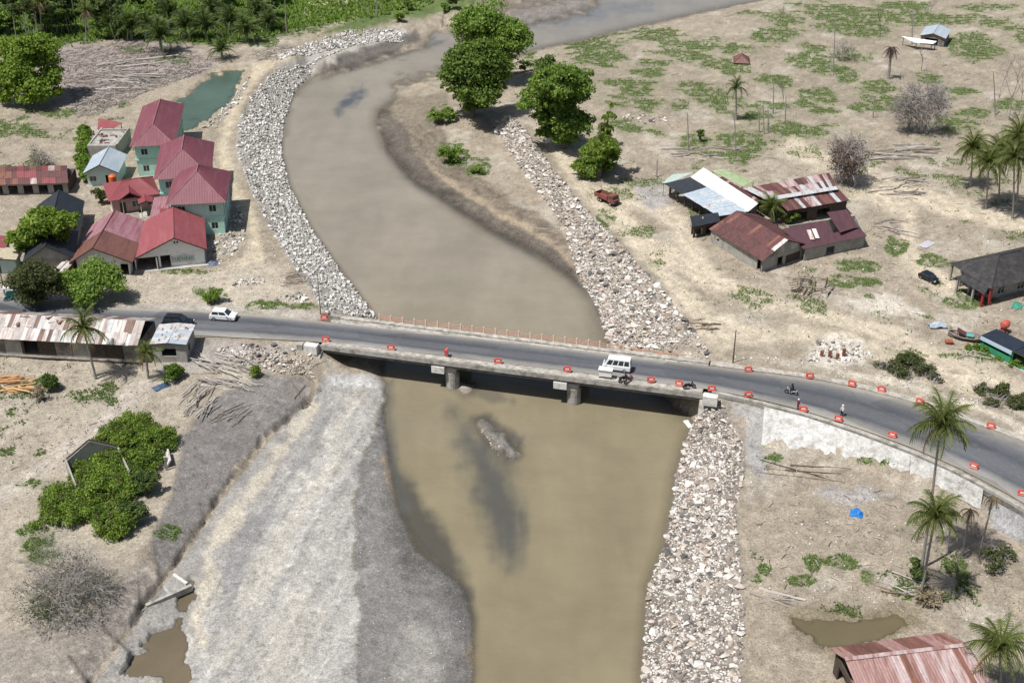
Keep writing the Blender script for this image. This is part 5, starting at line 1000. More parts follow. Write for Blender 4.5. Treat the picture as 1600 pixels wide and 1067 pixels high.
def palm(label, crown, base, rad, nf, seed, kind='g', dry=3, group='coconut palms', name='coconut_palm', thick=.16, tilt=(1.25, -.55), cat='palm'):
    """crown and base in photo pixels, frond length in metres"""
    rd = random.Random(seed); B = on(*base); T = vp(crown[0], crown[1], B.y)-B; root = empty(name, B, 0, label, cat, group)
    mb = MB(); n = 9; pth = []
    for i in range(n+1):
        t = i/n; pth.append(Vector((T.x*t**1.25, rd.uniform(-.04, .04), T.z*t-.3*(1-t))))
    mb.tube(pth, [thick*1.5 if i == 0 else thick*(1.08-.35*i/n)*(1+.08*(i % 2)) for i in range(n+1)], 8); mb.build('trunk', M_PBARK, root)
    for i in range(nf):
        k = i/nf; el = tilt[0]+(tilt[1]-tilt[0])*k+rd.uniform(-.12, .12); az = i*2.399+rd.uniform(-.25, .25)
        isd = k > 1-dry/nf; me = rd.choice(FR['d' if isd and kind == 'g' else kind])
        if not isd and kind in 'go': me = FR[kind][min(4, int(k*5))]
        o = bpy.data.objects.new(me.name.split('.')[0], me); C.objects.link(o); o.parent = root; o.location = (T.x, 0, T.z-.1*k)
        o.rotation_euler = (rd.uniform(-.2, .2), -el*.75, az); s = rad*rd.uniform(.85, 1.12); o.scale = (s, s, s)
    MB().tube([(T.x, 0, T.z-.35), (T.x, 0, T.z+.25)], [thick*.9, thick*.4], 7).build('crown_shaft', M_BARK, root)
    for i in range(5 if kind == 'g' and thick > .13 else 0): a = i*1.3; q = Vector((T.x+math.cos(a)*.22, math.sin(a)*.22, T.z-.28)); MB().tube([q, q+Vector((0, 0, .1)), q+Vector((0, 0, .22))], [.06, .12, .04], 6).build('coconut', L_PLD if i % 2 else L_PLM, root)
    return root
palm('tallest coconut palm, its crown over the curving road', (1470, 662), (1440, 888), 4.0, 26, 1, tilt=(1.3, -.8))
palm('coconut palm whose crown stands just below the tallest palm', (1461, 806), (1437, 938), 3.5, 26, 2, tilt=(1.3, -.8))
palm('withered coconut palm right beside the second palm', (1488, 798), (1480, 862), 1.7, 10, 3, 'd', 0, None, 'withered_palm', .12, (-.4, -1.3))
palm('withered coconut palm with drooping tuft, middle of the three dry ones', (1516, 796), (1503, 868), 1.5, 9, 4, 'd', 0, None, 'withered_palm', .12, (-.3, -1.4))
palm('leaning withered palm, rightmost of the three dry ones', (1552, 776), (1530, 868), 1.6, 9, 5, 'd', 0, None, 'withered_palm', .12, (-.3, -1.4))
palm('low coconut palm in the lower right corner beside the rusty roof', (1562, 1010), (1562, 1082), 3.5, 26, 6)
palm('coconut palm standing in front of the stilt house', (130, 513), (150, 592), 3.5, 20, 7, tilt=(1.4, -.9), dry=6)
palm('short yellowing palm beside the grey kiosk roof', (228, 552), (232, 592), 2.4, 18, 8, tilt=(1.4, -.9), dry=5)
for i, (c_, b_, lab) in enumerate((((1520, 230), (1516, 292), 'leftmost coconut palm of the grove at the right edge'), ((1545, 255), (1540, 327), 'second palm from the left in the right edge grove'), ((1562, 236), (1560, 318), 'bushy palm in the middle of the right edge grove'), ((1584, 246), (1582, 342), 'palm with bare grey trunk near the right edge'), ((1592, 212), (1588, 330), 'tall rear palm of the grove at the right edge'), ((1618, 230), (1612, 345), 'palm half outside the picture at the right edge'))):
    palm(lab, c_, b_, 4.0, 28, 20+i, tilt=(1.35, -1.1), group='palm grove at the right edge')
palm('young palm growing between the rusty sheds', (1204, 326), (1206, 350), 3.2, 16, 31, tilt=(1.4, .1), dry=1)
palm('dark shaggy palm on the far grassy plain', (1150, 138), (1150, 188), 3.0, 18, 32, 'o', 0, tilt=(1.4, -1.0), group=None)
palm('burnt dark palm with hanging dead fronds near the far shelter', (1393, 75), (1388, 124), 2.2, 24, 33, 'k', 0, None, 'burnt_palm', .3, (.4, -1.3))
OP = [((250,38),(252,82),5.6,'large yellowish oil palm at the edge of the plantation'),((346,68),(348,92),3.6,'small oil palm standing alone in front of the plantation'),((322,30),(322,62),5.0,None),((290,22),(290,60),5.0,None),((384,38),(384,66),4.6,None),((205,25),(206,62),4.8,None),((420,22),(420,48),4.2,None),((360,18),(360,50),5.0,None),((172,12),(172,58),4.5,None),((402,2),(402,40),5.0,None),((330,0),(330,38),5.0,None),((265,2),(265,44),5.0,None),((228,18),(228,62),3.6,None)]
for i, (c_, b_, rd_, lab) in enumerate(OP): palm(lab or ('dark oil palm '+('in the front row ' if b_[1] > 56 else 'in the back row ')+('left' if b_[0] < 240 else 'right')+' of the large yellowish oil palm'), (c_[0], b_[1]-(b_[1]-c_[1])*.45), b_, rd_*1.1, 26, 50+i, 'o', 0, 'oil palms of the plantation', 'oil_palm', .32, (1.5, -.1))
for i, (c_, b_, lab) in enumerate((((134, 16), (135, 62), 'tall thin palm with ragged crown in front of the forest'), ((62, 4), (66, 60), 'yellowish palm among the pale forest trunks'))): palm(lab, c_, b_, 3.2, 16, 80+i, 'g', 7, None, tilt=(1.3, -.9))
# --- forest edge at the top left: broadleaf copies and slim pale trunks
def proto_tree(seed, h, r_, mtl):
    rng = np.random.default_rng(seed); root = empty('forest_tree', (0, 0, 0), 0, 'x', 'tree', 'forest trees at the top left')
    bl = [(rng.uniform(-.5, .5)*r_, rng.uniform(-.5, .5)*r_, h*rng.uniform(.45, .9), r_*rng.uniform(.45, .7)) for _ in range(7)]
    cc, rr = clumps(bl, 5, rng); V, F = leaves(cc, rr, 3600, .5, rng); link('crown', npmesh('crown', V, F, mtl), root)
    MB().tube([(0, 0, -.3), (.1, 0, h*.8)], [.2, .08], 6).build('trunk', M_BARK, root); return root
protos = [proto_tree(90, 7, 3.4, L_DRK), proto_tree(91, 5, 3.0, L_MID), proto_tree(92, 8, 3.0, L_DRK)]
rd = random.Random(77); used = set()
FT = [(rd.uniform(-60, 240), rd.uniform(22, 62)) for _ in range(26)]+[(rd.uniform(240, 440), rd.uniform(5, 40)) for _ in range(9)]+[(rd.uniform(560, 720), rd.uniform(-4, 22)) for _ in range(9)]+[(rd.uniform(-90, 200), rd.uniform(2, 25)) for _ in range(10)]
for i, (u, v) in enumerate(FT):
    k = i % 3; o = protos[k] if k not in used else copy_tree(protos[k]); used.add(k); P = on(u, v); o.location = P; o.rotation_euler = (0, 0, rd.uniform(0, 6)); s = rd.uniform(.7, 1.15)*(.62 if u > 560 else 1); o.scale = (s, s, s)
    look = ('tall dark', 'short leafy', 'slender dark')[k]
    if u < 450: loc = next(t for lim, t in ((20, 'at the far left edge of the forest'), (60, 'above the large bright tree'), (110, 'left of the tall thin palm'), (160, 'right of the tall thin palm'), (240, 'where the forest meets the oil palms'), (320, 'behind the large yellowish oil palm'), (451, 'behind the small lone oil palm')) if u < lim)+(' in the back row' if v < 25 else ' in the front row')
    else: loc = 'on the bank above the river bend, '+('left' if u < 640 else 'right')+' part'
    o['label'] = look+' tree '+loc; o['group'] = 'forest trees at the top of the picture'
for i in range(26):
    u, v = rd.uniform(-30, 205), rd.uniform(44, 64); P = on(u, v); o = empty('slim_tree', P, 0, 'slim pale trunk standing at the forest edge, top left', 'tree', 'slim pale trunks at the forest edge'); h = rd.uniform(5, 11); lx = rd.uniform(-.8, .8)
    MB().tube([(0, 0, -.3), (lx*.4, 0, h*.5), (lx, 0, h)], [.13, .1, .06], 6).build('trunk', M_GBARK, o)
    rng = np.random.default_rng(i); V, F = leaves([(lx, 0, h), (lx*.8, .2, h*.85)], [.9, .7], 120, .45, rng); link('crown', npmesh('crown', V, F, L_OLV), o)
# --- bushes (photo base, half width px, height px)
def bush(label, base, hw, hp, mtl, seed, n=1500, size=.22, name='bush', twig=0, cat='bush', group=None, elong=1.6, spread=3):
    rng = np.random.default_rng(seed); B = on(*base); s = pxm(base[1]); r_ = hw/s; h = hp/s*1.08; root = empty(name, B, 0, label, cat, group)
    bl = [(rng.uniform(-.55, .55)*r_, rng.uniform(-.5, .5)*r_, h*rng.uniform(.25, .7), min(r_*.6, h*.5)) for _ in range(spread+3)]
    if n: cc, rr = clumps(bl, 6, rng); V, F = leaves(cc, rr, n, size, rng, elong=elong); link('foliage', npmesh('foliage', V, F, mtl), root)
    mb = MB(); rd = random.Random(seed)
    for i in range(6):
        a = rd.uniform(0, 6.28); q = Vector((math.cos(a)*r_*rd.uniform(.2, .7), math.sin(a)*r_*rd.uniform(.2, .7), h*rd.uniform(.4, .8))); mb.tube([(0, 0, -.1), q*.5+Vector((0, 0, .1)), q], [.07, .05, .025], 4)
    tw = 1.0 if base[1] > 400 else 1.9
    for i in range(twig):                      # fine twigs all through the crown, each forked
        b_ = rd.choice(bl); d = Vector((rd.gauss(0, 1), rd.gauss(0, 1), rd.gauss(.35, .8))).normalized(); p_ = Vector(b_[:3])+d*b_[3]*rd.uniform(.1, .8); l_ = b_[3]*rd.uniform(.35, .75)
        e_ = (d+Vector((rd.gauss(0, .5), rd.gauss(0, .5), rd.gauss(0, .5)))).normalized(); q = p_+e_*l_; mb.tube([p_, p_.lerp(q, .5)+Vector((rd.gauss(0, .1), rd.gauss(0, .1), 0))*l_, q], [.022*tw, .016*tw, .007*tw], 3, 0, False)
        for _ in range(2): e2 = (e_+Vector((rd.gauss(0, .7), rd.gauss(0, .7), rd.gauss(0, .6)))).normalized(); mb.tube([p_.lerp(q, .55), p_.lerp(q, .55)+e2*l_*.6], [.014*tw, .006*tw], 3, 0, False)
    mb.build('stems', M_GBARK if twig else M_BARK, root); return root
bush('spiky dark bush beside the orange timber stack', (81, 607), 15, 30, L_DRK, 1, 1400, .24, elong=4)
bush('bright green bush below the kiosk beside the dirt lane', (275, 593), 22, 26, L_VIN, 2, 1600, .2)
bush('grey-green shrub below the vine-covered ruin', (212, 812), 26, 34, L_DRK, 3, 2200, .16, elong=3)
bush('grey-green spiky shrub beside the ruin wall', (228, 770), 24, 32, L_DRK, 4, 2200, .16, elong=3.5)
bush('large leafless grey shrub in the lower left', (92, 945), 78, 92, L_OLV, 5, 1500, .14, 'bare_shrub', 900, 'shrub', spread=8)
bush('low green bush under the leafless grey shrub', (70, 955), 26, 22, L_VIN, 6, 1400, .14)
bush('reddish-brown dead bushy tree right of the striped shed', (1326, 288), 36, 84, L_DED, 7, 3600, .2, 'dead_bush', 900, 'dead tree', spread=10)
bush('pale leafless shrub on the plain, left of the pair', (1418, 205), 34, 80, L_STR, 8, 250, .2, 'bare_shrub', 700, 'shrub', spread=6)
bush('purplish leafless shrub on the plain, right of the pair', (1446, 212), 34, 86, L_DED, 9, 300, .2, 'bare_shrub', 800, 'shrub', spread=6)
bush('pale bare shrub high on the plain left of the burnt palm', (1312, 95), 26, 26, L_STR, 10, 120, .2, 'bare_shrub', 160, 'shrub')
bush('bright leafy bush on the river beach, left of the pair', (708, 252), 24, 24, L_VIN, 11, 1500, .24); bush('small bush on the river beach, right of the pair', (748, 270), 16, 12, L_VIN, 12, 700, .22)
bush('dense low bush under the river trees', (690, 190), 26, 20, L_MID, 13, 1600, .3); bush('yellow-green bush on the point above the river bend', (622, 34), 12, 16, L_BRT, 14, 800, .3)
bush('green tangle on the bank between the two river tree groups', (840, 112), 40, 22, L_DRK, 15, 1600, .4)
bush('small rounded bush on the verge left of the white boulders', (336, 474), 22, 20, L_VIN, 18, 1300, .2); bush('vine-wrapped stump on the plain beneath the pale poles', (1094, 222), 8, 28, L_MID, 19, 700, .25); bush('grey bare bush behind the rusty shed at the left', (68, 262), 22, 34, L_STR, 20, 200, .2, 'bare_shrub', 220, 'shrub')
bush('small palm-like bush by the red porch', (160, 318), 14, 26, L_OLV, 21, 700, .25, elong=3); bush('dry brush beside the orange timber stack', (62, 626), 14, 30, L_STR, 22, 400, .18, 'dry_bush', 60); bush('yellow-green bush at the log heap near the abutment', (404, 588), 14, 20, L_BRT, 23, 900, .16)
bush('dark bushes at the foot of the striped shed', (1228, 345), 22, 18, L_MID, 24, 900, .25); bush('thicket of dry bushes behind the withered palms', (1560, 880), 40, 30, L_OLV, 25, 1500, .18, 'thicket', 120, 'bush'); bush('fallen dry fronds heaped at the second palm', (1450, 940), 28, 20, L_STR, 26, 500, .3, 'frond_heap', 160, 'frond heap', elong=5)
bush('hanging dead foliage beside the second palm trunk', (1432, 905), 14, 42, L_DRK, 27, 700, .25, elong=3)
# --- ground-hugging thickets (u, v, radius px, height m)
def thicket(name, label, org, blobs, mtl, n, size, seed, cat='thicket', twigs=0, tm=None):
    rng = np.random.default_rng(seed); O = on(*org); root = empty(name, O, 0, label, cat); bl = []
    for (u, v, r_, h) in blobs: P = on(u, v)-O; h *= .85 if name == 'vine_thicket' else 1; bl.append((P.x, P.y, P.z+h*.5, min(1.0*r_/pxm(v), max(h, .8)*1.25)))
    cc, rr = clumps(bl, 7, rng, .4, .7); V, F = leaves(cc, rr, n, size, rng); link('foliage', npmesh('foliage', V, F, mtl), root)
    rd = random.Random(seed); mb = MB()
    for i in range(twigs):
        b = rd.choice(bl); a = Vector((b[0]+rd.uniform(-1, 1)*b[3], b[1]+rd.uniform(-1, 1)*b[3], b[2]-b[3]*.5)); q = a+Vector((rd.uniform(-1.2, 1.2), rd.uniform(-1.2, 1.2), rd.uniform(.3, 1.5))); mb.tube([a, a.lerp(q, .5)+Vector((0, 0, .2)), q], [.04, .03, .012], 3)
    if twigs: mb.build('stems', tm or M_GBARK, root)
    if name == 'vine_thicket':
        V, F = leaves(cc+np.array([0, 0, .12]), rr*rng.uniform(.3, 1.1, len(rr)), 7000, .13, rng); link('dry_vines', npmesh('dry_vines', V, F, L_DED), root); V, F = leaves(cc[::3]+np.array([0, 0, .1]), rr[::3]*1.15, 34000, .15, rng); link('young_vines', npmesh('young_vines', V, F, L_BRT), root)
    return root
VP = [(150,680),(230,650),(272,690),(250,740),(215,800),(205,850),(165,850),(150,830),(60,820),(40,800),(100,760),(140,720)]
rd = random.Random(12); uu = np.array([rd.uniform(40, 272) for _ in range(420)]); vv = np.array([rd.uniform(650, 850) for _ in range(420)]); dd = sdist(uu, vv+18, VP)
VB = [(u, v+18, rd.uniform(13, 23), rd.uniform(.7, 2.0)+min(d_, 26)*.06+max(0, (u-150)*.006)) for u, v, d_ in zip(uu, vv, dd) if d_ > 4][:150]+[(75, 815, 17, 1.6), (60, 822, 14, 1.2), (95, 795, 18, 1.8), (115, 815, 18, 1.6), (180, 842, 16, 1.6), (195, 825, 16, 1.8), (250, 690, 18, 2.6)]
thicket('vine_thicket', 'bright green vines smothering the ruined house at the lower left', (160, 815), VB, L_VIN, 64000, .15, 3, twigs=60)
thicket('roadside_thicket', 'half-dry green thicket on the mound above the curve', (1420, 590), [(1395,580,24,1.2),(1420,572,26,1.5),(1445,585,24,1.2),(1410,590,20,1),(1378,575,14,.8),(1462,595,14,.8)], L_OLV, 6500, .17, 4, twigs=260)
thicket('roadside_thicket', 'low green thicket at the right edge above the road', (1560, 625), [(1535,612,22,1.0),(1562,618,26,1.2),(1588,635,24,1.2),(1550,632,20,.9),(1605,628,18,1)], L_OLV, 6000, .17, 5, twigs=220)
thicket('stall_weeds', 'dense weeds in front of the navy-roofed stall', (1545, 560), [(1540,552,18,.7),(1562,560,20,.8),(1585,572,20,.8),(1520,545,12,.5)], L_VIN, 3500, .15, 6)
thicket('hedge', 'tall green hedge left of the grey ruin and blue-roofed house', (128, 290), [(132+3*math.sin(i), 212+i*9, 13, 2.6) for i in range(9)], L_VIN, 7000, .26, 9, 'hedge')
# ruined house inside the vines
rv_ = empty('ruined_house', on(165, 770), R(28), 'broken grey gable and walls showing through the vine thicket', 'ruin')
MB().box(-3.2, -3.0, 0, 6, -.3, 2.2).build('wall', M_WALLC, rv_); MB().box(3.0, 3.2, 0, 6, -.3, 2.0).build('wall', M_WALLC, rv_); MB().prism([(-2.98, -.3), (2.98, -.3), (2.98, 2.0), (0, 3.9), (-2.98, 2.0)], 'y', 5.8, 6.0).build('gable', M_WALLC, rv_)
for s in (-1, 1): MB().tube([(0, 6.0, 4.0), (s*3.4, 6.0, 1.9)], .1, 5).build('rafter', M_WOODD, rv_)
wf = empty('broken_wall', on(258, 722), R(-70), 'leaning white wall slab at the right end of the vine thicket', 'wall'); MB().box(-1.3, 1.3, -.08, .08, -.3, 1.2, 0, Matrix.Rotation(R(-32), 4, 'X')).build('slab', M_WHITE, wf); MB().box(1.65, 1.85, -.15, .15, -.3, 2.0).build('pillar', M_CONC, wf)
# --- bare trees and dead trunks
def bare(label, base, hp, seed, spread=.55, m_=M_GBARK, w=.16, name='bare_tree', group=None, depth=4):
    rd = random.Random(seed); B = on(*base); h = hp/(pxm(base[1])*.92); root = empty(name, B, 0, label, 'dead tree', group); mb = MB(); br = MB()
    def grow(p_, d, l, r_, k, tgt):
        q = p_+d*l; tgt.tube([p_, p_.lerp(q, .5)+Vector((rd.uniform(-1, 1), rd.uniform(-1, 1), 0))*l*.06, q], [r_, r_*.8, r_*.6], 5 if k > 2 else 3, 0, False)
        if k == 0: return
        for _ in range(rd.choice((2, 3))):
            nd = (d+Vector((rd.uniform(-1, 1)*spread, rd.uniform(-1, 1)*spread, rd.uniform(-.1, .3)))).normalized(); grow(q, nd, l*rd.uniform(.6, .85), r_*.58, k-1, br)
    grow(Vector((0, 0, -.3)), Vector((rd.uniform(-.08, .08), 0, 1)).normalized(), h*.38, w, depth, mb); mb.build('trunk', m_, root); br.build('branches', m_, root); return root
bare('forked leafless tree at the right edge of the plain', (1576, 188), 95, 1); bare('slender leafless tree left of the forked one', (1553, 182), 80, 2, .3, w=.1); bare('thin leafless tree at the far right edge', (1592, 180), 90, 3, .4, w=.1)
bare('small bare tree below the far shelter', (1440, 112), 45, 4); bare('bare stump with twigs left of the palm grove', (1508, 205), 34, 5, w=.09); bare('pale bare tree on the middle of the far plain', (1222, 172), 44, 6, .35, w=.08); bare('thin bare tree in the far right corner', (1452, 28), 30, 7, w=.1); bare('bare reddish tree on the far plain above the shelter', (1374, 58), 46, 8, .5, M_BARK, w=.1); bare('twiggy bare tree beside the drowned field', (1240, 208), 30, 9, w=.07)
PL = [(1305,34,1302,112,'tallest bare palm pole on the plain'),(1185,170,1187,207,'left pole of the three close together'),(1192,164,1194,210,'middle pole of the three close together'),(1200,172,1201,208,'right pole of the three close together'),(1147,172,1150,236,'pale pole below the dark shaggy palm'),(1074,176,1076,236,'pale pole left of the vine-wrapped stump'),(1426,16,1425,70,'bare pole beside the far shelter'),(445,-2,448,54,'white pole above the river bend'),(590,-5,588,28,'white pole by the bend bushes'),(693,22,690,44,'short white post at the river bend'),(1209,130,1208,178,'thin pole on the middle of the plain'),(1228,150,1227,190,'leaning thin pole on the plain'),(1552,112,1556,180,'bare pole near the right edge'),(1225,8,1224,22,'far small stump at the top'),(1366,150,1364,185,'bare thin pole between grass patches'),(1448,108,1450,140,'thin pole below the small bare tree'),(1027,248,1026,277,'short pale post left of the long shed')]
for i, (u0, v0, u1, v1, lab) in enumerate(PL):
    B = on(u1, v1); T = vp(u0, v0, B.y)-B; o = empty('bare_pole_tree', B, 0, lab, 'pole'); MB().tube([(0, 0, -.3), (T.x*.5, 0, T.z*.5), (T.x, 0, T.z)], [.15, .12, .08], 6).build('trunk', M_GBARK, o)
    if i in (0, 6, 12): mb = MB(); [mb.tube([(T.x, 0, T.z), (T.x+math.cos(a)*.7, math.sin(a)*.5, T.z-.2), (T.x+math.cos(a)*.9, math.sin(a)*.7, T.z-.9)], [.04, .03, .02], 3) for a in (0, 1.5, 3, 4.5)]; mb.build('dead_stub', M_GBARK, o)
# --- grass tufts and low plants where the ground is green
def scatter(name, label, prob, n, size, mtl, seed, bl=3, up=1.0):
    rng = np.random.default_rng(seed); p_ = prob.ravel()*(np.abs(PU.ravel()-800) < 860)*(np.abs(PV.ravel()-520) < 620); 
    cell = np.repeat(dep[:, None], nc, 1).ravel()**2; w = p_*cell; w /= w.sum(); k = rng.choice(len(w), n, p=w)
    st = (dep[np.minimum(k//nc, nr-1)]*STEP/FPX); P = GV[k]+np.stack([rng.uniform(-.5, .5, n)*st, rng.uniform(-1, 1, n)*st, np.zeros(n)], 1)
    P = np.repeat(P, bl, 0); m_ = len(P); a = rng.uniform(0, 6.28, m_); s = size*rng.uniform(.5, 1.5, m_); dx, dy = np.cos(a), np.sin(a); tip = rng.uniform(.3, 1.1, m_)*s
    V = np.stack([P+np.stack([dx*s*.35, dy*s*.35, -0.03*np.ones(m_)], 1), P-np.stack([dx*s*.35, dy*s*.35, .03*np.ones(m_)], 1), P+np.stack([-dy*tip, dx*tip, s*up*rng.uniform(.5, 1.2, m_)], 1)], 1).reshape(-1, 3)
    o = link(name, npmesh(name, V, np.arange(m_*3).reshape(-1, 3), mtl)); return tag(o, label, kind='stuff')
scatter('grass', 'short green grass in patches over the flood plain', np.where(GR > .35, GR, 0), 90000, .17, L_GRS, 3, 3)
dryp = np.clip(0.3+1.6*N3, 0, 1)*(HZ > -2.95)*(1-roadz)*(1-bar)*(1-mudface); dryp *= (PV > 60)
scatter('dry_stubble', 'dry stubble and twigs scattered over the sand', dryp, 16000, .16, L_STR, 4, 2, .5)
low = (F2*0.25+F3+F4+F5*.5)*sstep(0.10, 0.2, g2)*(1-roadz)
scatter('low_plants', 'small dark weeds dotted over the sandy fields', low, 6500, .19, L_DRK, 5, 4)
under_ = zone([(-400,-300),(640,-300),(700,-10),(640,18),(480,45),(340,70),(200,58),(80,70),(-400,80)], 6, 6); scatter('undergrowth', 'tangled undergrowth beneath the top left forest', under_, 26000, .7, L_MID, 6, 3, 1.1)
# ================================================================ VEHICLES, BARRIERS, PEOPLE, LOGS, SMALL THINGS
M_BWHT = mat('white_car_paint', (0.72, 0.73, 0.74), 0.25, 0.03, 1, None, 0, 1, 0, 0.6); M_BBLK = mat('black_car_paint', (0.012, 0.014, 0.018), 0.2, 0.1, 1, None, 0, 1, 0, 0.6)
M_TYRE = mat('tyre_rubber', (0.02, 0.02, 0.02), 0.9, 0.1); M_RIM = mat('wheel_rim', (0.35, 0.35, 0.36), 0.35, 0.1, 1, None, 0, 1, 0, .5, .6); M_LAMP = mat('lamp_glass', (0.62, 0.62, 0.60), 0.15, 0.05, 1, None, 0, 1, 0, .6); M_TAIL = mat('tail_lamp', (0.35, 0.02, 0.02), 0.2, 0.05)
M_TRK = mat('truck_red', (0.20, 0.058, 0.048), 0.7, 0.2, 2, (0.17, 0.09, 0.065), 0.4); M_BLKP = mat('black_plastic', (0.02, 0.02, 0.022), 0.6, 0.1)
M_BARR = mat('barrier_red_plastic', (0.52, 0.09, 0.065), 0.5, 0.15, 2, (0.50, 0.16, 0.12), 0.3); M_BARW = mat('barrier_white_band', (0.75, 0.74, 0.72), 0.5, 0.05)
def wheel(root, x, y, r_, w=.2):
    t = MB().tube([(x, y-w/2, r_), (x, y+w/2, r_)], r_, 16).build('wheel', M_TYRE, root); MB().tube([(x, y-w/2-.01, r_), (x, y+w/2+.01, r_)], r_*.58, 10).build('rim', M_RIM, t)
def car(name, label, P, head, paint, prof, cabin, Wd, wb, wr=.31, cat='car', nwin=2):
    """prof: side outline of the body (x,z), front at +x; cabin: (x0,x1 at the belt, x0,x1 at the roof, z belt, z roof)"""
    root = empty(name, P, head, label, cat); h = Wd/2; bm = bmesh.new(); n = len(prof)
    rings = []
    for (y, k, dz) in ((-h, .97, .06), (-h+.10, 1.0, 0), (h-.10, 1.0, 0), (h, .97, .06)):
        rings.append([bm.verts.new((x*k, y, z+(dz if z < .35 else -dz*.7))) for x, z in prof])
    for a, b in zip(rings[:-1], rings[1:]):
        for i in range(n): bm.faces.new((a[i], a[(i+1) % n], b[(i+1) % n], b[i]))
    bm.faces.new(rings[0][::-1]); bm.faces.new(rings[-1]); bmesh.ops.recalc_face_normals(bm, faces=bm.faces)
    me = bpy.data.meshes.new('body'); bm.to_mesh(me); bm.free(); me.materials.append(paint); body = link('body', me, root)
    x0, x1, X0, X1, zb, zr = cabin; hb, hr = h-.06, h-.24
    V = [(x0, -hb, zb), (x1, -hb, zb), (x1, hb, zb), (x0, hb, zb), (X0, -hr, zr), (X1, -hr, zr), (X1, hr, zr), (X0, hr, zr)]
    cb = MB().add(V, [(4, 5, 6, 7), (0, 1, 5, 4), (1, 2, 6, 5), (2, 3, 7, 6), (3, 0, 4, 7)]); m_ = MB(); xm = (X0+X1)/2
    cb.build('cabin', paint, root); MB().prism([(X0+.05, zr), (X1-.05, zr), (X1-.25, zr+.05), (X0+.25, zr+.05)], 'y', -hr+.05, hr-.05).build('roof', paint, root)
    def pane(a, b, c, d, s0, s1, t0, t1, nm, off):
        a, b, c, d = map(Vector, (a, b, c, d)); f = lambda s, t: a.lerp(b, s).lerp(d.lerp(c, s), t); nn = (b-a).cross(d-a).normalized()*off; MB().add([f(s0, t0)+nn, f(s1, t0)+nn, f(s1, t1)+nn, f(s0, t1)+nn], [(0, 1, 2, 3)]).build(nm, M_GLASS, root)
    pane(V[1], V[2], V[6], V[5], .06, .94, .06, .92, 'windscreen', .012); pane(V[3], V[0], V[4], V[7], .1, .9, .15, .85, 'rear_window', .012)
    for i in range(nwin):
        s0, s1 = .05+i*.9/nwin, .05+(i+1)*.9/nwin-.04
        pane(V[0], V[1], V[5], V[4], s0, s1, .14, .84, 'side_window', .012); pane(V[2], V[3], V[7], V[6], 1-s1, 1-s0, .14, .84, 'side_window', .012)
    xf = max(p_[0] for p_ in prof); xr = min(p_[0] for p_ in prof)
    for s in (-1, 1):
        MB().box(xf-.22, xf+.0, s*(h-.25)-.17, s*(h-.25)+.17, .58, .74).build('headlight', M_LAMP, root); MB().box(xr-.0, xr+.14, s*(h-.2)-.12, s*(h-.2)+.12, .62, .88).build('tail_light', M_TAIL, root)
        for x in (wb/2, -wb/2): wheel(root, x, s*(h-.10), wr)
        MB().box(x1-.45, x1-.25, s*(h+.08)-.09, s*(h+.08)+.09, zb, zb+.14).build('mirror', paint, root)
    MB().box(xf-.03, xf+.02, -.35, .35, .38, .52).build('grille', M_BLKP, root); return root
def road_head(u0, v0, u1, v1): d = at(u1, v1)-at(u0, v0); return math.atan2(d.y, d.x)
HATCH = [(-1.9, .25), (1.85, .25), (1.95, .45), (1.85, .72), (1.15, .90), (-1.75, .95), (-1.95, .75), (-1.97, .4)]
car('hatchback', 'white hatchback driving towards the bridge on the left approach', at(350, 498, .06), road_head(300, 500, 400, 507), M_BWHT, HATCH, (-1.72, 1.05, -1.45, .35, .88, 1.48), 1.68, 2.45)
car('car', 'black car partly behind the grey kiosk roof', at(279, 509, .06), road_head(240, 505, 320, 509), M_BBLK, [(-2.1, .25), (2.1, .25), (2.2, .45), (2.1, .75), (1.2, .98), (-1.9, 1.05), (-2.15, .85), (-2.2, .4)], (-1.95, 1.15, -1.7, .5, 1.0, 1.68), 1.78, 2.7, .33)
Pc = on(1451, 438); car('car', 'parked black car beside the charcoal-tiled house', Pc, R(-58), M_BBLK, HATCH, (-1.6, 1.0, -1.3, .35, .88, 1.45), 1.68, 2.45).scale = (.85, .85, .85)
car('minibus', 'white minibus crossing the bridge', at(964, 577, .08), road_head(900, 566, 1030, 582)+math.pi, M_BWHT, [(-2.1, .28), (2.05, .28), (2.15, .5), (2.1, .95), (-2.1, 1.0), (-2.12, .5)], (-2.1, 2.0, -2.0, 1.35, .95, 1.95), 1.72, 2.5, .32, 'minibus', 4).scale = (.9, .9, .95)
# red dump truck
tp = on(948, 316); T = empty('dump_truck', tp, R(-50), 'small red dump truck parked on the dirt track', 'truck'); T.scale = (.86, .86, .86)
MB().box(-2.5, 2.6, -.45, .45, .55, .75).build('chassis', M_BLKP, T)
MB().prism([(1.15, .7), (2.75, .7), (2.8, 1.3), (2.6, 1.45), (2.35, 2.2), (1.2, 2.2)], 'y', -.95, .95).build('cab', M_TRK, T); MB().add([(2.62, -.8, 1.48), (2.62, .8, 1.48), (2.4, .75, 2.1), (2.4, -.75, 2.1)], [(0, 1, 2, 3)]).build('windscreen', M_GLASS, T)
for s in (-1, 1):
    MB().box(1.45, 2.2, s*.955-.005, s*.955+.005, 1.45, 2.05).build('side_window', M_GLASS, T); MB().box(2.72, 2.82, s*.7-.13, s*.7+.13, .85, 1.02).build('headlight', M_LAMP, T)
    MB().box(-2.7, 1.0, s*1.0-.05, s*1.0+.05, .95, 1.75).build('bed_side', M_TRK, T)
    for x in (1.95, -1.5, -.85): wheel(T, x, s*.85, .42, .3)
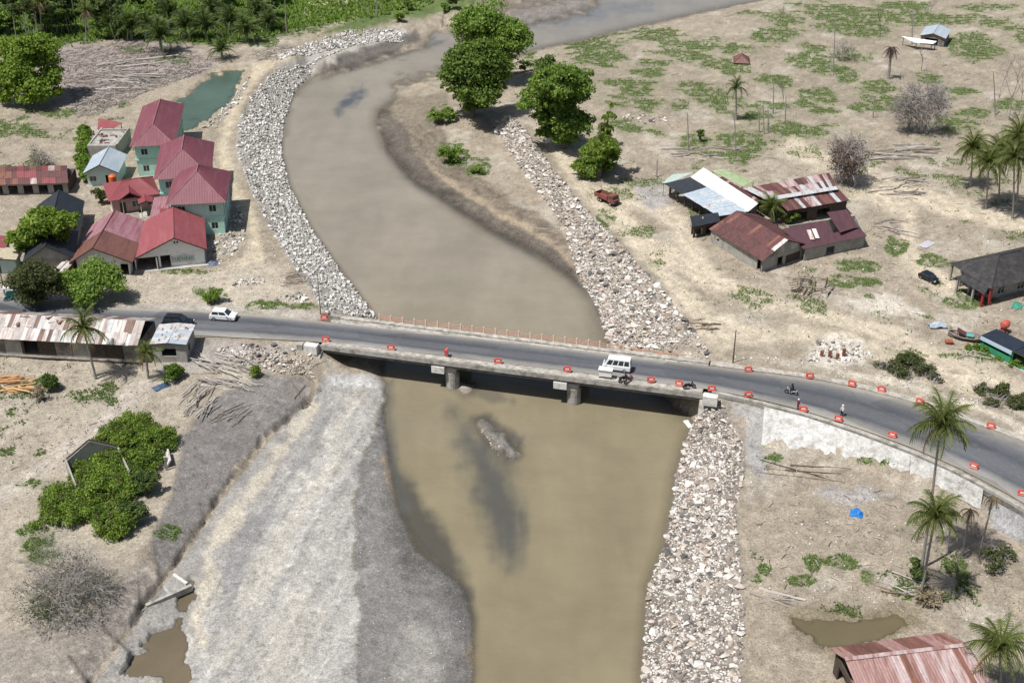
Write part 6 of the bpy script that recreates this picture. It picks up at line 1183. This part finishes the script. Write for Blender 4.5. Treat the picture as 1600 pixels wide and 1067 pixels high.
MB().box(-2.7, 1.0, -.95, .95, .85, .95).build('bed_floor', M_TRK, T); MB().box(.95, 1.05, -.95, .95, .95, 2.0).build('bed_front', M_TRK, T); MB().box(-2.78, -2.68, -1.0, 1.0, .95, 1.65).build('tailgate', M_TRK, T); MB().box(2.78, 2.9, -.9, .9, .5, .75).build('bumper', M_BLKP, T)
# --- plastic barriers
def barrier_proto():
    r_ = empty('traffic_barrier', (0, 0, 0))
    MB().prism([(-.30, 0), (.30, 0), (.30, .14), (.20, .22), (.16, .72), (.12, .82), (-.12, .82), (-.16, .72), (-.20, .22), (-.30, .14)], 'x', -.62, .62).build('body', M_BARR, r_)
    for s in (-1, 1): MB().box(-.34, .34, s*.185-.03, s*.185+.03, .36, .58).build('white_panel', M_BARW, r_); MB().box(s*.63-.02, s*.63+.02, -.1, .1, .1, .7).build('end_lug', M_BARR, r_)
    MB().box(-.42, .42, -.07, .07, .82, .88).build('handle', M_BARR, r_); return r_
BARS = [(507,499,0,'far kerb beside the slim pole, left end of the bridge'),(509,533,0,'near kerb at the left end of the bridge'),(611,546,0,'second on the near kerb from the left end of the bridge'),(778,567,0,'on the near kerb between the two piers'),(886,580,0,'on the near kerb above the right pier'),(1017,596,0,'right of the parked motorcycles on the bridge'),(1061,602,0,'between the motorcycles and the white end post'),(1112,610,0,'just behind the white right end post'),(1169,619,0,'near kerb just right of the bridge'),(1169,580,0,'far kerb just right of the bridge'),(1265,590,0,'far kerb below the crumbled ruin'),(1331,602,0,'far kerb, third right of the bridge'),(1377,611,0,'far kerb below the half-dry thicket'),(1437,630,0,'far kerb left of the tallest palm crown'),(1548,668,0,'far kerb near the right edge'),(1255,642,0,'near kerb beside the maroon-clad person'),(1310,657,0,'near kerb in front of the person in white'),(1394,682,0,'near kerb above the middle of the white slope wall'),(1521,731,0,'near kerb right of the tallest palm'),(1597,773,0,'near kerb at the right edge of the picture')]
bp = barrier_proto(); rd = random.Random(5)
for i, (u, v, z, lab) in enumerate(BARS):
    o = bp if i == 0 else copy_tree(bp); o.location = at(u, v, .13 if 500 < u < 1100 and v > 510 else .06); o.rotation_euler = (0, 0, road_head(u-20, v, u+20, v+20*(.1 if u < 1180 else min(.6, .16+(u-1180)*.0011)))+rd.uniform(-.25, .25)); o.scale = (.8, .8, .85)
    tag(o, 'red plastic barrier '+lab, 'barrier', 'red plastic road barriers')
o = copy_tree(bp); o.location = at(697, 558, .13); o.rotation_euler = (0, R(80), R(70)); o.location.z += .6; tag(o, 'red plastic barrier standing on end above the left pier', 'barrier', 'red plastic road barriers')
# --- white box stand, motorcycles, things on the footpath
wb_ = empty('white_booth', at(946, 590, .13), ang, 'white box-like booth standing on the near footpath beside the minibus', 'booth'); MB().box(-.85, .85, -.35, .35, .35, 1.35).build('cabinet', M_BARW, wb_); MB().box(-.95, .95, -.5, .5, 1.35, 1.42).build('top', M_BARW, wb_)
for x in (-.75, .75):
    for y in (-.28, .28): MB().box(x-.04, x+.04, y-.04, y+.04, 0, .35).build('leg', M_BLKP, wb_)
def motorcycle(label, P, head, seat=M_BLKP, body=M_BLKP, rider=None):
    r_ = empty('motorcycle', P, head, label, 'motorcycle')
    for x, nm in ((.62, 'front_wheel'), (-.62, 'rear_wheel')): w_ = MB().tube([(x, -.05, .29), (x, .05, .29)], .29, 14).build(nm, M_TYRE, r_); MB().tube([(x, -.06, .29), (x, .06, .29)], .16, 8).build('rim', M_RIM, w_)
    MB().prism([(-.75, .62), (-.2, .5), (-.05, .3), (.25, .32), (.35, .75), (.5, .95), (.4, 1.0), (.2, .6), (-.1, .66), (-.7, .78)], 'y', -.13, .13).build('body', body, r_); MB().box(-.65, .05, -.14, .14, .70, .79).build('seat', seat, r_)
    MB().tube([(.62, 0, .29), (.45, 0, .95)], .05, 6).build('fork', M_RIM, r_); MB().tube([(.40, -.33, 1.0), (.46, 0, .98), (.40, .33, 1.0)], .03, 6).build('handlebar', M_BLKP, r_); MB().tube([(-.8, -.16, .35), (-.1, -.16, .28)], .06, 6).build('exhaust', M_RIM, r_); MB().box(.48, .58, -.08, .08, .8, .95).build('headlight', M_LAMP, r_); return r_
motorcycle('left of two dark motorcycles parked beside the white booth', at(974, 595.5, .13), ang+.9); motorcycle('right of two dark motorcycles, red-trimmed, beside the white booth', at(982, 597, .13), ang+1.0, M_BLKP, M_TRK); motorcycle('dark motorcycle lying low between two barriers near the end post', at(1077, 607, .13), ang+.5)
rp = at(1236, 616, .06); rh = road_head(1260, 612, 1220, 603); motorcycle('dark scooter with white fairing being ridden along the right approach', rp, rh, M_BLKP, M_BARW); motorcycle('motorcycle parked under the awning at the left edge', on(16, 471), .3, M_BLKP, M_TEAL)
M_SKIN = mat('skin', (0.30, 0.17, 0.11), .6, .05); M_HAIR = mat('dark_hair', (0.015, 0.012, 0.01), .6, .1); M_MAR = mat('maroon_cloth', (0.16, 0.03, 0.05), .9, .2); M_CWH = mat('white_cloth', (0.62, 0.62, 0.58), .9, .1); M_CBK = mat('black_cloth', (0.02, 0.02, 0.025), .9, .2); M_PNKC = mat('pinkish_headscarf', (0.62, 0.45, 0.44), .9, .1)
def person(label, P, head, J, zones, hat=None, arms=None):
    """one skinned body; J joints name->(x,y,z,r), zones colour by height"""
    E = [('pel', 'chest'), ('chest', 'neck'), ('neck', 'head'), ('head', 'crown'), ('chest', 'ls'), ('ls', 'le'), ('le', 'lw'), ('lw', 'lh'), ('chest', 'rs'), ('rs', 're'), ('re', 'rw'), ('rw', 'rh'), ('pel', 'lhip'), ('lhip', 'lk'), ('lk', 'la'), ('la', 'lt'), ('pel', 'rhip'), ('rhip', 'rk'), ('rk', 'ra'), ('ra', 'rt')]
    nm = list(J); me = bpy.data.meshes.new('body'); me.from_pydata([J[k][:3] for k in nm], [(nm.index(a), nm.index(b)) for a, b in E], [])
    o = bpy.data.objects.new('body', me); C.objects.link(o); md = o.modifiers.new('skin', 'SKIN'); sv_ = me.skin_vertices[0].data
    for i, k in enumerate(nm): sv_[i].radius = (J[k][3], J[k][3]*.85); sv_[i].use_root = (k == 'pel')
    o.modifiers.new('sub', 'SUBSURF').levels = 1
    dg = bpy.context.evaluated_depsgraph_get(); bm2 = bpy.data.meshes.new_from_object(o.evaluated_get(dg)); bpy.data.objects.remove(o)
    root = empty('person', P, head, label, 'person'); ms = [z_[1] for z_ in zones]; bm2.materials.clear()
    for m_ in ms: bm2.materials.append(m_)
    for pl in bm2.polygons:
        k = 0
        for i, z_ in enumerate(zones):
            if pl.center.z > z_[0] and (len(z_) < 3 or z_[2](pl.center)): k = i
        pl.material_index = k; pl.use_smooth = True
    link('body', bm2, root)
    hd = J['head']
    if hat: mb = MB(); mb.tube([(hd[0]-.01, hd[1], hd[2]-.02), (hd[0]-.01, hd[1], hd[2]+.08), (hd[0]-.01, hd[1], hd[2]+.17)], [.145, .14, .05], 10); mb.build('headwear', hat, root)
    for s in (-1, 1): MB().tube([(hd[0]+.10, hd[1]+s*.035, hd[2]+.03), (hd[0]+.125, hd[1]+s*.035, hd[2]+.03)], .012, 6).build('eye', M_HAIR, root)
    MB().tube([(hd[0]+.105, hd[1], hd[2]-.0), (hd[0]+.14, hd[1], hd[2]-.02)], [.02, .012], 5).build('nose', M_SKIN, root); return root
ST_J = dict(pel=(0, 0, .92, .14), chest=(0, 0, 1.28, .15), neck=(.01, 0, 1.46, .06), head=(.02, 0, 1.58, .10), crown=(.02, 0, 1.68, .08), ls=(0, .19, 1.40, .07), le=(.03, .27, 1.12, .05), lw=(.12, .26, .90, .04), lh=(.15, .25, .82, .04), rs=(0, -.19, 1.40, .07), re=(.03, -.27, 1.12, .05), rw=(.14, -.24, .92, .04), rh=(.17, -.23, .84, .04), lhip=(0, .10, .86, .11), lk=(.03, .11, .48, .08), la=(0, .12, .09, .055), lt=(.16, .13, .05, .045), rhip=(0, -.10, .86, .11), rk=(.05, -.11, .48, .08), ra=(.06, -.12, .09, .055), rt=(.22, -.13, .05, .045))
person('person in white top and dark trousers standing behind a near barrier', at(1315, 650, .06), R(200), ST_J, [(-1, M_CBK), (.9, M_CWH), (.78, M_SKIN, lambda c: abs(c.y) > .2 and c.z < .95), (1.47, M_SKIN)], M_CWH)
person('person in maroon clothes with pale head covering beside a near barrier', at(1246, 640, .06), R(20), {k: (a*.97, b, c*.97, d) for k, (a, b, c, d) in ST_J.items()}, [(-1, M_MAR), (.9, M_MAR), (.78, M_SKIN, lambda c: abs(c.y) > .2 and c.z < .92), (1.42, M_SKIN)], M_PNKC)
RJ = dict(pel=(-.25, 0, .88, .14), chest=(-.12, 0, 1.22, .15), neck=(-.06, 0, 1.42, .06), head=(-.03, 0, 1.54, .10), crown=(-.03, 0, 1.64, .08), ls=(-.1, .19, 1.34, .07), le=(.1, .30, 1.12, .05), lw=(.34, .31, 1.06, .04), lh=(.41, .31, 1.04, .04), rs=(-.1, -.19, 1.34, .07), re=(.1, -.30, 1.12, .05), rw=(.34, -.31, 1.06, .04), rh=(.41, -.31, 1.04, .04), lhip=(-.2, .13, .84, .11), lk=(.2, .22, .72, .08), la=(.08, .2, .33, .055), lt=(.22, .2, .30, .045), rhip=(-.2, -.13, .84, .11), rk=(.2, -.22, .72, .08), ra=(.08, -.2, .33, .055), rt=(.22, -.2, .30, .045))
person('dark-clad rider sitting on the scooter on the right approach', rp, rh, RJ, [(-1, M_CBK), (1.43, M_SKIN)], M_CBK)
# --- poles, tanks, odds and ends
def pole(label, base, hpx, r_=.1, arms=1, m_=M_CONCD):
    B = on(*base); h = hpx/(pxm(base[1])*.88); o = empty('utility_pole', B, 0, label, 'pole'); MB().tube([(0, 0, -.4), (0, 0, h)], [r_*1.3, r_*.8], 8).build('shaft', m_, o)
    for i in range(arms): MB().box(-.9, .9, -.05, .05, h-.35-i*.6, h-.25-i*.6).build('cross_arm', M_WOODD, o); [MB().tube([(x, 0, h-.25-i*.6), (x, 0, h-.1-i*.6)], .04, 6).build('insulator', M_BARW, o) for x in (-.8, 0, .8)]
    return o
pole('slim dark pole beside the road at the left end of the bridge', (501, 491), 62, .07, 0); pole('dark utility pole right of the fallen railing', (1145, 567), 52, .08, 0, M_WOODD); pole('grey utility pole at the left edge beside the round tree', (8, 462), 60, .12, 1, M_CONC)
wt = empty('water_tank', on(179, 299), 0, 'orange water tank on a stand before the blue-roofed house', 'tank'); mo = mat('orange_tank_plastic', (0.55, 0.12, 0.04), .5, .1)
MB().tube([(0, 0, 1.55), (0, 0, 1.65), (0, 0, 2.9), (0, 0, 3.1), (0, 0, 3.2)], [.62, .68, .68, .45, .25], 16).build('tank', mo, wt)
for x in (-.5, .5):
    for y in (-.5, .5): MB().box(x-.05, x+.05, y-.05, y+.05, 0, 1.55).build('leg', M_WOOD, wt)
MB().box(-.65, .65, -.65, .65, 1.47, 1.55).build('platform', M_WOOD, wt)
cm = empty('cement_mixer', on(1568, 520), R(30), 'red cement mixer behind the navy-roofed stall', 'cement mixer'); mcm = mat('mixer_red', (0.42, 0.08, 0.065), .6, .2, 2, (.3, .14, .1), .4)
MB().tube([(-.5, 0, 1.0), (-.3, 0, 1.25), (.2, 0, 1.45), (.6, 0, 1.75)], [.35, .62, .6, .32], 14).build('drum', mcm, cm); MB().box(-.5, .5, -.4, .4, .45, .55).build('frame', mcm, cm); wheel(cm, 0, .5, .3, .12); wheel(cm, 0, -.5, .3, .12); MB().box(-.45, -.2, -.2, .2, .55, .95).build('engine', mcm, cm)
od = empty('oil_drum', on(1482, 537), 0, 'rusty orange drum lying beside the track at the right', 'drum'); MB().tube([(-.5, 0, .35), (-.48, 0, .35), (.48, 0, .35), (.5, 0, .35)], [.3, .36, .36, .3], 14).build('body', mat('rusty_orange_drum', (.33, .11, .05), .8, .3), od); [MB().tube([(x-.03, 0, .35), (x+.03, 0, .35)], .375, 14).build('rib', M_BRN, od) for x in (-.17, .17)]
bt = empty('boat_wreck', on(1510, 530), R(-22), 'wrecked wooden boat hull among scrap beside the navy stall', 'boat'); sec = [(-2.6, .15, .9), (-1.8, .75, .75), (-.5, 1.0, .65), (1.0, .95, .7), (2.2, .5, .85), (2.8, .05, 1.1)]
mb = MB(); vs = []
for x, w, h in sec: vs += [(x, -w, h), (x, -w*.75, .25), (x, 0, .05), (x, w*.75, .25), (x, w, h)]
mb.add(vs, [(i*5+j, i*5+j+1, i*5+j+6, i*5+j+5) for i in range(5) for j in range(4)]); mb.build('hull', mat('grey_brown_hull', (.20, .155, .13), .95, .3, 3), bt)
for s in (-1, 1): MB().tube([(x, s*w, h) for x, w, h in sec], .06, 5).build('gunwale', M_GBARK, bt)
for x, w in ((-1.5, .8), (0, .95), (1.4, .8)): MB().box(x-.12, x+.12, -w, w, .5, .56).build('thwart', M_WOOD, bt)
MB().box(-1.9, -.4, -.6, .5, .62, .68, 0, Matrix.Rotation(R(25), 4, 'Y')).build('rusty_sheet', M_RUST, bt); MB().box(-.3, .9, -.5, .5, .75, .8).build('green_sheet', M_TEAL, bt)
ts = empty('tarp_sheet', on(1462, 512), 0, 'crumpled blue-grey metal sheet left of the boat wreck', 'sheet'); mb = MB(); g = [[(x*.5-1, y*.45-.5, .15+random.uniform(0, .45)) for y in range(4)] for x in range(6)]
for i in range(5):
    for j in range(3): mb.quad(g[i][j], g[i+1][j], g[i+1][j+1], g[i][j+1])
mb.build('sheet', M_ZINCB, ts)
def tarp(label, base, sx, sy, m_, name='tarp', h=.5, seed=1):
    rd = random.Random(seed); o = empty(name, on(*base), rd.uniform(0, 3), label, 'tarp'); mb = MB(); n = 7; g = [[((i/n-.5)*sx*rd.uniform(.9, 1.1), (j/n-.5)*sy*rd.uniform(.9, 1.1), h*max(0, 1-((i/n-.5)**2+(j/n-.5)**2)*4)*rd.uniform(.5, 1)+.04) for j in range(n+1)] for i in range(n+1)]
    for i in range(n):
        for j in range(n): mb.quad(g[i][j], g[i+1][j], g[i+1][j+1], g[i][j+1])
    mb.build('sheet', m_, o); return o
tarp('crumpled bright blue tarp on the sand below the slope wall', (1338, 803), 1.5, 1.3, mat('blue_tarp', (.02, .17, .50), .5, .2), h=.9, seed=2); tarp('dark blue tarp scraps below the kiosk', (252, 604), 2.2, 1.2, mat('dark_blue_tarp', (.05, .09, .16), .6, .3), h=.4, seed=3)
tarp('white sheet lying among the sand plants at the right', (1448, 382), 3, 1.6, mat('lilac_sheet', (.42, .41, .45), .6, .1), h=.15, seed=4); tarp('pale scrap of sheeting at the river edge by the right abutment', (1075, 664), 1.8, .7, M_BARW, 'sheet_scrap', .15, 5).location.z = ZW+.02
tarp('dark sheet thrown over goods in the rubble by the white house', (332, 412), 2.2, 1.8, mat('slate_tarp', (.13, .15, .20), .6, .3), h=.9, seed=6); tarp('green tarp scraps beside the charcoal-tiled house', (1590, 478), 2.4, 1.4, mat('green_tarp', (.05, .24, .17), .6, .3), h=.4, seed=7)
fc = empty('food_cart', on(22, 468), R(8), 'teal food cart with white canopy at the left edge of the road', 'cart'); MB().box(-1.0, 1.0, -.5, .5, .5, 1.25).build('cabinet', M_TEAL, fc); MB().prism([(-1.3, 2.1), (1.3, 2.1), (1.1, 2.3), (-1.1, 2.3)], 'y', -.8, .8).build('canopy', M_BARW, fc)
for x in (-.95, .95):
    for y in (-.45, .45): MB().box(x-.03, x+.03, y-.03, y+.03, 1.25, 2.1).build('post', M_RIM, fc)
for s in (-1, 1): wheel(fc, .5*s, -.55, .35, .08)
# --- logs
LOGM = [mat('bleached_log', (0.43, 0.40, 0.365), .95, .2, 3), mat('grey_log', (0.29, 0.262, 0.24), .95, .25, 3), mat('brown_log', (0.19, 0.145, 0.11), .95, .25, 3)]
ORNL = [mat('fresh_sawn_timber', (0.52, 0.33, 0.17), .85, .15, 3), mat('orange_timber', (0.46, 0.24, 0.11), .85, .2, 3)]
LM = {}
def logmesh(k, m_):
    if (k, m_.name) not in LM:
        rd = random.Random(k); mb = MB(); n = 5; mb.tube([(i/n-.5, rd.uniform(-.015, .015), rd.uniform(-.01, .01)) for i in range(n+1)], [.02*rd.uniform(.8, 1.2)*(1-.25*i/n) for i in range(n+1)], 6); LM[(k, m_.name)] = mb.mesh('log', [m_])
    return LM[(k, m_.name)]
def logs(label, area, n, lmin, lmax, th, angs, mats_, seed, layers=2, cat='log', name='log'):
    """loose logs over a photo polygon's bounding strip; each is a thing of its own"""
    rd = random.Random(seed); (u0, v0, u1, v1) = area
    for i in range(n):
        u, v = rd.uniform(u0, u1), rd.uniform(v0, v1); P = on(u, v); L_ = rd.uniform(lmin, lmax); a = R(rd.choice(angs)+rd.gauss(0, 9)); o = bpy.data.objects.new(name, logmesh(rd.randrange(5), rd.choice(mats_))); C.objects.link(o)
        dz = gz(P.x+math.cos(a)*L_*.4, P.y+math.sin(a)*L_*.4)-gz(P.x-math.cos(a)*L_*.4, P.y-math.sin(a)*L_*.4); pit = -math.atan2(dz, L_*.8)
        th_ = th*(.62 if name == 'log' else 1); k = th_*rd.uniform(.6, 1.4)/.02; o.location = (P.x, P.y, gz(P.x, P.y)+th_*.7+rd.randrange(layers)*th_*1.6); o.rotation_euler = (0, pit+rd.uniform(-.04, .04), a); o.scale = (L_, k, k); tag(o, label, cat, label)
logs('bleached log in the heap beside the left approach', (318, 560, 392, 606), 46, 2, 5.5, .13, (-24, -32, -18), LOGM[:2], 1, 5); logs('bleached log in the upright bundle at the end of the dirt lane', (288, 604, 334, 644), 26, 2.5, 5, .14, (62, 72, 80), LOGM[:2], 2, 5); logs('brown driftwood pole on the mud slope below the log heap', (338, 634, 382, 664), 14, 2, 4.5, .08, (48, 55), [LOGM[2], LOGM[1]], 3, 2)
logs('sawn plank in the orange timber stack at the left edge', (0, 590, 62, 614), 16, 3, 5.5, .12, (4, 8, 0), ORNL, 4, 4, 'plank', 'plank'); logs('grey log in the scattered pile right of the brown dead tree', (1372, 228, 1452, 250), 26, 3, 8, .17, (5, -6, 12), LOGM, 5, 3); logs('grey log in the pile above the right track', (1376, 278, 1440, 308), 24, 2.5, 7, .16, (10, -18, 25), LOGM, 6, 3); logs('broken timber lying left of the black car', (1376, 345, 1425, 370), 16, 2, 5, .12, (20, -30), LOGM, 7, 2)
logs('charred log in the heap in front of the rusty barn', (1242, 436, 1300, 462), 34, 1.5, 4, .15, (-20, 30, 70), [LOGM[1], LOGM[2], M_WOODD], 8, 4); logs('dark log lying by the track above the railing end', (1086, 500, 1116, 516), 9, 2, 3.5, .16, (0, 12), [LOGM[2], M_WOODD], 9, 2); logs('brushwood stick heaped on the bank by the white boulders', (448, 428, 478, 446), 22, 1.5, 3.5, .08, (30, 10), [LOGM[2], LOGM[1]], 10, 4)
logs('long dark pole lying on the sand below the slope wall', (1215, 728, 1300, 744), 5, 6, 11, .1, (-10,), [M_WOODD, LOGM[2]], 11, 1); logs('driftwood log by the stone bank at the lower right', (1185, 928, 1230, 944), 5, 3, 6, .18, (-4, -14), LOGM, 12, 1); logs('grey log near the foot of the second palm', (1366, 900, 1440, 930), 9, 2.5, 5, .15, (-22, 10, -40), LOGM, 13, 2); logs('timber lying in the far field near the vine-wrapped stump', (1055, 228, 1200, 248), 20, 3, 7, .15, (8, -20, 14), LOGM, 14, 2)
logs('pale driftwood trunk on the debris field by the pond', (150, 92, 250, 140), 26, 5, 11, .25, (10, 25, -5), LOGM[:2], 15, 2); logs('white crooked branch in front of the boat wreck', (1500, 545, 1538, 566), 9, 1.5, 3.2, .08, (80, 40, -20), LOGM[:1], 16, 4); logs('log stranded on the upper beach below the stone bank', (828, 352, 862, 366), 4, 2, 4.5, .14, (-25,), LOGM[1:], 17, 1); logs('plank leaning on the rubble by the left abutment', (462, 560, 498, 640), 4, 2.5, 5, .12, (60, -50), LOGM[:1]+[LOGM[2]], 18, 2)
ri = empty('pebble_islet', at(770, 700, ZW), 0, 'stony teardrop islet in mid river below the bridge', 'islet'); rd = random.Random(8); sp_ = []
for i in range(44):
    t = rd.random(); u, v = 754+t*28+rd.gauss(0, 4)*(1-.5*t), 676+t*36+rd.gauss(0, 4); P = at(u, v, ZW); sp_.append((Vector((P.x, P.y, max(gz(P.x, P.y), ZW-.08)+.02)), rd.uniform(.06, .15), i))
rocks(ri, 'a', sp_, 40)
# concrete drain frame washed out on the lower left bank
dr = empty('concrete_frame', on(268, 932), R(38), 'broken concrete channel frame washed out of the lower left bank', 'concrete frame')
MB().box(-2.9, 2.4, -.2, .2, -.3, .45).build('beam', M_CONC, dr); MB().box(2.1, 2.4, .22, 2.6, -.2, .35, 0, Matrix.Rotation(R(12), 4, 'Z')).build('beam', M_WHITE, dr); MB().box(-.2, .1, .22, 2.0, -.2, .25).build('cross_beam', M_CONC, dr); MB().tube([(-2.9, -.1, .1), (-5.0, -.4, -.2)], .14, 6).build('pipe', M_CONCD, dr)
# red-brown stumps of the ruin above the curve
rq = empty('brick_piers', on(1302, 560), 0, 'row of red-brown brick stumps in the crumbled ruin', 'brick piers'); mbk = mat('old_red_brick', (.20, .09, .07), .95, .25, 4)
for i, (x, y) in enumerate(((-1.5, .6), (-.5, .2), (.5, -.2), (1.6, .8))): MB().box(x-.2, x+.2, y-.2, y+.2, -.2, .9+.2*(i % 2)).build('pier', mbk, rq)
# loose stuff too fine to count
DRW = [mat('drift_grey', (0.235, 0.205, 0.185), .95, .25, 3), mat('drift_brown', (0.17, 0.145, 0.13), .95, .25, 3)]
def litter(name, label, poly, n, lmin, lmax, mats_, seed, flat=.35):
    rd = random.Random(seed); mb = MB(); us = [p_[0] for p_ in poly]; vs_l = [p_[1] for p_ in poly]; k = 0
    uu = np.array([rd.uniform(min(us), max(us)) for _ in range(n*4)]); vv = np.array([rd.uniform(min(vs_l), max(vs_l)) for _ in range(n*4)]); ins = sdist(uu, vv, poly) > 0
    for u, v, i in zip(uu, vv, ins):
        if not i or k >= n: continue
        k += 1; P = on(u, v); a = rd.uniform(0, 3.14) if flat > .3 else rd.gauss(.2, .5); L_ = rd.uniform(lmin, lmax); d = Vector((math.cos(a), math.sin(a), rd.uniform(-.12, .25)))*L_*.5; r_ = rd.uniform(.05, .13)*(.62 if name == 'driftwood' else .45); P.z += r_*rd.uniform(.5, 2.5); mb.tube([P-d, P+Vector((rd.uniform(-.1, .1), rd.uniform(-.1, .1), .05))*L_, P+d], [r_, r_*.9, r_*.6], 4, rd.randrange(len(mats_)), False)
    o = mb.build(name, mats_); return tag(o, label, kind='stuff')
litter('driftwood', 'mat of broken driftwood over the debris field', [(80,80),(200,66),(300,82),(335,105),(265,125),(200,146),(120,168),(100,140)], 1500, .5, 2.4, DRW, 1); litter('driftwood', 'band of snagged driftwood above the sand beside the pond', [(110,160),(190,132),(260,112),(330,104),(320,112),(215,150),(150,180),(120,185)], 800, .6, 3, DRW+LOGM[:1], 2)
litter('driftwood', 'driftwood beside the upper stone ridge', [(400,80),(450,70),(470,80),(430,95),(395,95)], 160, .8, 3, LOGM, 3); litter('twigs', 'broken sticks strewn over the right plain', [(1000,260),(1250,225),(1600,180),(1600,560),(1400,520),(1250,470),(1100,380)], 330, .3, 1.8, LOGM, 4); litter('twigs', 'sticks and rubbish strewn over the lower right sand', [(1180,720),(1560,800),(1600,980),(1450,960),(1190,940)], 200, .3, 1.3, LOGM, 5); litter('twigs', 'sticks strewn over the lower left field', [(0,570),(230,570),(250,620),(60,740),(0,760)], 160, .3, 1.2, LOGM, 6); litter('twigs', 'sticks strewn over the far plain', [(900,90),(1300,10),(1600,10),(1600,180),(1250,220),(960,200)], 220, .6, 2.6, LOGM, 7)

# pebbles, clods and bits of rubble strewn over the open ground
def pebbles(name, label, poly, n, smin, smax, kind, seed):
    rng = np.random.default_rng(seed); P_ = np.array(poly, float); uu = rng.uniform(P_[:, 0].min(), P_[:, 0].max(), n*4); vv = rng.uniform(P_[:, 1].min(), P_[:, 1].max(), n*4); ok = np.where(sdist(uu, vv, poly) > 0)[0][:n]; V = []; F = []; nb = 0
    for i in ok:
        P = on(uu[i], vv[i]); 
        if P.z < ZW+.05: continue
        s_ = smin+(smax-smin)*rng.random()**3; v, f = SARR[kind][int(rng.integers(12))]; a = rng.uniform(0, 6.28); ca, sa = math.cos(a), math.sin(a); q = v*s_; V.append(np.stack([q[:, 0]*ca-q[:, 1]*sa+P.x, q[:, 0]*sa+q[:, 1]*ca+P.y, q[:, 2]+P.z+s_*.2], 1)); F += [tuple(k+nb for k in t) for t in f if len(t) == 3]; nb += len(v)
    o = link(name, npmesh(name, np.concatenate(V), np.array(F), SM[(kind, 1)])); return tag(o, label, kind='stuff')
pebbles('pebbles', 'small stones and rubble strewn over the right plain', [(960,330),(1100,260),(1600,230),(1600,600),(1450,540),(1250,520),(1120,540),(1020,430)], 1500, .05, .28, 'a', 1); pebbles('pebbles', 'small stones strewn over the lower right sand', [(1170,700),(1300,725),(1560,810),(1600,1000),(1450,960),(1180,930)], 800, .04, .2, 'a', 2)
pebbles('pebbles', 'small stones strewn around the houses and yard', [(200,420),(340,400),(380,330),(470,430),(490,480),(300,478),(195,475)], 500, .05, .22, 'b', 3); pebbles('pebbles', 'small stones strewn over the lower left field', [(0,580),(240,590),(260,640),(60,760),(0,800)], 500, .04, .18, 'a', 4); pebbles('gravel', 'coarse gravel lying on the bar beside the river', [(520,600),(596,600),(612,780),(720,920),(735,1067),(300,1067),(400,820)], 900, .03, .11, 'a', 5); pebbles('pebbles', 'stones and clods along the road verge above the curve', [(1120,560),(1260,580),(1420,612),(1600,670),(1600,640),(1400,585),(1200,555)], 500, .05, .25, 'b', 6)
